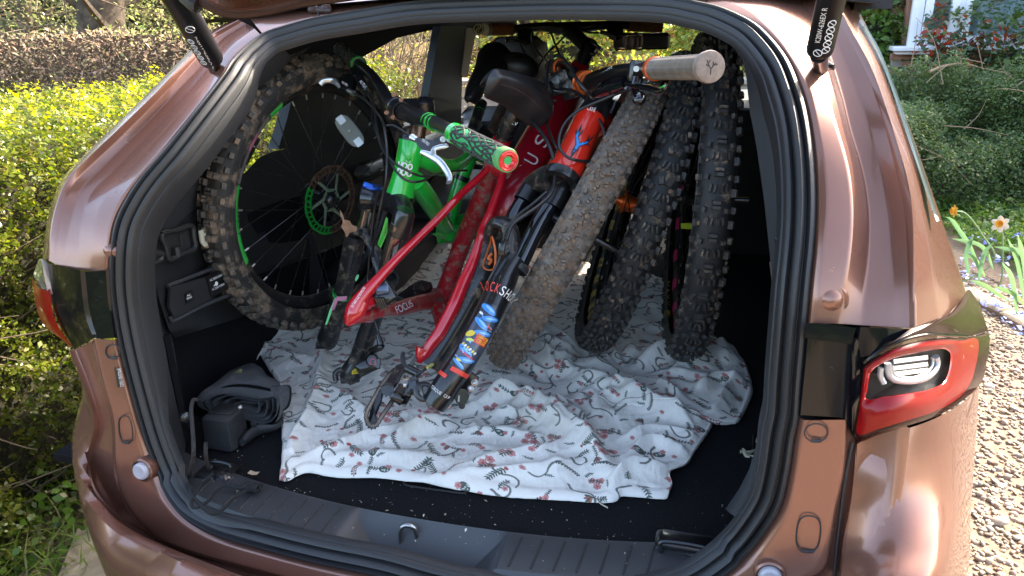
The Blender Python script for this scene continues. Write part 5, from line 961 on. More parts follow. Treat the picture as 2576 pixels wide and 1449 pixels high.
# the print: sprigs, blossoms, ropes and berries drawn into a generated picture
def sheet_print(W, Hh, ppm):
    img = np.empty((Hh, W, 3)); img[:] = (.82, .785, .715); r = np.random.default_rng(77)
    green_, dk, red_, pink = (.07, .095, .075), (.045, .05, .045), (.40, .08, .075), (.62, .30, .28)
    def disc(x, y, rx, ry, a, col, ring=None):
        R_ = max(rx, ry)+2; x0, x1, y0, y1 = int(max(0, x-R_)), int(min(W, x+R_+1)), int(max(0, y-R_)), int(min(Hh, y+R_+1))
        if x1 <= x0 or y1 <= y0: return
        yy, xx = np.mgrid[y0:y1, x0:x1]; c_, s_ = math.cos(a), math.sin(a); dx, dy = xx-x, yy-y; q = np.sqrt(((dx*c_+dy*s_)/rx)**2+((-dx*s_+dy*c_)/ry)**2); m = np.clip((1-q)*min(rx, ry)+.5, 0, 1)
        if ring is not None: m = m*np.clip((q-ring)*min(rx, ry)+.5, 0, 1)
        img[y0:y1, x0:x1] = img[y0:y1, x0:x1]*(1-m[..., None])+np.array(col)*m[..., None]
    S = ppm/1000.*1.2
    def leaf(x, y, a, l, w_=.38, col=green_): disc(x+math.cos(a)*l*.5, y+math.sin(a)*l*.5, l*.55, l*w_*.55, a, dk); disc(x+math.cos(a)*l*.5, y+math.sin(a)*l*.5, l*.45, l*w_*.42, a, tuple(c*r.uniform(.9, 1.6) for c in col))
    def line(pts, w_, col):
        for i in range(len(pts)-1):
            a, b = np.array(pts[i]), np.array(pts[i+1]); n_ = max(2, int(np.linalg.norm(b-a)/(w_*.8)))
            for k in range(n_): q = a+(b-a)*k/n_; disc(q[0], q[1], w_, w_, 0, col)
    def flower(x, y, R_):
        n_ = r.integers(5, 7); a0 = r.uniform(0, 6)
        for k in range(n_): a = a0+k*6.283/n_; disc(x+math.cos(a)*R_*.55, y+math.sin(a)*R_*.55, R_*.52, R_*.42, a, red_); disc(x+math.cos(a)*R_*.58, y+math.sin(a)*R_*.58, R_*.42, R_*.32, a, pink)
        for k in range(n_): a = a0+k*6.283/n_+.3; disc(x+math.cos(a)*R_*.45, y+math.sin(a)*R_*.45, R_*.26, R_*.06, a, red_)
        disc(x, y, R_*.22, R_*.22, 0, red_); disc(x, y, R_*.10, R_*.10, 0, dk)
    def sprig(x, y, a, n_, st, l, curl=.08, berry=False):
        pts = [(x, y)]
        for k in range(n_): a += curl; x += math.cos(a)*st; y += math.sin(a)*st; pts.append((x, y))
        line(pts, .55*S, dk)
        for k, (px, py) in enumerate(pts[1:]):
            for sg in (-1, 1):
                if berry: disc(px+math.cos(a+sg*1.3)*l*.7, py+math.sin(a+sg*1.3)*l*.7, l*.34, l*.34, 0, red_ if (k+sg) % 3 else dk)
                else: leaf(px, py, a+sg*1.0, l)
        leaf(*pts[-1], a, l)
        return x, y, a
    def rope(x, y, a, n_, curl):
        for k in range(n_):
            a += curl(k); x += math.cos(a)*2.6*S; y += math.sin(a)*2.6*S; disc(x, y, 2.1*S, 1.25*S, a+.75, dk); disc(x, y, 1.2*S, .5*S, a+.75, (.30, .31, .27))
        return x, y
    step = 43*S; rows = int(Hh/step)+2; cols = int(W/step)+2
    for i in range(rows):
        for j in range(cols):
            x = (j+.5*(i % 2)+r.uniform(-.26, .26))*step; y = (i+r.uniform(-.26, .26))*step; a = r.uniform(0, 6.28); k = r.integers(0, 8)
            if k == 0:
                for q in range(3): flower(x+math.cos(a+q*2.1)*8*S, y+math.sin(a+q*2.1)*8*S, 6.6*S)
                sprig(x+10*S, y, a, 4, 4.5*S, 5*S)
            elif k == 1: sprig(x, y, a, 7, 4.6*S, 6.2*S, .06); disc(x, y, 3*S, 3*S, 0, red_)
            elif k == 2: rope(x-20*S, y, a, 26, lambda q: .16 if q < 15 else -.12)
            elif k == 3: sprig(x, y, a, 6, 4*S, 4.6*S, .2, True); flower(x, y, 5*S)
            elif k == 4:
                disc(x, y, 9*S, 6.5*S, a, dk); disc(x, y, 8*S, 5.5*S, a, green_)
                for q in range(9): disc(x+r.uniform(-6, 6)*S, y+r.uniform(-4, 4)*S, 1.1*S, 1.1*S, 0, (.55, .56, .52))
                sprig(x+7*S*math.cos(a), y+7*S*math.sin(a), a, 4, 4*S, 4.5*S, -.1); flower(x-9*S*math.cos(a+.7), y-9*S*math.sin(a+.7), 5*S)
            elif k == 5:
                xx, yy = x, y
                for q in range(9): disc(xx, yy, 2.2*S, 2.2*S, 0, dk, .45); leaf(xx, yy, a+1.4, 3.4*S, .5, dk); xx += math.cos(a)*4.6*S; yy += math.sin(a)*4.6*S; a += .12
            elif k == 6:
                for q in range(4): leaf(x, y, a+q*.45, 11*S, .34, (.36, .10, .08) if q % 2 else green_)
                sprig(x, y, a+3.1, 5, 4*S, 4*S, .1)
            else: rope(x, y, a, 20, lambda q: .26 if q > 6 else 0); sprig(x+12*S, y, a+2, 5, 4.2*S, 5*S, -.12)
            xq, yq = x+step*.5, y+r.uniform(-.2, .2)*step; aq = r.uniform(0, 6.28)
            if r.random() < .7: sprig(xq, yq, aq, 4, 3.2*S, 3.2*S, .15)
            else: flower(xq, yq, 4.2*S)
    return img
PPM = 1350; x0_, y0_, wx_, wy_ = -.86, -.16, 1.56, 1.66
pr = sheet_print(int(wx_*PPM), int(wy_*PPM), PPM)
im = bpy.data.images.new('floral_print', pr.shape[1], pr.shape[0], alpha=False, float_buffer=False); im.colorspace_settings.name = 'sRGB'
srgb = np.where(pr <= .0031308, pr*12.92, 1.055*np.clip(pr, 1e-6, 1)**(1/2.4)-.055); px_ = np.ones((*pr.shape[:2], 4), np.float32); px_[..., :3] = srgb; im.pixels.foreach_set(px_.ravel()); im.update()
cm = mat('printed_cotton', (.6, .6, .6), .85, bump=.25, bscale=260, sheen=.15); nt_ = cm.node_tree; it = nt_.nodes.new('ShaderNodeTexImage'); it.image = im
uvn = nt_.nodes.new('ShaderNodeUVMap'); uvn.uv_map = 'UVMap'; nt_.links.new(uvn.outputs[0], it.inputs[0])
n1 = nt_.nodes.new('ShaderNodeTexNoise'); n1.inputs['Scale'].default_value = 5; n1.inputs['Detail'].default_value = 10; n1.inputs['Roughness'].default_value = .7; mr_ = nt_.nodes.new('ShaderNodeMapRange'); mr_.inputs[1].default_value = .52; mr_.inputs[2].default_value = .75; mr_.inputs[4].default_value = .55
tcn = nt_.nodes.new('ShaderNodeTexCoord'); nt_.links.new(tcn.outputs['Object'], n1.inputs['Vector']); nt_.links.new(n1.outputs[0], mr_.inputs[0]); mx_ = nt_.nodes.new('ShaderNodeMix'); mx_.data_type = 'RGBA'; mx_.inputs[7].default_value = (.44, .37, .27, 1)
nt_.links.new(mr_.outputs[0], mx_.inputs[0]); nt_.links.new(it.outputs[0], mx_.inputs[6]); nt_.links.new(mx_.outputs[2], nt_.nodes['Principled BSDF'].inputs['Base Color'])
g = G(); V = np.stack([X2, Y2, Z], -1); g.grid(V); uv = np.stack([(X+H*.5-x0_)/wx_, (Y+H*.6-y0_)/wy_], -1).reshape(-1, 2)
cloth = g.build('floral_sheet', cm, None, smooth=180, uv=uv); tag(cloth, 'white cotton sheet printed with flowers and ropes, crumpled under the bikes', 'bed sheet')
md = cloth.modifiers.new('thickness', 'SOLIDIFY'); md.thickness = .0012; md.offset = -1

# --- rolled cargo blind / bag, jack box, hook strap, cord ------------------------------
felt = mat('dark_felt', (.030, .032, .038), .95, col2=(.022, .023, .027), nscale=60, bump=.8, bscale=900, sheen=.3, specks=(150, .10, (.20, .17, .12)))
bag = thing('rolled_bag', 'dark grey zipped fabric bag rolled up on the black box in the left corner', 'bag', tuple(PZ(600, 1060, .76)))
def ringb(pts, y, n=64): p = closed(np.array([PY(u, v, y) for u, v in T('b2', pts)]), n); return p
f0 = ringb([(236, 775), (300, 720), (400, 690), (560, 700), (730, 725), (880, 715), (905, 780), (895, 880), (850, 950), (740, 965), (600, 920), (450, 870), (310, 850), (260, 820)], .17)
f1 = ringb([(190, 720), (280, 660), (400, 610), (520, 590), (700, 600), (860, 640), (925, 760), (925, 880), (870, 960), (740, 985), (600, 935), (440, 880), (300, 860), (215, 800)], .20)
f2 = ringb([(300, 640), (350, 590), (450, 520), (560, 490), (720, 520), (880, 600), (930, 760), (935, 860), (880, 930), (740, 960), (600, 910), (460, 860), (340, 800), (290, 720)], .34)
f3 = ringb([(520, 440), (560, 400), (620, 350), (700, 340), (800, 420), (880, 540), (920, 660), (920, 760), (860, 800), (760, 810), (650, 760), (560, 700), (510, 600), (500, 500)], .56)
g = G(); rows = [cr(np.array([f0[j], f1[j], f2[j], f3[j]]), 22) for j in range(64)]; rows = np.array(rows).transpose(1, 0, 2)
wv = np.random.default_rng(3); th = np.linspace(0, 6.283, 64, endpoint=False); rows = rows+(.003*np.sin(th*7)[None, :, None]*np.sin(np.linspace(0, 9, 22))[:, None, None])
g.grid(rows, closed_u=True); g.build('outer_layer', felt, bag, smooth=80)
cen = f0.mean(0)
for k, (sc_, dy, mt_) in enumerate(((.97, .0, felt), (.80, .006, felt), (.60, .01, felt), (.36, .012, felt))):
    rr2 = [cen+(f0-cen)*sc_*np.array([1, 1, 1])*(1+.05*np.sin(th*3+k))[:, None]+np.array([0, dy, -.002*k]), cen+(f0-cen)*(sc_-.045)+np.array([0, dy-.002, -.002*k]), cen+(f0-cen)*(sc_-.08)+np.array([0, dy+.05, -.002*k])]
    g = G(); g.grid(rr2, closed_u=True); g.build('inner_layer', mt_, bag, smooth=80)
g = G(); g.grid([cen+(f0-cen)*.95+np.array([0, .05, 0]), cen+(f0-cen)*.01+np.array([0, .05, 0])], closed_u=True); g.build('lining', rubber, bag)
zp = [PY(u, v, .185) for u, v in T('b2', [(380, 665), (480, 628), (600, 622), (720, 636), (830, 660)])]; c = cr(np.array(zp), 60); g = G()
for i in range(60): g.tube([c[i]+np.array([0, -.004, -.004]), c[i]+np.array([0, -.004, .004])], .0011, 4, n=2)
g.build('zip', bk, bag, kind='stuff')
g = G(); g.tube([PY(u, v, .30) for u, v in T('b2', [(360, 610), (430, 560), (500, 540), (560, 500), (575, 485)])], [.003, .004, .006, .005, .001], 6, flat=.3); tag(g.build('straw_scrap', mat('straw', (.34, .32, .14), .8), None), 'pale curled straw scrap lying on the rolled bag', 'straw')
bx = mat('moulded_black', (.020, .021, .023), .5, bump=.6, bscale=260)
A = PZ(*T('b2', [(495, 1228)])[0], .76); B = PZ(*T('b2', [(250, 1190)])[0], .76); C_ = PZ(*T('b2', [(660, 1090)])[0], .76); d1, d2 = B-A, C_-A; hgt_ = .075
jb = thing('jack_box', 'black moulded plastic box lying on the carpet below the rolled bag', 'box', tuple((B+C_)/2)); cB = (B+C_)/2+np.array([0, 0, hgt_/2]); d2o = d2-d1*np.dot(d1, d2)/np.dot(d1, d1)
g = G(); g.box(A+d1/2+d2o/2+np.array([0, 0, hgt_/2]), (np.linalg.norm(d1)/2, np.linalg.norm(d2o)/2, hgt_/2), [d1, d2o, [0, 0, 1]], taper=.93, bev=.006); g.build('case', bx, jb)
g = G(); g.box(A+d1*.5+d2o*.62+np.array([0, 0, hgt_+.001]), (.025, .018, .0015), [d1, d2o, [0, 0, 1]], bev=.001); g.build('lid_panel', bx, jb); g = G(); g.ball(A+d1*.1+d2o*.85+np.array([0, 0, hgt_]), .006); g.build('screw', steel, jb)
q = [PZ(u, v, .778) for u, v in T('b2', [(575, 1120), (640, 1060), (720, 1010), (860, 990), (920, 940)])]; g = G(); g.tube(q, [.010, .015, .014, .008, .008], 12, flat=.6); g.tube([PZ(*T('b2', [(675, 950)])[0], .80), PZ(*T('b2', [(680, 1000)])[0], .785)], .006, 8)
tag(g.build('wheel_wrench', bx, None), 'short black tool handle on the carpet beside the black box', 'tool')
cordm = mat('cord', (.016, .016, .017), .8, bump=1, bscale=900)
def cord(pts): 
    c = cr(np.array(pts), 150); t = np.gradient(c, axis=0); g = G(); g.tube(c, .0032, 8, n=150)
    for i in range(0, 148): 
        a = np.cross(nrm(t[i]), [0, 0, 1]); 
    return g
cp = [P(*x) for x in T('b2', [(180, 750, 1.24), (150, 755, 1.22), (133, 830, 1.20), (140, 950, 1.18), (150, 1100, 1.15), (150, 1250, 1.12)])]+[PZ(u, v, .775) for u, v in T('a5', [(238, 470), (238, 570), (275, 660), (400, 780), (490, 760), (600, 660), (720, 585)])]
cp2 = [P(*x) for x in T('b2', [(258, 1130, 1.2), (262, 1250, 1.17)])]+[PZ(u, v, .775) for u, v in T('a5', [(395, 430), (420, 470), (330, 560), (255, 680), (280, 738), (380, 690), (450, 600), (530, 558), (640, 580), (720, 572), (830, 560)])]
rp = thing('draw_cord', 'thin black cord with a knotted end trailing over the left end of the sill', 'cord', tuple(PZ(560, 1250, .76)))
cord(cp).build('cord', cordm, rp); cord(cp2).build('cord', cordm, rp)
kc = PZ(*T('a5', [(742, 572)])[0], .778); g = G()
for k in range(5): g.tube([kc+np.array([-.012+.005*k+.006*math.cos(a), .006*math.sin(a)*.8, .005*math.sin(a*1)+.002]) if False else kc+np.array([-.010+.005*k, .0065*math.cos(a), .0055*math.sin(a)]) for a in np.linspace(0, 6.28, 10)], .003, 6, n=18)
g.build('knot', cordm, rp)
# crumbs, grit and seeds on the carpet and sill
r = np.random.default_rng(201); n = 330; x = r.uniform(-.5, .56, n); y = sill_y(0)+.085*np.abs(x/.55)**2.2+np.where(r.random(n) < .3, r.uniform(-.075, 0, n), r.exponential(.09, n)); k = (y < 1.0); x, y = x[k], y[k]; ys = -.02+.085*np.abs(x/.55)**2.2; z = np.where(y < ys, .772-(ys-y)*.09, .7585)
o = quads_mesh('carpet_crumbs', leaves(len(x), np.stack([x, y, z], 1), .0024, 2, 202, aspect=.6, jitter=.4), 4, leafmat('crumb', [(.45, .40, .30), (.30, .24, .16), (.55, .52, .45)], trans=0, rough=.8), None, 'stuff', faces=LF); o['label'] = 'crumbs, grit and bits of straw on the boot carpet and sill'
g = G()
for pts in ([(1905, 262), (1935, 255), (1960, 280), (2000, 295)], [(1920, 245), (1945, 290), (1975, 300)], [(1940, 270), (1990, 262), (2025, 240), (2030, 190), (2022, 165)], [(2020, 185), (2045, 182), (2058, 188)]): g.tube([PZ(u, v, .762) for u, v in T('a6', pts)], [.004, .003, .0012] if len(pts) == 3 else [.004, .004, .0015, .0015], 5, flat=.4)
tag(g.build('dry_sprig', mat('dry_sprig', (.42, .38, .28), .8), None), 'small dried grey sprig on the carpet near the right wall', 'sprig')
g = G(); g.tube([PZ(u, v, .762) for u, v in T('a6', [(840, 590), (880, 640), (935, 672)])], .0013, 4); tag(g.build('straw_scrap', mat('straw_pale', (.5, .46, .34), .8), None), 'thin pale straw on the carpet in front of the sheet', 'straw')
for (k_, pt, lb) in (('a5', (755, 462), 'small dry leaf on the ribbed sill edge near the cord'),):
    c = PZ(*T(k_, [pt])[0], .770); g = G(); g.grid([[c+np.array([a*.010, b*.005, .002*a*a]) for a in (-1, 0, 1)] for b in (-1, 0, 1)]); tag(g.build('dry_leaf', mat('dry_leaf_tan', (.40, .30, .20), .8), None), lb, 'leaf')
# ================================================================== LOOSE WHEELS
def bike_wheel(label, c, n, R, rt, rim_r, tm, pattern, rimm, N, mud=0., spokes=32, rotor=None, hubm=None, seed=0, axle=.05, hubr=.016, stripes=None, group='loose bike wheels'):
    c = np.array(c); n = nrm(n); up = nrm(np.array([0, 0, 1.])-n*n[2]); tn = np.cross(n, up); t = thing('bicycle_wheel', label, 'wheel', tuple(c-up*R), group); r = np.random.default_rng(seed)
    E = lambda th: up*math.cos(th)+tn*math.sin(th); Tg = lambda th: -up*math.sin(th)+tn*math.cos(th)
    kh = .0048; Rc = R-kh-rt
    phis = np.radians([-128, -115, -95, -75, -55, -38, -20, 0, 20, 38, 55, 75, 95, 115, 128]); M_ = 144; rows = []
    for ph in phis:
        w_ = rt*math.sin(ph)*(1.0 if abs(ph) < 1.6 else 1.0); rows.append([c+E(a)*(Rc+rt*math.cos(ph)*(.93 if abs(ph) < .4 else 1))+n*w_ for a in np.linspace(0, 2*math.pi, M_, endpoint=False)])
    g = G(); g.grid(rows, closed_u=True); tyre = g.build('tyre', tm, t, smooth=80)
    g = G()
    for ph in (-1.75, -1.45, 1.45, 1.75): g.tube([c+E(a)*(Rc+(rt+.0004)*math.cos(ph))+n*(rt+.0004)*math.sin(ph) for a in np.linspace(0, 2*math.pi, 90)], .0010, 5, n=90, caps=False)
    g.build('sidewall_rib', tm, tyre)
    g = G()
    big = 1.24 if pattern in ('block', 'twin') else 1.0
    def knob(th, ph, l, w_, h_=kh, tw=0., split=False):
        l, w_, h_ = l*big, w_*(1+(big-1)*.7), h_*big
        e = E(th); nr = e*math.cos(ph)+n*math.sin(ph); lat = n*math.cos(ph)-e*math.sin(ph); tg_ = Tg(th); b0 = c+e*Rc+nr*(rt*(.95 if abs(ph) < .4 else 1.0)+h_*.40)
        if tw: tg_, lat = tg_*math.cos(tw)+lat*math.sin(tw), lat*math.cos(tw)-tg_*math.sin(tw)
        h2 = h_*.62*(1+r.normal(0, .05)); parts_ = [(0, l)] if not split else [(-.27*l, l*.44), (.27*l, l*.44)]
        for off, ll in parts_: g.box(b0+(lat if split == 2 else tg_)*off, ((w_*.44/2 if split == 2 else w_/2), (l/2 if split == 2 else ll/2), h2), [lat, tg_, nr], taper=.84)
    for i in range(N):
        th = 2*math.pi*i/N; dth = 2*math.pi/N; j = r.normal(0, .0004)
        if pattern == 'block':            # big paired centre blocks, alternating, with tall side knobs
            if i % 2 == 0:
                for s_ in (-1, 1): knob(th, s_*.27, .0125, .0085, split=2, tw=.12*s_); knob(th+dth*.2, s_*.98, .0125, .0085, kh*1.35)
            else:
                knob(th, 0, .013, .0145, split=1); 
                for s_ in (-1, 1): knob(th+dth*.3, s_*.58, .008, .0062, tw=.2*s_); knob(th+dth*.3, s_*1.12, .010, .0085, kh*1.2)
        elif pattern == 'twin':
            for s_ in (-1, 1):
                knob(th, s_*.24, .0130, .0088, split=(2 if i % 2 else False), tw=.28*s_*(1 if i % 2 else -1)); knob(th+dth*.5, s_*(.70 if i % 2 else .66), .0095, .0068, tw=.3*s_); knob(th+dth*(.2 if i % 2 else .3), s_*1.10, .0120, .0090, kh*1.25)
        elif pattern == 'ramp':           # low angled blocks, clogged with mud
            for k, ph in enumerate((-.95, -.52, -.16, .2, .56, .98)): knob(th+dth*.5*(k % 2), ph, .0115, .0072, kh*(1.15 if mud else 1)*(1.2 if abs(ph) > .9 else 1), tw=.35*(1 if k % 2 else -1), split=(1 if k in (2, 3) else False))
        else:                             # small trail knobs
            for k, ph in enumerate((-1.05, -.60, -.2, .2, .60, 1.05)): knob(th+dth*.5*((k+1)//2 % 2), ph, .0135, .0112 if abs(ph) < .9 else .0105, kh*(1.7 if abs(ph) > .9 else 1.35), split=(1 if k in (2, 3) and i % 2 else False))
    g.build('tread', {'tyre_rubber': tread_m, 'tyre_rubber_dusty': tread_w}.get(tm.name, tm), tyre, smooth=0)
    if mud:                               # clods of dried mud pressed between the knobs
        k_ = int(900*mud); V = []; th_ = r.uniform(0, 6.28, k_); ph_ = r.normal(0, .6, k_); g = G()
        for a, ph in zip(th_, ph_):
            e = E(a); nr = e*math.cos(ph)+n*math.sin(ph); g.ball(c+e*Rc+nr*(rt+kh*.35), r.uniform(.002, .0055)*np.array([1, 1, .6]), ax=[Tg(a), nrm(np.cross(nr, Tg(a))), nr], seg=6, rings=4)
        g.build('mud_clods', mat('dried_mud', (.25, .17, .11), .95, col2=(.17, .115, .075), nscale=60, bump=1, bscale=300), tyre, kind='stuff')
    # rim, spokes, nipples, hub
    ri = rim_r; g = G(); prof = [(ri+.012, -.014), (ri+.006, -.0150), (ri-.006, -.0125), (ri-.015, -.006), (ri-.017, 0), (ri-.015, .006), (ri-.006, .0125), (ri+.006, .0150), (ri+.012, .014)]
    g.grid([[c+E(a)*q+n*w_ for a in np.linspace(0, 2*math.pi, M_, endpoint=False)] for q, w_ in prof], closed_u=True); rim = g.build('rim', rimm[0], t, smooth=60)
    if len(rimm) > 1:                     # coloured decal arcs on the rim flank
        for a0, a1, mm_, sd in rimm[1:]:
            g = G(); qs_ = [(ri+.008, sd*.0160), (ri+.004, sd*.0158), (ri-.006, sd*.0135), (ri-.014, sd*.0075)]; g.grid([[c+E(a)*(q)+n*w_ for a in np.linspace(a0, a1, max(6, int(abs(a1-a0)*30)))] for q, w_ in qs_]); g.build('rim_decal', mm_, rim, smooth=60)
    sm = mat('spoke', (.05, .05, .05), .3, .9, dirt=MUD, dirt_scale=90, dirt_lo=.55, dirt_hi=.7); nm_ = mat('nipple', (.62, .58, .50), .35, .8)
    first = None
    for i in range(spokes):
        a = 2*math.pi*(i+.5)/spokes; s_ = 1 if i % 2 else -1; b = a+(1 if (i//2) % 2 else -1)*1.15; p0 = c+E(b)*.026+n*s_*.026; p1 = c+E(a)*(ri-.018)+n*s_*.002; g = G(); g.tube([p0, p1], .00105, 5, n=2); g.build('spoke', sm, t); g = G(); g.tube([p1+(p0-p1)*.045, p1], .0021, 6, n=2); g.build('nipple', nm_, rim)
    hm = hubm or bk; g = G(); g.lathe(c, n, [(-axle-.006, .0005), (-axle-.006, .006), (-axle, .0065), (-axle+.004, .010), (-.031, hubr*.8), (-.030, .029), (-.026, .029), (-.024, hubr), (0, hubr*.82), (.024, hubr), (.026, .029), (.030, .029), (.031, hubr*.8), (axle-.004, .010), (axle, .0065), (axle+.006, .006), (axle+.006, .0005)], 24); g.build('hub', hm, t, smooth=50)
    if rotor:
        sgn, col_a, col_b, rr3 = rotor; o = c+n*sgn*.036; rt_ = thing_part('brake_rotor', t); K = 36
        ga, gb = G(), G()
        for i in range(K):
            gg = ga if col_a is None or 3 < i < 16 else gb; a = 2*math.pi*i/K+.3; w1 = 2*math.pi/K
            for (ra, rb, f0_, f1_) in ((rr3-.003, rr3+.0025*(1 if i % 3 else .3), 0, 1), (rr3-.017, rr3-.013, 0, 1), (rr3-.014, rr3-.002, 0, .34)):
                aa = np.linspace(a+w1*f0_, a+w1*f1_, 4); sl_ = .35 if f1_ < 1 else 0
                for sg in (1,): gg.grid([[o+E(x_+sl_*w1)*ra+n*sg*.0009 for x_ in aa], [o+E(x_)*rb+n*sg*.0009 for x_ in aa], [o+E(x_)*rb-n*sg*.0009 for x_ in aa], [o+E(x_+sl_*w1)*ra-n*sg*.0009 for x_ in aa]], closed_v=True)
        ga.build('rotor_track', rotor[1], rt_); gb.build('rotor_track', rotor[2], rt_)
        g = G()
        for i in range(6): a = i*math.pi/3+.2; g.tube([o+E(a)*.022, o+E(a+.45)*(rr3-.015)], [.0045, .0032], 4, n=6, flat=.25, up=Tg(a))
        g.lathe(o, n, [(-.001, .020), (-.001, .027), (.001, .027), (.001, .020)], 24); g.build('rotor_spider', mat('rotor_spider', (.30, .42, .30), .4, .7, dirt=MUD, dirt_scale=60), rt_)
        for i in range(6): a = i*math.pi/3+.5; g = G(); g.lathe(o+E(a)*.022, n*sgn, [(0, .0028), (.003, .0028), (.003, .0004)], 8); g.build('bolt', bk, rt_)
        g = G(); g.lathe(o, n*sgn, [(0, .017), (.004, .017), (.010, .013), (.012, .009), (.022, .008), (.023, .005), (.030, .0045), (.030, .0004)], 20); g.build('axle_end', bk, rt_)
    return t, c, n, up, tn
def thing_part(name, parent):
    o = bpy.data.objects.new(name, None); COL.objects.link(o); o.parent = parent; o.matrix_parent_inverse = Matrix.Translation(-Vector(WORLD_LOC[parent.name])); return o
gdec = mat('rim_green', (.01, .45, .05), .35, coat=.5, dirt=MUD, dirt_scale=30, dirt_lo=.62, dirt_hi=.75); pdec = mat('rim_pink', (.55, .16, .26), .4, dirt=MUD, dirt_scale=30, dirt_lo=.5, dirt_hi=.7); gydec = mat('rim_grey', (.16, .15, .15), .4, dirt=MUD, dirt_scale=30, dirt_lo=.5, dirt_hi=.7)
rim_black = mat('rim_black', (.016, .016, .016), .4, .3, dirt=MUD, dirt_scale=30, dirt_lo=.55, dirt_hi=.7); rim_pink = mat('rim_hot_pink', (.62, .02, .13), .35, coat=.4); rim_gold = mat('rim_gold', (.48, .33, .06), .4, .2, dirt=(.12, .09, .05), dirt_scale=30, dirt_lo=.5, dirt_hi=.62)
W1 = bike_wheel('loose front wheel with green-striped rim and brake rotor, leaning at the left side', (-.473, .554, 1.158), (.963, -.25, -.094), .323, .0335, .256, tyre_w, 'small',
    [rim_black, (1.95, 1.25, gdec, 1), (1.24, .95, gydec, 1), (.95, .80, pdec, 1), (.80, .62, gydec, 1), (.60, .44, gdec, 1)], 62, rotor=(1, mat('rotor_green', (.02, .40, .05), .35, .5, dirt=MUD, dirt_scale=40, dirt_lo=.6, dirt_hi=.7), mat('rotor_rust', (.13, .065, .045), .5, .6, col2=(.20, .12, .08), nscale=80), .080), seed=1)
t, c, n, up, tn = W1
# wheel reflector wired across two spokes
rc_ = P(1093/1.0, 0, 1) if False else None
ra_, rb_ = [P(*q) for q in T('z3', [(945, 545, 1.60), (1095, 735, 1.60)])]; ctr = (ra_+rb_)/2; ax_ = nrm(rb_-ra_); vv = nrm(CAM-ctr); sd_ = nrm(np.cross(ax_, vv)); g = G()
Lh = np.linalg.norm(rb_-ra_)/2; rows = []
for k in np.linspace(-1, 1, 15):
    w_ = .0165*(1-abs(k)**4)**.5+.002; rows.append([ctr+ax_*k*Lh-sd_*w_, ctr+ax_*k*Lh-sd_*w_*.9+vv*.004, ctr+ax_*k*Lh+sd_*w_*.9+vv*.004, ctr+ax_*k*Lh+sd_*w_])
g.grid(rows); rf = g.build('reflector', mat('reflector', (.34, .38, .34), .2, .3, bump=1, bscale=900, coat=1), t, smooth=50)
for k in (-.75, .75):
    g = G(); g.box(ctr+ax_*k*Lh+vv*.0045, (.008, .009, .0008), [sd_, ax_, vv]); g.build('bright_facet', mat('facet', (.7, .74, .74), .2, .4), rf)
g = G(); g.ball(ctr+vv*.004, .005); g.build('clip', mat('clip', (.3, .33, .28), .4), rf)
W2 = bike_wheel('muddy brown knobbly wheel leaning in front of the orange frame', (.1246, .601, 1.1031), (.8802, .067, -.4698), .352, .036, .285, tyre_mud, 'ramp', [rim_black], 84, mud=.55, seed=2, hubm=bk)
W3 = bike_wheel('black knobbly wheel with gold rim and orange hub, between the muddy and upright wheels', (.2458, .7088, 1.1312), (.9394, .15, -.3084), .352, .032, .285, tyre_m, 'twin', [rim_black]+[(a, a+.10, rim_gold, -1) for a in np.arange(0, 6.2, .2)], 74, mud=.05, seed=3, hubm=orange_an, hubr=.021)
W4 = bike_wheel('upright black knobbly wheel with pink-striped rim, nearest to the right wall', (.3794, .7182, 1.1493), (.9902, .1253, -.0618), .366, .034, .300, tyre_m, 'block', [rim_black]+[(a, a+.11, rim_pink, -1) for a in np.arange(0, 6.2, .30)], 78, mud=.03, seed=4, axle=.075)
t4, c4, n4, up4, tn4 = W4
def side_word(wv_, word, mt_, R_, ph, a0, a1, sgn, h_, rt):
    t, c, n, up, tn = wv_; pts = []
    k = len(word)
    for i, ch in enumerate(word):
        a = a0+(a1-a0)*(i+.1)/k; b = a0+(a1-a0)*(i+.85)/k; pa = c+(up*math.cos(a)+tn*math.sin(a))*R_+n*sgn*rt; pb = c+(up*math.cos(b)+tn*math.sin(b))*R_+n*sgn*rt
        add_text(ch, pa, pb, mt_, t, lift=.0016, height=h_)
side_word(W4, 'MAXXIS', mat('yellow_ink', (.75, .55, .03), .6), .322, 0, math.pi+.62, math.pi+.18, -1, .016, .0345)
g = G(); a_, b_ = T('z6', [(1215, 190), (1215, 225)]); g.poly([P(*q) for q in T('z6', [(1212, 190, 1.56), (1292, 188, 1.56), (1290, 226, 1.56), (1214, 222, 1.56)])], .002, [0, 1, 0]); g.build('valve_tag', mat('tag_yellow', (.55, .70, .02), .5), t4)
side_word(W1, 'VOODOO', rubber, .247, 0, 1.68, 1.42, 1, .010, .0165)
for (w_, px, lab) in ((W4, (1884, 505), 0),):
    p_ = P(1868, 503, 1.45); g = G(); g.tube([p_-np.array([.03, 0, 0]), p_+np.array([.012, 0, 0])], .0055, 12, n=2); g.build('axle', bk, w_[0])
p_ = [P(*q) for q in T('z6', [(700, 285, 1.50), (850, 365, 1.50)])]; g = G(); g.tube(p_, [.007, .007], 10, n=4); g.ball(p_[1], .012); g.build('axle', bk, W2[0])
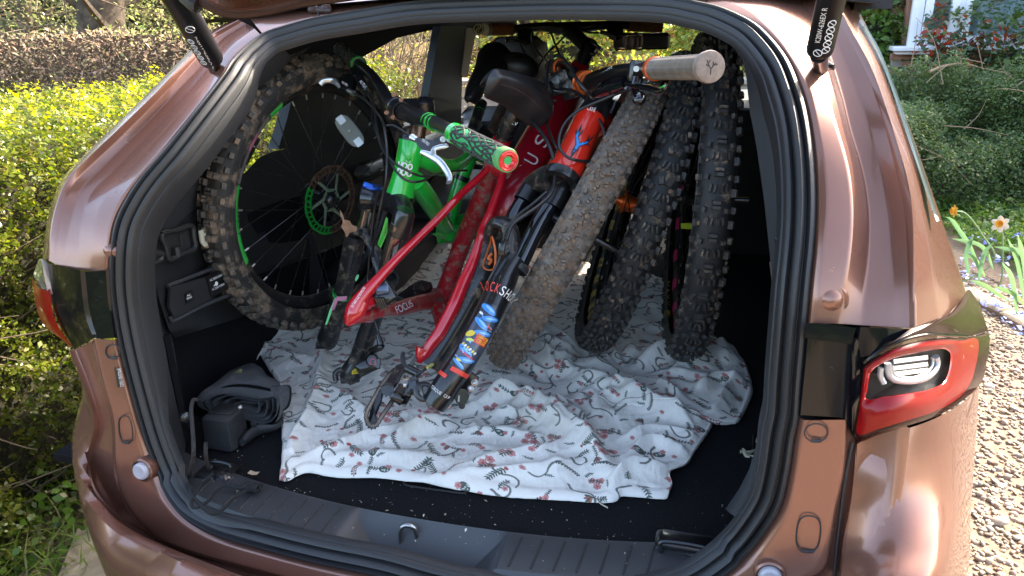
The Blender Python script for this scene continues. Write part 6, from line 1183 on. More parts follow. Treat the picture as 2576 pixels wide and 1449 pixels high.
# ================================================================== THE BIKES
def tubeo(name, pts, r, mt, parent, seg=16, n=None, flat=None, up=None, label=None, smooth=50):
    g = G(); g.tube(pts, r, seg, n, flat, up=up); return g.build(name, mt, parent, smooth=smooth, label=label)
def cablep(k, pts, parent, r=.0025, name='cable', mt=None):
    return tubeo(name, D(k, pts), r, mt or cable_m, parent, 8, n=60)
def cyl(name, c, ax, prof, mt, parent, seg=24, label=None): g = G(); g.lathe(c, ax, prof, seg); return g.build(name, mt, parent, smooth=40, label=label)
def boxo(name, c, half, ax, mt, parent, bev=.0015, label=None): g = G(); g.box(c, half, ax, bev=bev); return g.build(name, mt, parent, smooth=40, label=label)
def screen_ax(c, a, b):                       # axes: along a->b, across, towards the viewer
    x = nrm(np.asarray(b)-np.asarray(a)); v = nrm(CAM-c); z = nrm(v-x*np.dot(v, x)); return [x, np.cross(z, x), z]
def plate(name, pts, th, mt, parent, label=None):
    p = [np.array(q) for q in pts]; c = sum(p)/len(p); z = nrm(CAM-c); nv = np.cross(p[1]-p[0], p[-1]-p[0]); nv = nrm(nv)*(1 if np.dot(nv, z) > 0 else -1)
    g = G(); g.poly([q-nv*th/2 for q in p], th, nv); o = g.build(name, mt, parent, smooth=30, label=label)
    b = o.modifiers.new('bevel', 'BEVEL'); b.width = min(.0012, th*.3); b.segments = 2; return o
def grip_lattice(pa, pb, r, mt, parent, nx, na, seed, web=.0016):
    """raised web of rubber round a grip"""
    pa, pb = np.array(pa), np.array(pb); ax = nrm(pb-pa); L = np.linalg.norm(pb-pa); a = nrm(np.cross(ax, [0, .3, 1])); b = np.cross(ax, a); rr = np.random.default_rng(seed); g = G(); jit = rr.uniform(-.32, .32, (nx+2, na, 2))
    def pt(i, j): jj = j % na; t = (i+jit[i, jj, 0])/nx*L; th = 2*math.pi*(j+.5*(i % 2)+jit[i, jj, 1])/na; return pa+ax*np.clip(t, 0, L)+(a*math.cos(th)+b*math.sin(th))*r
    for i in range(nx):
        for j in range(na):
            for (i2, j2) in ((i+1, j), (i+1, j+(1 if i % 2 else -1))):
                if rr.random() < .86: p0, p1 = pt(i, j), pt(i2, j2); m = (p0+p1)/2; am = m-pa-ax*np.dot(m-pa, ax); m = pa+ax*np.dot(m-pa, ax)+nrm(am)*r; g.tube([p0, m, p1], web, 5, n=5, caps=False)
    return g.build('grip_web', mt, parent, smooth=60)

# ---------------- green child's mountain bike ----------------
gb = thing('green_bike', 'bright green mountain bike without its front wheel, black fork standing on the sheet', 'bicycle', tuple(PZ(900, 940, .76)))
bar = D('z3', [(1075, 205, 1.62), (1110, 235, 1.60), (1165, 285, 1.56), (1215, 350, 1.52), (1262, 430, 1.48), (1310, 490, 1.44), (1385, 525, 1.39), (1465, 552, 1.34), (1545, 578, 1.28), (1620, 612, 1.22), (1690, 648, 1.16), (1730, 668, 1.13)])
hb = tubeo('handlebar', bar, [.0112, .0112, .0112, .0115, .013, .0155, .0158, .0155, .0125, .0113, .0112, .0112], bk, gb, 20, n=80, label='black riser handlebar with green stripes')
for i, (u, v, d) in enumerate([(1535, 570, 1.285), (1560, 590, 1.265)]):     # green hoops on the bar
    p0, p1 = D('z3', [(u-28, v-15, d+.02), (u+28, v+18, d-.02)]); g = G(); ax = nrm(p1-p0)
    a_ = nrm(np.cross(ax, [0, .3, 1])); b_ = np.cross(ax, a_); c = (p0+p1)/2
    for s_ in np.linspace(-.008, .008, 2): g.tube([c+ax*(s_+(.006 if i else -.006)*math.sin(w_))+(a_*math.cos(w_)+b_*math.sin(w_))*.0122 for w_ in np.linspace(0, 6.28, 20)], .0010, 5, n=26)
    g.build('bar_stripe', green, hb)
# left grip: grey-green web, far
pa, pb = D('z3', [(962, 112, 1.70), (1078, 208, 1.62)]); gl_ = tubeo('grip', [pa, (pa+pb)/2, pb], [.0155, .0165, .0160], mat('grip_olive', (.13, .14, .10), .75, bump=.3), gb, 22, n=20, label='dusty grey-green far grip')
grip_lattice(pa, pb, .0165, grip_blk, gl_, 12, 11, 5, .0013); cyl('grip_ring', pb, nrm(pb-pa), [(-.004, .0165), (-.004, .0180), (.003, .0180), (.003, .0165)], green, gl_)
g = G(); g.ball(pa, .0158, seg=16); g.build('grip_end', mat('grip_end_grey', (.20, .21, .16), .7), gl_)
# right grip: green core under a black web, red end plug, near
pa, pb = D('z4', [(150, 762, 1.105), (490, 936, .965)]); ax = nrm(pb-pa); gr_ = tubeo('grip', [pa, (pa+pb)/2, pb], [.0142, .0142, .0146], mat('grip_green', (.02, .34, .09), .55), gb, 28, n=24, label='green near grip with a black web')
grip_lattice(pa+ax*.012, pb-ax*.014, .0147, grip_blk, gr_, 11, 12, 9, .0016)
cyl('grip_ring', pa, ax, [(-.003, .0135), (-.003, .0160), (.010, .0158), (.011, .0142)], green, gr_); cyl('grip_ring', pb, ax, [(-.016, .0148), (-.014, .0160), (-.002, .0163), (.001, .0155), (.001, .012)], mat('grip_ring_worn', (.10, .36, .10), .6, dirt=MUD, dirt_scale=60, dirt_lo=.5, dirt_hi=.65), gr_)
cyl('end_plug', pb, ax, [(0, .0138), (.0025, .0138), (.003, .0122), (.002, .0110), (.0025, .0085), (.001, .0072), (-.001, .004), (-.001, .0004)], mat('plug_red', (.60, .03, .035), .25, .6, coat=.5), gr_, 32)
ca = nrm(np.cross(ax, [0, 0, 1])); cb_ = np.cross(ax, ca)
# ring of tiny letters round the plug face
for i, ch in enumerate('TAMAGO VELO'): pass
# stem, face plate bolts, steerer, top cap
c0 = D('z3', [(1335, 497, 1.42)])[0]; c1 = D('z3', [(1508, 505, 1.47)])[0]; st = tubeo('stem', [c0, (c0+c1)/2+np.array([0, .01, .004]), c1], [.019, .017, .019], bk, gb, 14, n=16, flat=.85)
axb = nrm(bar[6]-bar[4]); cyl('bar_clamp', c0-axb*.024, axb, [(0, .0165), (0, .0195), (.014, .0200), (.016, .0182), (.030, .0182), (.032, .0200), (.046, .0195), (.046, .0165)], bk, st)
rust = mat('rusty_bolt', (.28, .14, .09), .5, .7)
for (u, v) in [(1305, 408), (1352, 440), (1258, 522), (1300, 552)]:
    p_ = D('z3', [(u, v, 1.385)])[0]; z_ = nrm(CAM-p_); cyl('bolt', p_, z_, [(-.006, .0042), (.002, .0042), (.0025, .003), (.001, .0022), (.001, .0003)], rust, st, 12)
cyl('top_cap', c1, nrm([.05, -.25, 1]), [(-.014, .0195), (.014, .0195), (.020, .0185), (.024, .012), (.024, .0003)], bk, st)
s0, s1 = D('z3', [(1468, 590, 1.46), (1452, 690, 1.46)]); tubeo('steerer_spacer', [s0, s1], [.0168, .0168], mat('spacer_copper', (.18, .10, .06), .25, .8), gb, 20, n=3)
ht = D('z3', [(1424, 700, 1.42), (1408, 790, 1.42), (1375, 930, 1.43), (1345, 1060, 1.44)]); htube = tubeo('head_tube', ht, [.0255, .0245, .0235, .0275], green, gb, 28, n=30)
hax = nrm(ht[0]-ht[-1]); cyl('headset_cup', ht[0], hax, [(-.002, .0262), (.005, .0262), (.009, .0235), (.009, .017)], bk, gb); cyl('headset_cup', ht[-1], -hax, [(-.002, .0285), (.006, .0285), (.010, .026), (.010, .017)], bk, gb)
tt = D('z3', [(1450, 800, 1.43), (1530, 835, 1.46), (1610, 872, 1.52), (1690, 875, 1.58), (1750, 838, 1.63), (1800, 790, 1.68)]); tubeo('top_tube', tt, [.017, .018, .019, .018, .015, .0145], green, gb, 20, n=40, flat=.8)
dt = D('z3', [(1440, 960, 1.44), (1500, 1045, 1.50), (1570, 1150, 1.60), (1640, 1262, 1.72)]); tubeo('down_tube', dt, [.0195, .0205, .0205, .019], green, gb, 22, n=34)
sp_ = D('z4', [(322, 560, 1.86), (262, 740, 1.82)]); tubeo('seat_post', sp_, [.0145, .0145], bk_mud, gb, 18, n=4); cyl('post_ring', sp_[0]*.7+sp_[1]*.3, nrm(sp_[1]-sp_[0]), [(0, .0148), (0, .0153), (.002, .0153), (.002, .0148)], green, gb)
stb = D('z3', [(1820, 720, 1.78), (1782, 850, 1.78), (1740, 960, 1.79), (1700, 1090, 1.80), (1660, 1260, 1.82)]); sto = tubeo('seat_tube', stb, [.0185, .0175, .0175, .0175, .019], green, gb, 20, n=30)
cyl('seat_clamp', stb[0], nrm(stb[0]-stb[1]), [(-.004, .020), (.016, .020), (.016, .016)], mat('clamp_teal', (.02, .30, .16), .4), gb); cyl('frame_band', stb[1]*.3+stb[2]*.7, nrm(stb[2]-stb[1]), [(0, .0185), (0, .0195), (.012, .0195), (.012, .0185)], bk, sto)
tubeo('seat_stay', D('z3', [(1820, 820, 1.80), (1863, 835, 1.84), (1900, 850, 1.88)]), [.010, .010, .009], green, gb, 12, n=8); tubeo('chain_stay', D('z3', [(1690, 1240, 1.82), (1760, 1205, 1.84), (1850, 1190, 1.88)]), [.013, .012, .009], green, gb, 12, n=10)
cyl('bottom_bracket', D('z5', [(985, 255, 1.80)])[0], nrm([1, .3, .1]), [(-.034, .016), (-.034, .021), (.034, .021), (.034, .016)], green_mud, gb)
plate('gusset', D('z5', [(870, 255, 1.72), (930, 240, 1.72), (1000, 235, 1.74), (1010, 262, 1.74), (985, 302, 1.74), (930, 285, 1.72)]), .02, green_mud, gb)
a_, b_ = D('z3', [(1660, 1110, 1.78), (1690, 1010, 1.78)]); add_text('ALLOY', *[x+nrm(CAM-x)*.018 for x in D('z3', [(1690, 985, 1.775), (1738, 1000, 1.775)])], bk, sto, height=.007)
cyl('frame_emblem', D('z3', [(1655, 1182, 1.76)])[0]+nrm(CAM-D('z3', [(1655, 1182, 1.76)])[0])*.012, nrm(CAM-D('z3', [(1655, 1182, 1.76)])[0]), [(0, .0075), (.001, .0075), (.001, .005), (.0004, .0045), (.0012, .0025), (.0012, .0002)], bk, sto, 20)
# maker's badge on the head tube: hatted face above two rows of rings
def face(p): return np.array(p)
bc = ht[1]*.55+ht[2]*.45; zz = nrm(CAM-bc); zz = nrm(zz-hax*np.dot(zz, hax)); xx = np.cross(hax, zz)
def onhead(x, y, l=.0004):
    an = x/.0245; return bc+hax*y+(zz*math.cos(an)+xx*math.sin(an))*(.0245+l)
wm = mat('badge_white', (.8, .8, .8), .4); g = G()
g.poly([onhead(x, y, .0006) for x, y in [(-.0075, .016), (-.003, .016), (-.0035, .023), (.0045, .0235), (.0035, .0165), (.008, .017), (.008, .0150), (-.0075, .0140)]]); g.poly([onhead(x, y, .0005) for x, y in [(-.005, .0145), (.0055, .0150), (.0062, .0095), (.004, .005), (-.003, .005), (-.005, .009)]]); badge = g.build('badge_face', wm, htube, smooth=0)
g = G(); 
for x, y, r_ in ((-.002, .0105, .0013), (.003, .0107, .0013), (.0004, .0080, .0006)): g.poly([onhead(x+r_*math.cos(q), y+r_*math.sin(q), .0011) for q in np.linspace(0, 6.28, 9)[:-1]])
g.poly([onhead(x, y, .0010) for x, y in [(-.005, .0158), (.005, .0164), (.005, .0150), (-.005, .0144)]]); g.poly([onhead(x, y, .0010) for x, y in [(-.003, .0068), (.004, .0070), (.004, .0062), (-.003, .0060)]]); g.build('badge_detail', bk, badge, smooth=0)
for row, (y, xs_) in enumerate(((-.003, (-.013, -.004, .006)), (-.016, (-.012, -.003, .007)))):
    for i, x in enumerate(xs_):
        g = G()
        if row == 0 and i == 0: g.tube([onhead(x-.004, y+.005, .0012), onhead(x, y-.005, .0012), onhead(x+.004, y+.005, .0012)], .0013, 6, n=9)
        elif row == 1 and i == 0: g.tube([onhead(x-.003, y+.005, .0012), onhead(x+.003, y+.003, .0012), onhead(x+.003, y-.003, .0012), onhead(x-.003, y-.005, .0012), onhead(x-.003, y+.005, .0012)], .0013, 6, n=20)
        else: g.tube([onhead(x+.0040*math.cos(q), y+.0048*math.sin(q), .0012) for q in np.linspace(0, 6.28, 16)], .0014, 6, n=24)
        g.build('badge_letter', wm if row == 0 else mat('badge_outline', (.75, .78, .75), .4), badge)
# fork: crown, bronze stanchions, black lower legs and arch
cr0 = D('z3', [(1130, 1075, 1.47), (1200, 1085, 1.46), (1290, 1100, 1.44), (1345, 1120, 1.42), (1372, 1200, 1.39)]); fk = tubeo('fork_crown', cr0, [.024, .019, .021, .022, .020], bk, gb, 18, n=30)
lt = D('z3', [(1165, 1030, 1.475), (1148, 1130, 1.485)]); cyl('leg_cap', lt[0], nrm(lt[0]-lt[1]), [(-.038, .0225), (.0, .0225), (.004, .019), (.004, .0004)], bk, fk); cyl('adjuster', lt[0], nrm(lt[0]-lt[1]), [(.003, .0195), (.009, .0205), (.012, .018), (.012, .0004)], mat('blue_anodised', (.02, .10, .50), .3, .6, coat=.5), fk); boxo('adjuster_tab', D('z3', [(1140, 995, 1.46)])[0], (.010, .005, .003), screen_ax(lt[0], *D('z3', [(1110, 985, 1.46), (1150, 1000, 1.46)])), mat('blue_lever', (.02, .12, .55), .3, .5), fk)
rt_ = D('z3', [(1376, 1165, 1.375), (1352, 1260, 1.39)]); cyl('leg_cap', rt_[0], nrm(rt_[0]-rt_[1]), [(-.048, .0210), (-.002, .0205), (.003, .0175), (.006, .0165), (.006, .0004)], bk, fk)
tubeo('stanchion', D('z3', [(1146, 1110, 1.485), (1105, 1275, 1.52)]), [.0150, .0150], bronze, fk, 24, n=4); tubeo('stanchion', D('z5', [(672, 190, 1.38), (590, 470, 1.45)]), [.0152, .0152], bronze, fk, 24, n=4)
ll = tubeo('fork_leg', D('z5', [(412, 250, 1.53), (385, 370, 1.56), (352, 520, 1.60), (305, 690, 1.64), (265, 810, 1.67), (235, 900, 1.69), (212, 935, 1.69)]), [.0215, .0215, .0195, .0195, .0220, .0235, .015], bk_mud, gb, 22, n=50, label='left fork leg with green and pink stripe')
rl_ = tubeo('fork_leg', D('z5', [(600, 520, 1.46), (575, 600, 1.48), (520, 740, 1.52), (470, 880, 1.55), (430, 1000, 1.57), (380, 1095, 1.58), (345, 1135, 1.58)]), [.0200, .0200, .0195, .0200, .0205, .0240, .016], bk_mud, gb, 22, n=50, label='right fork leg with yellow warning sticker')
cyl('leg_seal', D('z5', [(608, 505, 1.455)])[0], nrm(np.diff(D('z5', [(608, 505, 1.455), (575, 600, 1.48)]), axis=0)[0]), [(0, .016), (0, .0215), (.012, .0215), (.012, .020)], rubber, rl_)
g = G(); g.box(D('z5', [(225, 925, 1.69)])[0], (.020, .008, .012), screen_ax(D('z5', [(225, 925, 1.69)])[0], *D('z5', [(180, 950, 1.69), (285, 945, 1.69)])), bev=.004); g.build('dropout', bk_mud, ll)
dq = D('z5', [(290, 1140, 1.57), (285, 1100, 1.57), (310, 1075, 1.57), (345, 1080, 1.57), (352, 1110, 1.57), (330, 1135, 1.57)]); tubeo('dropout', dq, [.006]*6, bk_mud, rl_, 8, n=30)
boxo('dropout_plate', D('z5', [(375, 1120, 1.58)])[0], (.020, .012, .007), screen_ax(dq[0], *D('z5', [(290, 1140, 1.57), (430, 1130, 1.57)])), bk_mud, rl_, .003)
ar = tubeo('fork_arch', D('z5', [(400, 300, 1.545), (390, 248, 1.53), (430, 235, 1.51), (480, 262, 1.49), (520, 330, 1.48), (545, 410, 1.47), (575, 500, 1.465), (590, 560, 1.47)]), [.013, .0145, .0150, .0145, .0140, .0135, .0140, .014], bk_mud, gb, 14, n=44, flat=.55)
def on_leg(o, pts, mt_, nm, w_=None): plate(nm, pts, .0006, mt_, o)
for k_, (q0, q1) in enumerate((((288, 612), (362, 606)), ((284, 628), (360, 622)))):
    a_, b_ = D('z5', [(*q0, 1.60), (*q1, 1.60)]); c = (a_+b_)/2+np.array([0, .012, 0]); ax2 = nrm(np.array(D('z5', [(265, 810, 1.67)])[0])-np.array(D('z5', [(352, 520, 1.60)])[0])); pp = nrm(np.cross(ax2, [1, 0, 0])); g = G(); cc_ = D('z5', [(325, 609+k_*16, 1.617)])[0]; b2 = np.cross(ax2, pp)
    g.tube([cc_+(pp*math.cos(q)+b2*math.sin(q))*.0197 for q in np.linspace(0, 6.28, 24)], .0011, 5, n=30); g.build('leg_stripe', green if k_ == 0 else mat('stripe_green2', (.03, .5, .15), .5), ll)
zf = lambda pts, d: [P(*q, d) for q in [(x_[0], x_[1]) for x_ in T('z5', pts)]]
plate('leg_decal', zf([(296, 632), (358, 628), (352, 655), (300, 658), (280, 712), (262, 716), (275, 660)], 1.592), .0006, pdec, ll); plate('leg_decal', zf([(282, 640), (290, 640), (262, 730), (236, 800), (224, 804), (250, 715)], 1.600), .0006, green, ll)
plate('leg_decal', D('z5', [(592, 150, 1.435), (604, 160, 1.435), (600, 250, 1.45), (560, 340, 1.46), (540, 315, 1.46), (565, 240, 1.45)]), .0008, green, ar); add_text('VOODOO', D('z5', [(594, 185, 1.425)])[0], D('z5', [(578, 262, 1.435)])[0], bk, ar, height=.006)
plate('leg_decal', D('z5', [(418, 498, 1.55), (430, 500, 1.55), (425, 520, 1.55), (408, 542, 1.55), (405, 520, 1.55)]), .0006, green, ll)
tubeo('leg_stripe', D('z5', [(455, 772, 1.505), (485, 775, 1.50), (520, 771, 1.505)]), [.0012]*3, green, rl_, 5); tubeo('leg_stripe', D('z5', [(455, 782, 1.505), (485, 785, 1.50), (520, 780, 1.505)]), [.0012]*3, pdec, rl_, 5)
wst = plate('warning_sticker', D('z5', [(388, 1078, 1.548), (443, 1068, 1.548), (440, 1095, 1.55), (385, 1100, 1.55)]), .0006, mat('sticker_yellow', (.80, .60, .02), .5), rl_); add_text('WARNING', *D('z5', [(398, 1080, 1.545), (446, 1072, 1.545)]), mat('ink_yellow', (.8, .6, .02), .5), wst, height=.0045)
for y_ in (1083, 1089, 1095): tubeo('print_line', D('z5', [(390, y_, 1.546), (438, y_-7, 1.546)]), [.0004, .0004], bk, wst, 4, n=2)
# brake levers, hoses, caliper
def lever(master, cl, blade_, cable_in, parent, silver, txt, d):
    o = plate('brake_lever', master, .012, bk, parent); plate('lever_clamp', cl, .014, bk, o)
    b = tubeo('lever_blade', blade_, [.0035]+[.0060]*(len(blade_)-2)+[.0065], silver, o, 12, n=36, flat=.45)
    tubeo('cable_adjuster', cable_in, [.0045, .0062], silver, o, 12, n=5); 
    if txt: add_text(txt[0], *txt[1:3], white_ink, o, height=.0045)
    return o
alu = mat('lever_alloy', (.58, .60, .62), .32, .9, dirt=MUD, dirt_scale=60, dirt_lo=.62, dirt_hi=.75)
lv1 = lever(D('z3', [(940, 335, 1.58), (985, 290, 1.58), (1040, 275, 1.60), (1060, 330, 1.58), (1045, 385, 1.56), (1000, 385, 1.55), (950, 370, 1.56)]), D('z3', [(1030, 250, 1.62), (1080, 210, 1.62), (1120, 240, 1.61), (1090, 290, 1.60), (1050, 300, 1.60)]),
    D('z3', [(955, 358, 1.55), (930, 325, 1.54), (895, 313, 1.53), (850, 318, 1.53), (828, 338, 1.53)]), D('z3', [(1010, 378, 1.55), (1045, 398, 1.54)]), gb, alu, ('TEKTRO', *D('z3', [(965, 330, 1.555), (1005, 352, 1.555)])), 1.5)
shf = plate('gear_shifter', D('z3', [(1060, 300, 1.58), (1110, 295, 1.58), (1135, 350, 1.56), (1140, 395, 1.55), (1110, 400, 1.55), (1075, 350, 1.56)]), .02, bk, gb); add_text('ALTUS', *D('z3', [(1082, 322, 1.545), (1118, 368, 1.545)]), white_ink, shf, height=.0065)
lv2 = lever(D('z3', [(1445, 680, 1.20), (1500, 705, 1.19), (1560, 705, 1.18), (1600, 730, 1.17), (1560, 775, 1.17), (1500, 780, 1.18), (1465, 740, 1.19)]), D('z3', [(1560, 720, 1.18), (1620, 690, 1.17), (1660, 640, 1.165), (1712, 655, 1.15), (1700, 700, 1.15), (1640, 740, 1.16), (1600, 745, 1.17)]),
    D('z3', [(1480, 775, 1.165), (1540, 800, 1.155), (1600, 840, 1.14), (1640, 890, 1.13), (1665, 940, 1.12), (1662, 972, 1.115)]), D('z3', [(1455, 700, 1.19), (1425, 682, 1.20)]), gb, alu, ('TEKTRO', *D('z3', [(1484, 704, 1.172), (1530, 738, 1.168)])), 1.2)
tubeo('lever_link', D('z3', [(1555, 800, 1.15), (1570, 755, 1.15), (1640, 738, 1.145), (1655, 745, 1.145)]), [.006, .004, .004, .002], alu, lv2, 10, n=20, flat=.5)
cyl('pivot_bolt', D('z3', [(1622, 694, 1.145)])[0], nrm(CAM-D('z3', [(1622, 694, 1.145)])[0]), [(0, .0045), (.002, .0045), (.002, .002), (0, .0015), (0, .0002)], steel, lv2, 12)
cablep('z3', [(1420, 680, 1.20), (1370, 645, 1.24), (1310, 608, 1.28), (1260, 605, 1.30)], gb, .0022); cablep('z3', [(1045, 398, 1.54), (1110, 430, 1.50), (1180, 500, 1.44), (1230, 570, 1.40), (1250, 660, 1.36), (1262, 800, 1.34), (1255, 950, 1.34), (1235, 1060, 1.36), (1205, 1200, 1.38), (1180, 1340, 1.42), (1165, 1449, 1.46)], gb, .0026)
cablep('z3', [(1140, 400, 1.52), (1180, 480, 1.48), (1195, 620, 1.42), (1225, 740, 1.38), (1290, 830, 1.33), (1380, 890, 1.30), (1470, 930, 1.32), (1530, 930, 1.36), (1600, 915, 1.45), (1700, 900, 1.55), (1780, 895, 1.6)], gb, .0024); cablep('z3', [(1150, 410, 1.54), (1170, 500, 1.50), (1175, 600, 1.46), (1250, 760, 1.38), (1300, 870, 1.33), (1370, 950, 1.31), (1450, 970, 1.32), (1520, 950, 1.36), (1540, 920, 1.40)], gb, .0024)
cablep('z5', [(545, 0, 1.42), (520, 120, 1.45), (500, 300, 1.47), (488, 450, 1.49), (485, 560, 1.50), (525, 770, 1.46), (560, 900, 1.46)], gb, .0026)
cal = thing_part('brake_caliper', gb)
cyl('piston', D('z5', [(508, 1015, 1.50)])[0], nrm(CAM-D('z5', [(508, 1015, 1.50)])[0]), [(-.02, .012), (0, .014), (.010, .013), (.014, .010), (.0145, .0065), (.0145, .0003)], bk, cal); cyl('piston_ring', D('z5', [(512, 1025, 1.483)])[0], nrm(CAM-D('z5', [(508, 1015, 1.50)])[0]), [(0, .0060), (.001, .0066), (.001, .0054)], redp, cal, 20)
boxo('caliper_body', D('z5', [(480, 1050, 1.53)])[0], (.022, .014, .012), screen_ax(lt[0], *D('z5', [(440, 1070, 1.53), (520, 1030, 1.53)])), bk, cal, .004); plate('caliper_arm', D('z5', [(520, 1010, 1.49), (562, 1000, 1.49), (556, 1070, 1.49), (530, 1060, 1.49), (510, 1040, 1.49)]), .008, bk, cal); tubeo('mount_bolt', D('z5', [(500, 960, 1.5), (560, 935, 1.48), (575, 940, 1.48)]), [.006, .008, .006], bk, cal, 10, n=10)
tubeo('cable_end', D('z5', [(545, 870, 1.47), (560, 920, 1.47)]), [.005, .007], bk, cal, 10)
# its black saddle on the post, far behind
def saddle(parent, spine, wid, thick, lab, mt_=None, side_=None, n=46):
    """spine of points nose -> tail, half widths, depths; builds a soft saddle shell with a dropped flank"""
    s_ = cr(np.hstack([np.array(spine), np.array(wid)[:, None], np.array(thick)[:, None]]), n); c = s_[:, :3]; t = np.gradient(c, axis=0); rows = []
    up0 = nrm(side_[1]); lat0 = nrm(side_[0])
    for i in range(n):
        T_ = nrm(t[i]); lat = nrm(lat0-T_*np.dot(lat0, T_)); u_ = nrm(np.cross(T_, lat)); u_ = u_ if np.dot(u_, up0) > 0 else -u_; w_, h_ = s_[i, 3], s_[i, 4]; ring_ = []
        for q in np.linspace(0, 2*math.pi, 30, endpoint=False):
            x = math.cos(q); y = math.sin(q); yy = y*h_*.5 if y > 0 else y*h_*(1.0 if abs(x) > .55 else .45); dip = -.0035*math.exp(-(x/.22)**2)*(1 if y > 0 else 0)*min(1, w_/.03)
            ring_.append(c[i]+lat*w_*np.sign(x)*abs(x)**.75+u_*(yy+dip-.25*h_*abs(x)**3))
        rows.append(ring_)
    g = G(); rows[0] = [c[0]]*30; rows[-1] = [c[-1]]*30; g.grid(rows, closed_u=True); o = g.build('saddle', mt_ or saddle_m, parent, smooth=80, label=lab)
    g = G()
    for sg in (3, 12): g.tube([rows[i][sg] for i in range(4, n-4)], .0007, 5, n=60, caps=False)
    g.build('seam', mat('seam_thread', (.05, .045, .04), .8), o); return o
saddle(gb, D('z4', [(232, 552, 1.78), (262, 490, 1.79), (300, 420, 1.81), (360, 345, 1.85), (430, 280, 1.90), (480, 255, 1.93), (500, 250, 1.95)]), [.012, .020, .024, .034, .056, .060, .03], [.020, .030, .032, .034, .036, .034, .02], 'black far saddle with a raised two-lobed tail', side_=([.45, -.5, -.45], [-.3, -.45, .75]), mt_=mat('saddle_black', (.013, .012, .012), .38, bump=.15, bscale=700))
g = G(); cc_ = D('z4', [(560, 330, 1.90)])[0]; g.ball(cc_, [.055, .035, .036], ax=[nrm([.9, .1, -.25]), [0, 1, 0], nrm([.25, 0, .9])], seg=20, rings=12); g.build('saddle_lobe', mat('saddle_black2', (.012, .011, .011), .38, bump=.15, bscale=700), gb)
# VOODOO on the grip
add_text('VOODOO', *[x for x in D('z4', [(318, 882, 1.010), (386, 922, .985)])], mat('grip_word', (.11, .11, .11), .6), gr_, height=.0085, lift=.001)

# ---------------- red mountain bike ----------------
rb = thing('red_bike', 'red mud-splashed mountain bike lying back, rear triangle towards the camera without its wheel', 'bicycle', tuple(PZ(1010, 1010, .76)))
big = D('z4', [(905, 470, 1.90), (830, 590, 1.82), (745, 730, 1.75), (660, 870, 1.70), (580, 1010, 1.66), (510, 1150, 1.64), (455, 1290, 1.64), (415, 1380, 1.66)])
bt = tubeo('down_tube', big, [.044, .048, .050, .050, .048, .043, .032, .024], redp_dark, rb, 22, n=60, flat=.72, up=(1, 0, .3))
for tx, p0, p1 in (('S', (735, 860), (760, 800)), ('U', (668, 975), (695, 925)), ('C', (615, 1060), (645, 1005)), ('O', (548, 1180), (590, 1110)), ('F', (482, 1280), (520, 1210))):
    a_, b_ = D('z4', [(*p0, 1.640-.02*(p0[1] > 900)), (*p1, 1.640-.02*(p0[1] > 900))]); add_text(tx, a_, b_, mat('letter_white', (.62, .52, .52), .4), bt, height=.030, lift=-.004)
tubeo('frame_pinstripe', [x+nrm(CAM-x)*.045 for x in D('z4', [(905, 560, 1.84), (800, 720, 1.77), (700, 880, 1.71), (600, 1040, 1.67)])], [.0010]*4, mat('pinstripe', (.55, .35, .16), .4), bt, 5)
hd = D('z4', [(962, 322, 2.0), (925, 440, 1.98)]); tubeo('head_tube', hd, [.026, .028], redp_dark, rb, 20, n=6)
# seat tube, seat clamp, post with rings, saddle
stt = D('z4', [(438, 850, 1.52), (405, 960, 1.545), (365, 1075, 1.575), (310, 1200, 1.61), (255, 1330, 1.66), (205, 1449, 1.70)])+D('z5', [(960, 560, 1.76), (925, 640, 1.78)])
stu = tubeo('seat_tube', stt, [.0165, .0175, .0195, .0205, .0205, .0205, .0205, .023], redp_mud, rb, 24, n=70)
cyl('seat_clamp', stt[0], nrm(stt[0]-stt[1]), [(-.006, .0185), (.016, .0195), (.020, .0185), (.020, .014)], redp, rb)
sp = D('z4', [(455, 800, 1.51), (490, 720, 1.49), (530, 640, 1.47), (560, 575, 1.46)]); spo = tubeo('seat_post', sp, [.0150, .0165, .0155, .0120], bk_mud, rb, 22, n=24)
for f in (.12, .3, .45, .52, .62, .8):
    p_ = sp[0]+(sp[-1]-sp[0])*f; cyl('post_ring', p_, nrm(sp[-1]-sp[0]), [(0, .0155), (.0, .0185), (.003, .0185), (.003, .0155)], bk, spo)
add_text('LEV', *[x+nrm(CAM-x)*.018 for x in D('z4', [(498, 690, 1.485), (545, 712, 1.485)])], white_ink, spo, height=.008)
saddle(rb, D('z4', [(362, 400, 1.33), (385, 408, 1.335), (440, 422, 1.35), (520, 446, 1.37), (590, 478, 1.40), (655, 518, 1.43), (712, 558, 1.46), (752, 594, 1.48)]), [.006, .018, .020, .023, .031, .044, .048, .014], [.014, .038, .044, .046, .050, .050, .044, .018], 'worn black near saddle with muddy underside', side_=([.30, -.75, -.55], [.15, -.50, .85]))
sr_ = D('z4', [(450, 500, 1.40), (520, 560, 1.44), (600, 590, 1.46), (690, 590, 1.48)]); tubeo('saddle_rail', sr_, [.0035]*4, bk_mud, spo, 8, n=24); tubeo('saddle_rail', [x+np.array([.03, .02, .01]) for x in sr_], [.0035]*4, bk_mud, spo, 8, n=24)
boxo('saddle_clamp', D('z4', [(560, 565, 1.455)])[0], (.018, .014, .010), screen_ax(sp[0], sp[0], sp[-1]), bk_mud, spo, .004)
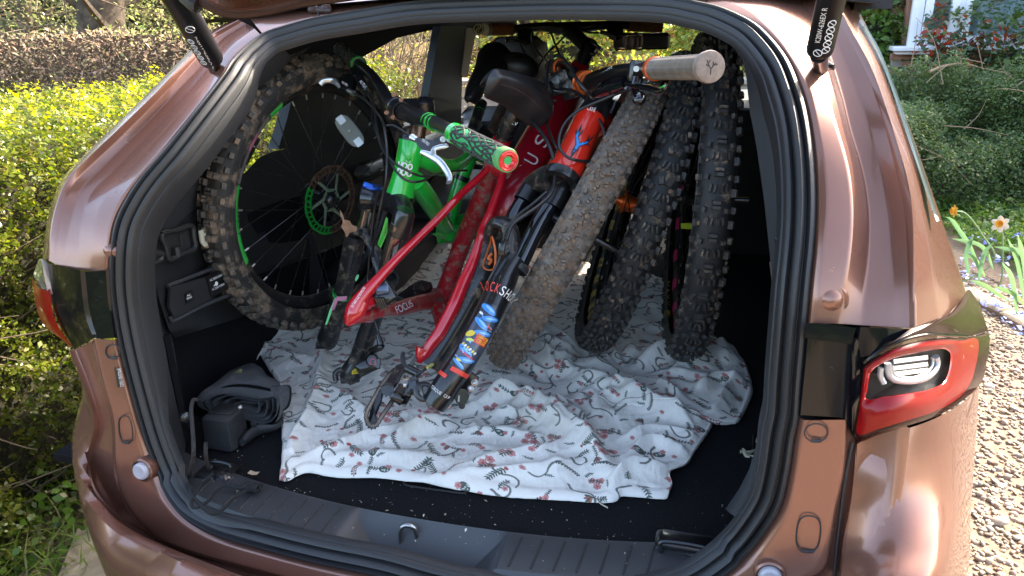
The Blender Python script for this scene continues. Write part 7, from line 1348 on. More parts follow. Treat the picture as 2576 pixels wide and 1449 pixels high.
# seat stays, junction, chain stays, dropouts
jn = D('z4', [(365, 1000, 1.52), (400, 970, 1.53), (440, 985, 1.52), (478, 1020, 1.50)]); tubeo('stay_bridge', jn, [.014, .020, .020, .013], redp_mud, rb, 16, n=20)
tubeo('seat_stay', D('z4', [(385, 962, 1.535), (300, 1050, 1.50), (200, 1140, 1.47)])+D('z5', [(1000, 60, 1.44), (880, 185, 1.42), (760, 300, 1.40), (650, 410, 1.385), (550, 520, 1.375), (470, 610, 1.37), (425, 670, 1.37), (400, 720, 1.37)]), [.0075, .0072, .0074, .0076, .0078, .0080, .0085, .0100, .0130, .0165, .018], redp, rb, 18, n=90, label='left seat stay, long red tube crossing the picture')
tubeo('seat_stay', D('z4', [(460, 1000, 1.51), (440, 1100, 1.49), (405, 1200, 1.47), (370, 1290, 1.45), (330, 1380, 1.43)])+D('z5', [(1160, 300, 1.41), (1105, 450, 1.39), (1055, 560, 1.38), (1010, 670, 1.37), (960, 770, 1.365), (910, 860, 1.36), (865, 920, 1.36), (825, 985, 1.36)]), [.0085, .0085, .0088, .009, .0095, .0100, .0112, .0124, .0130, .0130, .0125, .0118, .0105], redp, rb, 18, n=90, label='right seat stay ending at the rear derailleur')
tubeo('dropout', D('z5', [(820, 945, 1.36), (808, 985, 1.36), (792, 1032, 1.36)]), [.016, .013, .005], redp, rb, 14, n=14, flat=.7); tubeo('dropout', D('z5', [(440, 650, 1.37), (405, 720, 1.37), (378, 765, 1.37), (356, 802, 1.37)]), [.018, .0205, .015, .006], redp, rb, 16, n=20, flat=.7)
tubeo('dropout_lug', D('z5', [(420, 700, 1.37), (460, 670, 1.38), (500, 668, 1.39), (500, 690, 1.39)]), [.015, .015, .013, .006], redp, rb, 14, n=16)
csy = tubeo('chain_stay', D('z5', [(365, 770, 1.375), (430, 755, 1.39), (510, 735, 1.42), (600, 715, 1.47), (680, 700, 1.54), (750, 680, 1.61), (820, 665, 1.68), (900, 655, 1.76)]), [.010, .0125, .0125, .0115, .0165, .0185, .0195, .022], redp_mud, rb, 18, n=60, flat=.8)
add_text('FOCUS', *[x+nrm(CAM-x)*.019 for x in D('z5', [(655, 738, 1.50), (752, 692, 1.56)])], white_ink, csy, height=.015)
cyl('bottom_bracket', D('z5', [(925, 640, 1.80)])[0], nrm([.95, -.2, .2]), [(-.04, .018), (-.04, .026), (.04, .026), (.04, .018)], redp_mud, rb); add_text('R.A.T. RAPID AXLE TECHNOLOGY', *[x+nrm(CAM-x)*.023 for x in D('z5', [(392, 700, 1.365), (470, 578, 1.370)])], white_ink, rb, height=.0050)
plate('crank_arm', D('z5', [(650, 640, 1.66), (760, 560, 1.70), (800, 545, 1.72), (860, 560, 1.74), (870, 590, 1.74), (780, 625, 1.70), (700, 665, 1.66)]), .02, bk_mud, rb)
tubeo('swingarm', D('z5', [(905, 700, 1.72), (915, 780, 1.68), (905, 830, 1.66)]), [.018, .012, .006], redp_mud, rb, 12, n=12)
rcal = thing_part('rear_brake_caliper', rb); boxo('caliper_body', D('z5', [(575, 615, 1.40)])[0], (.020, .022, .014), screen_ax(sp[0], *D('z5', [(540, 640, 1.4), (610, 590, 1.4)])), bk, rcal, .004); boxo('caliper_cover', D('z5', [(568, 592, 1.375)])[0], (.014, .010, .003), screen_ax(sp[0], *D('z5', [(540, 600, 1.375), (600, 585, 1.375)])), mat('caliper_blue', (.05, .07, .12), .3, .4, coat=.6), rcal, .003)
for k_ in range(4): tubeo('cooling_fin', D('z5', [(530+14*k_, 640, 1.375), (555+14*k_, 700, 1.38)]), [.003, .002], bk_mud, rcal, 6)
# rear derailleur: hanger, knuckle, cage plates, jockey wheels, chain
rd = thing_part('rear_derailleur', rb); B4 = lambda pts: D('b4', pts)
plate('hanger', B4([(1275, 40, 1.36), (1300, 60, 1.36), (1235, 270, 1.35), (1170, 240, 1.35)]), .005, mat('hanger_brown', (.10, .09, .08), .35, .7), rd)
plate('knuckle', B4([(1190, 420, 1.32), (1290, 370, 1.32), (1330, 470, 1.31), (1350, 600, 1.31), (1300, 680, 1.31), (1180, 700, 1.31), (1100, 680, 1.32), (1140, 560, 1.32)]), .020, bk_mud, rd); plate('outer_link', B4([(1200, 470, 1.30), (1290, 430, 1.30), (1310, 560, 1.295), (1230, 680, 1.295), (1120, 690, 1.30)]), .006, bk, rd)
tubeo('pivot_barrel', B4([(1140, 260, 1.345), (1340, 360, 1.335)]), [.0085, .0085], bk, rd, 12, n=3); plate('parallelogram', B4([(1000, 560, 1.33), (1100, 600, 1.33), (1200, 740, 1.32), (1140, 830, 1.32), (1040, 760, 1.33), (930, 640, 1.34)]), .022, bk_mud, rd); boxo('clutch_cover', B4([(990, 740, 1.31)])[0], (.012, .007, .008), screen_ax(sp[0], *B4([(900, 680, 1.3), (1060, 800, 1.3)])), bk, rd, .002)
boxo('silver_badge', B4([(1110, 540, 1.305)])[0], (.0035, .0038, .001), screen_ax(sp[0], *B4([(1080, 540, 1.3), (1150, 540, 1.3)])), steel, rd, .0005)
plate('upper_arm', B4([(980, 230, 1.37), (1060, 200, 1.37), (1110, 260, 1.36), (1000, 470, 1.34), (900, 620, 1.33), (830, 640, 1.33), (780, 560, 1.34), (880, 400, 1.36)]), .010, bk_mud, rd)
for (u, v) in ((1212, 618), (1168, 662), (875, 530), (1105, 398)):
    p_ = B4([(u, v, 1.285 if v > 450 or u > 1000 else 1.30)])[0]; cyl('bolt', p_, nrm(CAM-p_), [(-.004, .0034), (.0015, .0034), (.0015, .0016), (.0005, .0014), (.0005, .0002)], chain_m, rd, 10)
for off, dd in ((0, 0), (55, .018)):
    plate('cage_plate', B4([(700+off*.2, 600, 1.32+dd), (745+off*.4, 640, 1.32+dd), (720+off*.3, 800, 1.31+dd), (620+off, 960, 1.30+dd), (575+off, 1090, 1.30+dd), (545+off*.6, 1140, 1.30+dd), (520+off*.5, 1080, 1.30+dd), (545+off*.5, 960, 1.305+dd), (640+off*.2, 760, 1.315+dd)]), .003, bk, rd)
for (u, v, r_) in ((590, 1130, .014), (830, 610, .013)):
    p_ = B4([(u, v, 1.315)])[0]; z_ = nrm(CAM-p_); a_ = nrm(np.cross(z_, [0, 0, 1])); b_ = np.cross(z_, a_); g = G(); g.poly([p_+(a_*math.cos(q)+b_*math.sin(q))*(r_ if i % 2 else r_*.8) for i, q in enumerate(np.linspace(0, 6.283, 24, endpoint=False))], .004, -z_); g.build('jockey_wheel', bk, rd)
ch = cr(np.array(B4([(905, 790, 1.335), (860, 860, 1.32), (790, 960, 1.31), (710, 1080, 1.30), (660, 1160, 1.295), (590, 1195, 1.29), (520, 1150, 1.29), (488, 1060, 1.295), (500, 960, 1.30), (560, 840, 1.31), (630, 710, 1.32), (680, 620, 1.33), (740, 520, 1.34), (850, 380, 1.36), (950, 280, 1.38)])), 62); cg = G(); pg = G()
for i in range(61):
    a_, b_ = ch[i], ch[i+1]; m_ = (a_+b_)/2; z_ = nrm(np.cross(nrm(b_-a_), nrm(CAM-m_))); ax_ = [nrm(b_-a_), z_, nrm(np.cross(nrm(b_-a_), z_))]; w_ = .0036 if i % 2 else .0026
    for s_ in (-1, 1): cg.box(m_+z_*s_*w_, (np.linalg.norm(b_-a_)*.60, .0006, .0036), ax_)
    pg.tube([a_-z_*.0034, a_+z_*.0034], .0020, 7, n=2)
cg.build('chain_link', chain_m, rd, smooth=0, kind='stuff'); pg.build('chain_roller', mat('chain_bright', (.20, .18, .16), .4, .8), rd, kind='stuff')
tubeo('cable', B4([(930, 430, 1.33), (1050, 440, 1.315), (1180, 430, 1.305)]), [.0009]*3, chrome, rd, 5); tubeo('cable', B4([(410, 660, 1.34), (640, 580, 1.325), (860, 510, 1.30)]), [.0008]*3, chrome, rd, 5); cablep('b4', [(1280, 390, 1.31), (1400, 300, 1.31), (1520, 230, 1.33), (1590, 180, 1.36)], rd, .0028, 'cable')
tubeo('cable_stop', B4([(1470, 255, 1.305), (1560, 200, 1.32)]), [.0030, .0030], mat('yellow_stop', (.45, .42, .10), .5), rd, 6); tubeo('chain_slack', B4([(1080, 20, 1.50), (1070, 90, 1.48), (1085, 170, 1.45), (1100, 240, 1.42), (1095, 330, 1.40)]), [.004, .005, .005, .005, .004], mat('chain_dull', (.22, .24, .25), .4, .8, bump=1, bscale=600), rd, 8)
# cockpit of the red bike up under the roof
z4d = lambda pts: D('z4', pts)
hbr = tubeo('handlebar', z4d([(520, 88, 2.0), (600, 78, 2.0), (720, 70, 2.0), (840, 80, 1.99), (920, 76, 1.98), (1040, 66, 1.97), (1160, 58, 1.97), (1290, 60, 1.97)]), [.0115, .0115, .0125, .0165, .0165, .0125, .0115, .0115], bk, rb, 16, n=50)
ga_ = tubeo('grip', z4d([(372, 86, 2.0), (440, 86, 2.0), (530, 84, 2.0)]), [.0165, .0165, .0155], cork, rb, 20, n=12, label='cork-brown grip with a pale end cap, upper left'); cyl('end_cap', z4d([(372, 86, 2.0)])[0], nrm(z4d([(300, 86, 1.95)])[0]-z4d([(372, 86, 2.0)])[0]), [(0, .0168), (.022, .0168), (.030, .0160), (.032, .0003)], mat('cap_bone', (.50, .46, .38), .5), ga_)
p_ = z4d([(300, 84, 1.92)])[0]; z_ = nrm(CAM-p_); dk_ = cyl('cap_disc', p_, z_, [(-.02, .0145), (0, .0150), (.002, .0140), (.002, .0003)], bk, ga_, 28); a_ = nrm(np.cross(z_, [0, 0, 1])); b_ = np.cross(z_, a_)
g = G(); g.tube([p_+z_*.003+a_*x_*.0110+b_*y_*.0110 for x_, y_ in [(0, 1), (.5, .87), (.48, .2), (0, 0), (-.48, -.2), (-.5, -.87), (0, -1)]], .0012, 6, n=30); g.tube([p_+z_*.003+(a_*math.cos(q)+b_*math.sin(q))*.0118 for q in np.linspace(0, 6.283, 25)], .0012, 6, n=40)
for sg in (1, -1): g.ball(p_+z_*.003+b_*.0055*sg+a_*0*sg, .0018, seg=8, rings=5)
g.build('disc_symbol', mat('disc_bone', (.50, .48, .40), .5), dk_)
tubeo('grip', z4d([(1270, 60, 1.97), (1380, 62, 1.97), (1490, 66, 1.97)]), [.0155, .0165, .0165], cork, rb, 20, n=12, label='cork-brown grip, upper right')
stm = tubeo('stem', z4d([(880, 90, 1.98), (930, 130, 1.96), (1000, 200, 1.94)]), [.021, .019, .021], bk, rb, 16, n=18); cyl('steerer_clamp', z4d([(1025, 170, 1.94)])[0], nrm(z4d([(955, 330, 2.0)])[0]-z4d([(1025, 170, 1.94)])[0]), [(-.004, .015), (0, .021), (.05, .021), (.052, .019), (.085, .019), (.085, .022), (.10, .022)], bk, rb); boxo('stem_bolt', z4d([(1062, 190, 1.92)])[0], (.016, .005, .006), screen_ax(hd[0], *z4d([(1040, 170, 1.92), (1075, 205, 1.92)])), bk, stm, .002); boxo('stem_bolt', z4d([(1040, 245, 1.93)])[0], (.008, .005, .006), screen_ax(hd[0], *z4d([(1020, 240, 1.92), (1055, 250, 1.92)])), bk, stm, .002)
bl_ = plate('brake_lever', z4d([(555, 120, 1.96), (600, 95, 1.96), (650, 100, 1.96), (640, 160, 1.95), (600, 178, 1.95), (560, 160, 1.95)]), .02, bk, rb); tubeo('lever_blade', z4d([(600, 165, 1.93), (540, 160, 1.92), (500, 155, 1.92), (475, 158, 1.92)]), [.006, .004, .004, .007], bk, bl_, 10, n=20)
bl_ = plate('brake_lever', z4d([(1130, 90, 1.95), (1180, 65, 1.95), (1230, 75, 1.95), (1240, 120, 1.94), (1190, 148, 1.94), (1140, 130, 1.94)]), .02, bk, rb); tubeo('lever_blade', z4d([(1140, 115, 1.93), (1110, 108, 1.93), (1088, 102, 1.93)]), [.007, .005, .006], bk, bl_, 10, n=14); tubeo('lever_blade', z4d([(1210, 120, 1.93), (1280, 118, 1.93), (1330, 112, 1.93)]), [.006, .003, .004], bk, bl_, 10, n=14)
for pts in ([(650, 100, 1.95), (655, 170, 1.92), (690, 240, 1.90), (770, 310, 1.90), (860, 350, 1.92)], [(860, 130, 1.96), (800, 190, 1.93), (730, 260, 1.92), (680, 350, 1.92)], [(770, 110, 1.96), (800, 190, 1.92), (830, 270, 1.90), (840, 310, 1.90)], [(940, 60, 1.96), (960, 85, 1.93), (1010, 105, 1.93), (1080, 110, 1.93)],
            [(560, 165, 1.95), (590, 220, 1.98), (620, 290, 2.0), (660, 350, 2.02)]): cablep('z4', pts, rb, .0026)
cablep('z4', [(610, 640, 1.46), (680, 720, 1.40), (750, 820, 1.36), (790, 940, 1.34), (795, 1040, 1.33), (775, 1140, 1.30), (700, 1220, 1.28), (600, 1290, 1.26), (520, 1350, 1.25), (480, 1449, 1.24)], rb, .0036)
cablep('z4', [(738, 620, 1.50), (745, 700, 1.44), (770, 780, 1.40), (800, 840, 1.38), (815, 870, 1.38)], rb, .0028)
# muddy linkage and chain between the green and red frames
tubeo('mud_guard', D('z4', [(470, 560, 1.75), (430, 640, 1.74), (380, 740, 1.74)]), [.028, .030, .026], mat('mud_mass', (.13, .085, .06), .95, col2=(.05, .04, .03), nscale=40, bump=1, bscale=90), rb, 12, n=20, flat=.3)

# ---------------- orange-red bike with black suspension fork ----------------
ob = thing('orange_bike', 'orange-red mountain bike with a deer emblem and black suspension fork without wheel', 'bicycle', tuple(PZ(1090, 1020, .76)))
h1 = D('z4', [(1030, 655, 1.40), (975, 760, 1.385), (930, 870, 1.37), (890, 960, 1.36), (845, 1035, 1.35)]); oh = tubeo('head_tube', h1, [.0285, .0275, .0290, .0325, .0345], orange, ob, 32, n=40)
ha = nrm(h1[0]-h1[-1]); cyl('headset_cup', h1[0], ha, [(-.002, .0295), (.006, .0290), (.016, .0270), (.030, .0250), (.034, .019)], bk, ob); cyl('headset_cup', h1[-1], -ha, [(-.002, .0352), (.008, .0350), (.014, .033), (.016, .022)], bk, ob)
stn = D('z4', [(1095, 555, 1.42), (1130, 480, 1.43)]); tubeo('steerer_spacer', [h1[0]+ha*.03, stn[1]], [.0195, .0185], bk, ob, 20, n=4)
add_text('CANE', *[x+nrm(CAM-x)*.028 for x in D('z4', [(1000, 605, 1.40), (1052, 622, 1.40)])], white_ink, oh, height=.008)
# the emblem: branching antlers tapering to a point, blue with black edges
zz = nrm(CAM-h1[2]); zz = nrm(zz-ha*np.dot(zz, ha)); xx = np.cross(ha, zz); bc = h1[2]
def onh(x, y, l=0.): an = x/.029-.08; return bc+ha*y+(zz*math.cos(an)+xx*math.sin(an))*(.0298+l-(.0012 if y > .005 else 0)+(.0025 if y < -.02 else 0))
blue = mat('emblem_blue', (.02, .22, .62), .35); kb = mat('emblem_black', (.01, .01, .012), .35)
def twigs(mt_, l, paths, nm):
    g = G()
    for pts in paths:
        c = cr(np.array([(x, y, w_) for x, y, w_ in pts]), 14); rows = []
        for i in range(14):
            d = c[min(i+1, 13), :2]-c[max(i-1, 0), :2]; d = d/np.linalg.norm(d); nx, ny = -d[1], d[0]; rows.append([onh(c[i, 0]+nx*c[i, 2], c[i, 1]+ny*c[i, 2], l), onh(c[i, 0]-nx*c[i, 2], c[i, 1]-ny*c[i, 2], l)])
        g.grid(rows)
    return g.build(nm, mt_, oh, smooth=60)
twigs(kb, .0008, [[(.000, -.040, .0004), (.000, -.026, .0030), (.001, -.014, .0045), (.001, -.006, .0040), (-.004, .004, .0032), (-.008, .014, .0028), (-.008, .026, .0018), (-.009, .040, .0003)], [(.001, -.010, .0035), (.007, -.001, .0032), (.013, .006, .0028), (.018, .018, .0018), (.024, .034, .0003)], [(-.006, .012, .002), (-.003, .020, .0014), (-.001, .030, .0003)], [(-.008, .012, .002), (-.013, .020, .0014), (-.014, .028, .0003)], [(.011, .004, .0022), (.019, .007, .0014), (.027, .008, .0003)], [(.014, .008, .002), (.013, .018, .0014), (.015, .026, .0003)]], 'emblem_outline')
twigs(blue, .0014, [[(.000, -.026, .0003), (.001, -.014, .0025), (.001, -.006, .0026), (-.004, .004, .0020), (-.008, .013, .0017), (-.008, .022, .0004)], [(.001, -.009, .0020), (.007, -.001, .0020), (.012, .005, .0016), (.016, .012, .0004)], [(-.007, .012, .0012), (-.005, .018, .0003)], [(.011, .004, .0013), (.017, .006, .0003)]], 'emblem')
tubeo('top_tube', D('z4', [(1060, 720, 1.44), (1150, 690, 1.50), (1165, 640, 1.60)]), [.020, .018, .018], orange, ob, 18, n=16); tubeo('down_tube', D('z4', [(930, 1010, 1.42), (1020, 900, 1.50), (1110, 790, 1.56), (1150, 700, 1.62)]), [.020, .026, .028, .028], orange_brown, ob, 18, n=24)
tubeo('rear_shock', D('z4', [(1180, 560, 1.50), (1150, 640, 1.50)]), [.017, .015], bk, ob, 16, n=5); tubeo('seat_tube', D('z4', [(1290, 480, 1.62), (1210, 640, 1.62), (1120, 830, 1.62), (1030, 1020, 1.62)]), [.016, .018, .020, .020], orange_brown, ob, 16, n=24)
crp = D('z4', [(640, 1110, 1.46), (690, 1065, 1.44), (760, 1045, 1.41), (840, 1070, 1.38), (865, 1120, 1.36)]); ck = tubeo('fork_crown', crp, [.021, .021, .024, .025, .0225], bk_mud, ob, 18, n=34)
cyl('leg_cap', D('z4', [(838, 1108, 1.37)])[0], nrm(np.array(D('z4', [(838, 1108, 1.37)])[0])-np.array(D('z4', [(800, 1180, 1.365)])[0])), [(-.045, .0225), (.002, .0225), (.006, .018), (.006, .0003)], bk, ck); cyl('leg_cap', D('z4', [(640, 1120, 1.455)])[0], nrm(np.array(D('z4', [(640, 1120, 1.455)])[0])-np.array(D('z4', [(600, 1190, 1.45)])[0])), [(-.030, .0215), (.002, .0215), (.006, .018), (.006, .0003)], bk, ck)
tubeo('stanchion', D('z4', [(815, 1150, 1.365), (700, 1330, 1.35)])+D('z5', [(1400, 430, 1.335)]), [.0160, .0160, .0160], bk_gloss, ck, 28, n=8); tubeo('stanchion', D('z4', [(620, 1150, 1.455), (540, 1280, 1.44)])+D('z5', [(1290, 330, 1.42), (1230, 400, 1.41)]), [.0160]*4, bk_gloss, ck, 28, n=10)
fr_leg = tubeo('fork_leg', D('z5', [(1375, 400, 1.325), (1335, 460, 1.32), (1300, 530, 1.315), (1262, 630, 1.305), (1195, 770, 1.29), (1120, 910, 1.28), (1050, 1030, 1.275), (975, 1140, 1.27), (925, 1220, 1.27), (880, 1285, 1.27)]), [.0190, .0215, .0245, .0238, .0232, .0230, .0225, .0235, .0240, .0215], bk, ob, 30, n=90, label='right fork leg with red and white lettering and a bright multicoloured sticker')
fl_leg = tubeo('fork_leg', D('z5', [(1255, 250, 1.42), (1215, 400, 1.41), (1165, 520, 1.40), (1100, 640, 1.395), (1040, 750, 1.39), (975, 860, 1.385), (910, 960, 1.38), (850, 1050, 1.375)]), [.0240, .0245, .0235, .0225, .0225, .0225, .0230, .0235], bk_mud, ob, 28, n=70, label='left fork leg with an orange outlined decal')
tubeo('fork_arch', D('z5', [(1225, 300, 1.40), (1232, 220, 1.385), (1270, 180, 1.37), (1330, 205, 1.355), (1352, 280, 1.345), (1350, 360, 1.335), (1385, 440, 1.325)]), [.014, .017, .019, .018, .0165, .016, .015], bk_mud, ob, 16, n=50, flat=.6)
cyl('leg_seal', D('z5', [(1392, 440, 1.33)])[0], nrm(np.array(D('z5', [(1330, 550, 1.32)])[0])-np.array(D('z5', [(1392, 440, 1.33)])[0])), [(0, .017), (0, .0215), (.010, .0225), (.012, .020)], rubber, fr_leg)
od = mat('decal_orange', (.62, .13, .02), .45, dirt=MUD, dirt_scale=40, dirt_lo=.55, dirt_hi=.68)
tubeo('leg_decal', [x+nrm(CAM-x)*.025 for x in D('z5', [(1212, 232, 1.41), (1240, 300, 1.405), (1252, 380, 1.40), (1240, 465, 1.395), (1180, 452, 1.395), (1205, 360, 1.40), (1225, 290, 1.405), (1212, 232, 1.41)])], [.0026]*8, od, fl_leg, 6, n=60, flat=.4); tubeo('leg_decal', [x+nrm(CAM-x)*.0255 for x in D('z5', [(1232, 372, 1.40), (1210, 400, 1.40), (1228, 410, 1.40), (1212, 440, 1.40)])], [.003]*4, od, fl_leg, 6, n=20)
# lettering and the colourful sticker wrapped on the leg
lx = cr(np.array(D('z5', [(1262, 630, 1.305), (1195, 770, 1.29), (1120, 910, 1.28), (1050, 1030, 1.275), (975, 1140, 1.27), (925, 1220, 1.27)])), 60)
def onleg(s_, a_, l=.0004):                 # s_ 0..1 along the leg, a_ angle across it
    i = s_*59; k = int(min(58, max(0, i))); c = lx[k]+(lx[k+1]-lx[k])*(i-k); ax_ = nrm(lx[min(59, k+2)]-lx[max(0, k-1)]); z_ = nrm(CAM-c); z_ = nrm(z_-ax_*np.dot(z_, ax_)); x_ = np.cross(z_, ax_); r_ = .0236+l+(.0006 if s_ > .8 else 0)
    return c+(z_*math.cos(a_)+x_*math.sin(a_))*r_
def strip(name, s0_, s1_, a0_, a1_, mt_, parent, l=.0004, uv=False, ns=30, na=14, skew=0.):
    g = G(); S_ = np.linspace(s0_, s1_, ns); A_ = np.linspace(a0_, a1_, na); g.grid([[onleg(s_+skew*(a_-a0_), a_, l) for a_ in A_] for s_ in S_]); U_, V_ = np.meshgrid(np.linspace(0, 1, na), np.linspace(1, 0, ns)); return g.build(name, mt_, parent, smooth=80, uv=np.stack([U_.ravel(), V_.ravel()], 1))
def leg_text(ch, s_, a0_, a1_, mt_, h_, sk=0.):
    add_text(ch, onleg(s_+sk*a0_, a0_, .0018), onleg(s_+sk*a1_, a1_, .0018), mt_, fr_leg, height=h_, lift=.0012, name='letter')
rw = mat('ink_red', (.70, .05, .03), .45); ww = mat('ink_white', (.75, .73, .70), .45)
for i, (ch_, m_) in enumerate(zip('ROCKSHOX', [rw]*4+[ww]*4)):
    w_ = .33; a_ = -1.42+i*.355; leg_text(ch_, .015, a_, a_+.30, m_, .017, .0)
SW, SH = 120, 460; sk_ = np.empty((SH, SW, 3)); sk_[:] = (.010, .011, .013); rr_ = np.random.default_rng(9); yy_, xx_ = np.mgrid[0:SH, 0:SW]
def blob(cx, cy, rx, ry, col, a=0.):
    c_, s_ = math.cos(a), math.sin(a); dx, dy = xx_-cx, yy_-cy; q = ((dx*c_+dy*s_)/rx)**2+((-dx*s_+dy*c_)/ry)**2; m = np.clip((1.15-q)*6, 0, 1)[..., None]; global sk_; sk_ = sk_*(1-m)+np.array(col)*m
SB, SK, SY, SRd, SWh = (.06, .25, .62), (.01, .012, .02), (.70, .50, .03), (.60, .05, .03), (.75, .75, .68)
blob(60, 230, 54, 215, (.05, .06, .09))
for cx, cy, rx, ry, a in ((50, 40, 40, 20, .5), (74, 92, 44, 16, -.5), (48, 140, 42, 18, .6), (76, 190, 40, 17, -.4), (44, 330, 40, 20, .5), (70, 382, 40, 17, -.5), (48, 428, 34, 12, .4)): blob(cx, cy, rx+4, ry+4, SK, a); blob(cx, cy, rx, ry, SB, a); blob(cx+6, cy-4, rx*.6, ry*.35, (.25, .50, .80), a)
for cx, cy, rx, ry, a, col in ((26, 226, 16, 26, .6, SY), (40, 262, 18, 10, -.5, (.55, .62, .10)), (90, 140, 14, 8, .3, SRd), (62, 352, 36, 7, .2, (.45, .05, .12)), (40, 405, 12, 8, 0, SY), (28, 80, 12, 7, .6, SWh)): blob(cx, cy, rx, ry, col, a)
for k_ in range(6): blob(22+k_*13, 300+k_*4, 5, 9, SWh if k_ % 2 else SY, .3)
for k_ in range(26): blob(rr_.uniform(10, 110), rr_.uniform(20, 430), rr_.uniform(1.5, 3), rr_.uniform(4, 12), SK if k_ % 2 else (.22, .45, .75), rr_.uniform(0, 3))
si = bpy.data.images.new('leg_sticker_art', SW, SH); px_ = np.ones((SH, SW, 4), np.float32); px_[..., :3] = np.clip(np.where(sk_ <= .0031308, sk_*12.92, 1.055*np.clip(sk_, 1e-6, 1)**(1/2.4)-.055), 0, 1)[::-1]; si.pixels.foreach_set(px_.ravel()); si.update()
smt = mat('sticker_print', (.5, .5, .5), .3, coat=.6); sn = smt.node_tree.nodes.new('ShaderNodeTexImage'); sn.image = si; smt.node_tree.links.new(sn.outputs[0], smt.node_tree.nodes['Principled BSDF'].inputs['Base Color'])
strip('sticker', .12, .74, -1.05, 1.05, smt, fr_leg, .0005, uv=True, ns=60)
rd_ = strip('sticker', .395, .475, -.05, .95, mat('sticker_red', (.65, .04, .02), .35, coat=.5), fr_leg, .0010)
yw = mat('ink_yellow2', (.80, .60, .04), .4); add_text('SANTA', onleg(.425, .0, .001), onleg(.425, .88, .001), yw, rd_, height=.0062, lift=.0022); add_text('CRUZ', onleg(.462, .05, .001), onleg(.462, .80, .001), yw, rd_, height=.0062, lift=.0022)
strip('red_band', .745, .785, -.45, 1.25, rw, fr_leg, .0006, skew=-.012); strip('red_band', .83, .86, -1.3, -.35, rw, fr_leg, .0006)
for i, ch_ in enumerate('TORQUE CAP'): leg_text(ch_, .985, -.95+i*.16, -.95+i*.16+.13, ww, .0055)
p_ = D('z5', [(825, 1205, 1.275)])[0]; z_ = nrm(CAM-p_+np.array([-.1, 0, .1])); cyl('axle_boss', p_, z_, [(-.014, .011), (-.012, .0185), (.006, .0185), (.008, .016), (.008, .011), (-.004, .0105)], bk, fr_leg, 28); cyl('axle_bush', p_, z_, [(-.008, .0105), (.004, .0108), (.005, .0090), (-.01, .0088)], steel, fr_leg, 24)
plate('dropout_web', D('z5', [(800, 1150, 1.285), (880, 1130, 1.28), (960, 1140, 1.275), (900, 1240, 1.275), (850, 1300, 1.28), (830, 1240, 1.285)]), .016, bk_mud, fr_leg)
fc = thing_part('brake_caliper', ob); plate('mount', D('z5', [(1000, 1160, 1.30), (1080, 1060, 1.30), (1140, 1110, 1.31), (1120, 1160, 1.31), (1040, 1220, 1.30), (990, 1230, 1.29)]), .018, bk_mud, fc); plate('caliper_body', D('z5', [(1000, 1220, 1.275), (1040, 1180, 1.275), (1090, 1190, 1.28), (1095, 1235, 1.28), (1060, 1290, 1.28), (1020, 1270, 1.275)]), .024, bk, fc)
add_text('SHIMANO', *[x+nrm(CAM-x)*.013 for x in D('z5', [(1035, 1265, 1.272), (1038, 1228, 1.272)])], white_ink, fc, height=.003)
for (u, v) in ((1125, 1150), (1102, 1185), (965, 1285), (1050, 1290)):
    p_ = D('z5', [(u, v, 1.28)])[0]; cyl('bolt', p_, nrm(CAM-p_), [(-.01, .006), (.003, .006), (.004, .004), (.001, .003), (.001, .0003)], steel if u != 1050 else bk, fc, 14)
tubeo('brake_hose', D('z5', [(1560, 0, 1.30), (1480, 70, 1.29), (1390, 140, 1.285), (1320, 220, 1.285), (1300, 290, 1.29), (1295, 330, 1.295), (1270, 420, 1.29), (1215, 530, 1.29), (1160, 660, 1.31), (1090, 800, 1.33)]), [.0028]*10, cable_m, ob, 8, n=90); boxo('hose_clip', D('z5', [(1292, 345, 1.29)])[0], (.006, .012, .005), screen_ax(h1[0], *D('z5', [(1280, 345, 1.29), (1305, 348, 1.29)])), bk, ob, .002)
# bar, clamp ring, grips, levers
ob_bar = tubeo('handlebar', D('z4', [(830, 335, 1.72), (880, 380, 1.66), (930, 415, 1.60), (985, 435, 1.54), (1030, 425, 1.49), (1090, 395, 1.44), (1160, 368, 1.38), (1240, 352, 1.32), (1330, 345, 1.25), (1430, 345, 1.18)]), [.0115, .0125, .0165, .0175, .0175, .0150, .0125, .0115, .0112, .0112], bk, ob, 22, n=80)
add_text('WHYTE', *[x+nrm(CAM-x)*.0185 for x in D('z4', [(1102, 408, 1.43), (1188, 352, 1.36)])], white_ink, ob_bar, height=.011, shear=.1)
cx_ = D('z4', [(990, 432, 1.53)])[0]; ax_ = nrm(ob_bar and np.array(D('z4', [(1030, 425, 1.49)])[0])-np.array(D('z4', [(930, 415, 1.60)])[0]))
cyl('clamp_ring', cx_, ax_, [(-.012, .018), (-.012, .0245), (-.006, .0255), (-.004, .0225), (.010, .0225), (.012, .0255), (.018, .0245), (.018, .018)], orange_an, ob, 32)
osm = tubeo('stem', [cx_+np.array([0, .01, -.005]), D('z4', [(1050, 500, 1.52)])[0], stn[1]], [.022, .020, .020], bk_mud, ob, 14, n=16)
g = G(); 
for (u, v, d, a, b, c_) in ((830, 430, 1.60, .030, .022, .030), (870, 400, 1.58, .020, .018, .026), (800, 470, 1.60, .018, .015, .022), (900, 470, 1.56, .018, .02, .02)): g.box(D('z4', [(u, v, d)])[0], (a, b, c_), screen_ax(h1[0], *D('z4', [(780, 430, 1.6), (900, 380, 1.56)])), bev=.006)
g.build('far_controls', bk_mud, ob); tubeo('lever_blade', D('z4', [(760, 430, 1.58), (790, 480, 1.56), (860, 490, 1.55), (910, 470, 1.54)]), [.004, .006, .006, .004], bk, ob, 10, n=24)
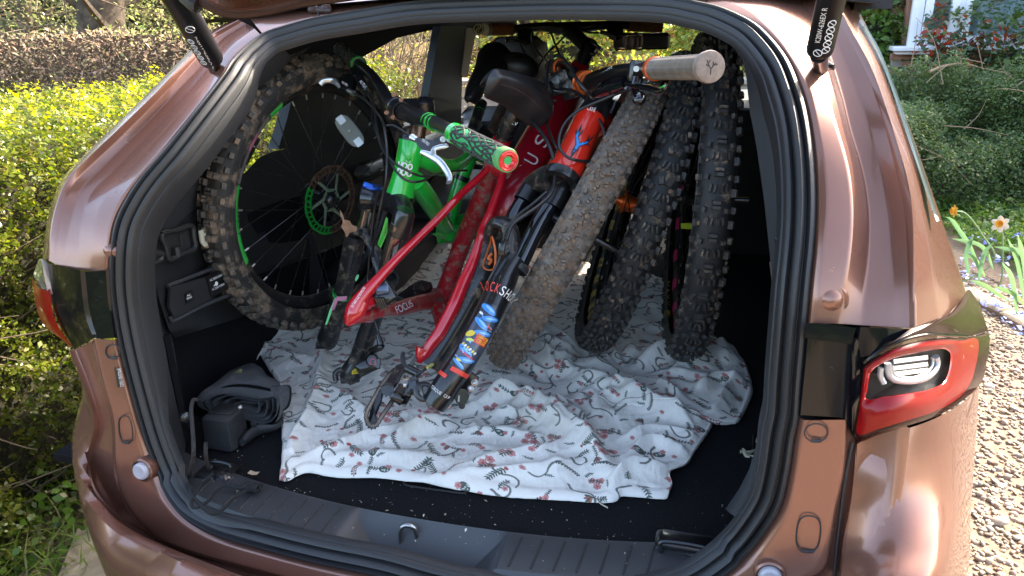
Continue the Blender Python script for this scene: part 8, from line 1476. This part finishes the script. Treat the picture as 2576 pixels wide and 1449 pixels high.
pf = D('z4', [(832, 332, 1.72), (770, 330, 1.80)]); gg = tubeo('grip', pf, [.0165, .0165], mat('grip_dark_brown', (.06, .04, .03), .8), ob, 18, n=4, label='far brown grip behind an orange collar'); cyl('grip_ring', pf[0], nrm(pf[0]-pf[1]), [(-.004, .0160), (-.004, .0195), (.004, .0195), (.004, .0150)], orange_an, gg)
pn = D('z4', [(1440, 342, 1.17), (1600, 335, 1.08), (1785, 330, .985)]); gr2 = tubeo('grip', pn, [.0158, .0160, .0162], grip_grey, ob, 28, n=12, label='grey-brown ribbed near grip'); axg = nrm(pn[2]-pn[0]); L_ = np.linalg.norm(pn[2]-pn[0]); g = G()
a_ = nrm(np.cross(axg, [0, 0, 1])); b_ = np.cross(axg, a_)
for i in range(44):
    p_ = pn[0]+axg*(L_*(i+.8)/47); g.tube([p_+(a_*math.cos(q)+b_*math.sin(q))*(.0164)+axg*.0016*math.sin(q*7) for q in np.linspace(0, 6.283, 43)], .0010, 4, n=43, caps=False)
g.build('grip_rib', grip_grey, gr2, kind='stuff'); cyl('grip_ring', pn[0], axg, [(-.006, .0150), (-.006, .0185), (.006, .0190), (.008, .0170)], mat('ring_orange', (.62, .10, .02), .35, .3, coat=.5), gr2)
cyl('end_cap', pn[2], axg, [(-.006, .0165), (-.004, .0205), (.004, .0215), (.008, .0205), (.009, .018), (.009, .0003)], mat('cap_taupe', (.26, .20, .165), .6, col2=(.20, .15, .12), nscale=120), gr2, 36)
pe = pn[2]+axg*.0094; ze = nrm(axg); av = nrm(np.cross(nrm(CAM-pe), [0, 0, 1]))*-1; av = nrm(av-ze*np.dot(av, ze)); bv_ = np.cross(ze, av); bv_ = bv_ if bv_[2] > 0 else -bv_
g = G()
for pts in ([(0, -10), (0, -3), (-3, 2), (-6, 9)], [(0, -3), (3, 1), (7, 5)], [(-2, 1), (-7, 3)], [(3, 1), (3, 7)], [(-4, 5), (-1, 9)], [(5, 3), (9, 3)]): g.tube([pe+av*x_*.001+bv_*y_*.001 for x_, y_ in pts], .0007, 5)
g.build('cap_emblem', mat('emblem_dark', (.05, .04, .035), .7), gr2)
mc = tubeo('brake_master', D('z4', [(1060, 508, 1.36), (1120, 480, 1.33), (1200, 452, 1.29), (1265, 432, 1.26)]), [.010, .0125, .0135, .012], bk_gloss, ob, 18, n=24); cyl('hose_nut', D('z4', [(1052, 512, 1.365)])[0], nrm(np.array(D('z4', [(1052, 512, 1.365)])[0])-np.array(D('z4', [(1120, 480, 1.33)])[0])), [(-.002, .008), (.006, .0075), (.010, .005), (.010, .0003)], steel, mc)
boxo('clamp', D('z4', [(1320, 360, 1.235)])[0], (.008, .018, .013), screen_ax(pn[0], *D('z4', [(1290, 350, 1.25), (1350, 360, 1.22)])), bk, mc, .004); cyl('bolt', D('z4', [(1322, 342, 1.21)])[0], nrm(CAM-pn[0]), [(-.004, .005), (.001, .005), (.001, .0003)], steel, mc, 12)
tubeo('lever_blade', D('z4', [(1260, 430, 1.24), (1320, 450, 1.20), (1380, 462, 1.16), (1430, 476, 1.13), (1475, 486, 1.10), (1505, 468, 1.08), (1518, 440, 1.075)]), [.006, .0055, .0055, .006, .007, .0075, .006], bk_gloss, mc, 14, n=50, flat=.55); tubeo('lever_edge', [x+nrm(CAM-x)*.004 for x in D('z4', [(1480, 462, 1.09), (1500, 458, 1.08), (1515, 450, 1.075)])], [.0015, .002, .0015], green, mc, 6)
tubeo('lever_pivot', D('z4', [(1330, 400, 1.21), (1320, 450, 1.21)]), [.009, .009], bk_gloss, mc, 14); tubeo('shift_paddle', D('z4', [(1310, 470, 1.22), (1325, 500, 1.20), (1345, 530, 1.18), (1335, 548, 1.175), (1312, 545, 1.18)]), [.006, .007, .010, .009, .005], bk_gloss, mc, 12, n=24)
cablep('z4', [(1045, 515, 1.36), (990, 480, 1.34), (930, 400, 1.36), (880, 310, 1.42), (820, 255, 1.48), (770, 280, 1.50), (745, 370, 1.48), (740, 480, 1.46), (738, 560, 1.45)], ob, .0032); cablep('z4', [(1280, 470, 1.26), (1180, 510, 1.30), (1060, 560, 1.32), (950, 610, 1.34), (870, 680, 1.34), (830, 760, 1.33), (825, 850, 1.32), (880, 915, 1.31), (960, 938, 1.32), (1030, 938, 1.36)], ob, .0028)
cablep('z4', [(850, 470, 1.55), (930, 490, 1.48), (1010, 560, 1.42), (1070, 650, 1.38), (1110, 740, 1.36), (1115, 830, 1.36), (1090, 910, 1.38), (1040, 945, 1.40), (980, 945, 1.40)], ob, .0028)
# oak leaf caught on the green fork
def leaf_thing(pts, cc, label):
    g = G(); g.poly(pts, .0008, [0, 1, 0]); return tag(g.build('dry_leaf', mat('oak_leaf', (.26, .14, .08), .7, col2=(.36, .22, .14), nscale=90, bump=.8), None), label, 'leaf')
leaf_thing([P(*q) for q in T('z3', [(955, 1150, 1.455), (975, 1180, 1.45), (985, 1215, 1.445), (1020, 1222, 1.44), (1035, 1250, 1.44), (1068, 1258, 1.45), (1062, 1290, 1.46), (1020, 1300, 1.455), (1000, 1330, 1.46), (985, 1290, 1.45), (966, 1262, 1.45), (975, 1225, 1.45), (962, 1190, 1.455)])], 0, 'curled brown oak leaf caught on the left fork leg')
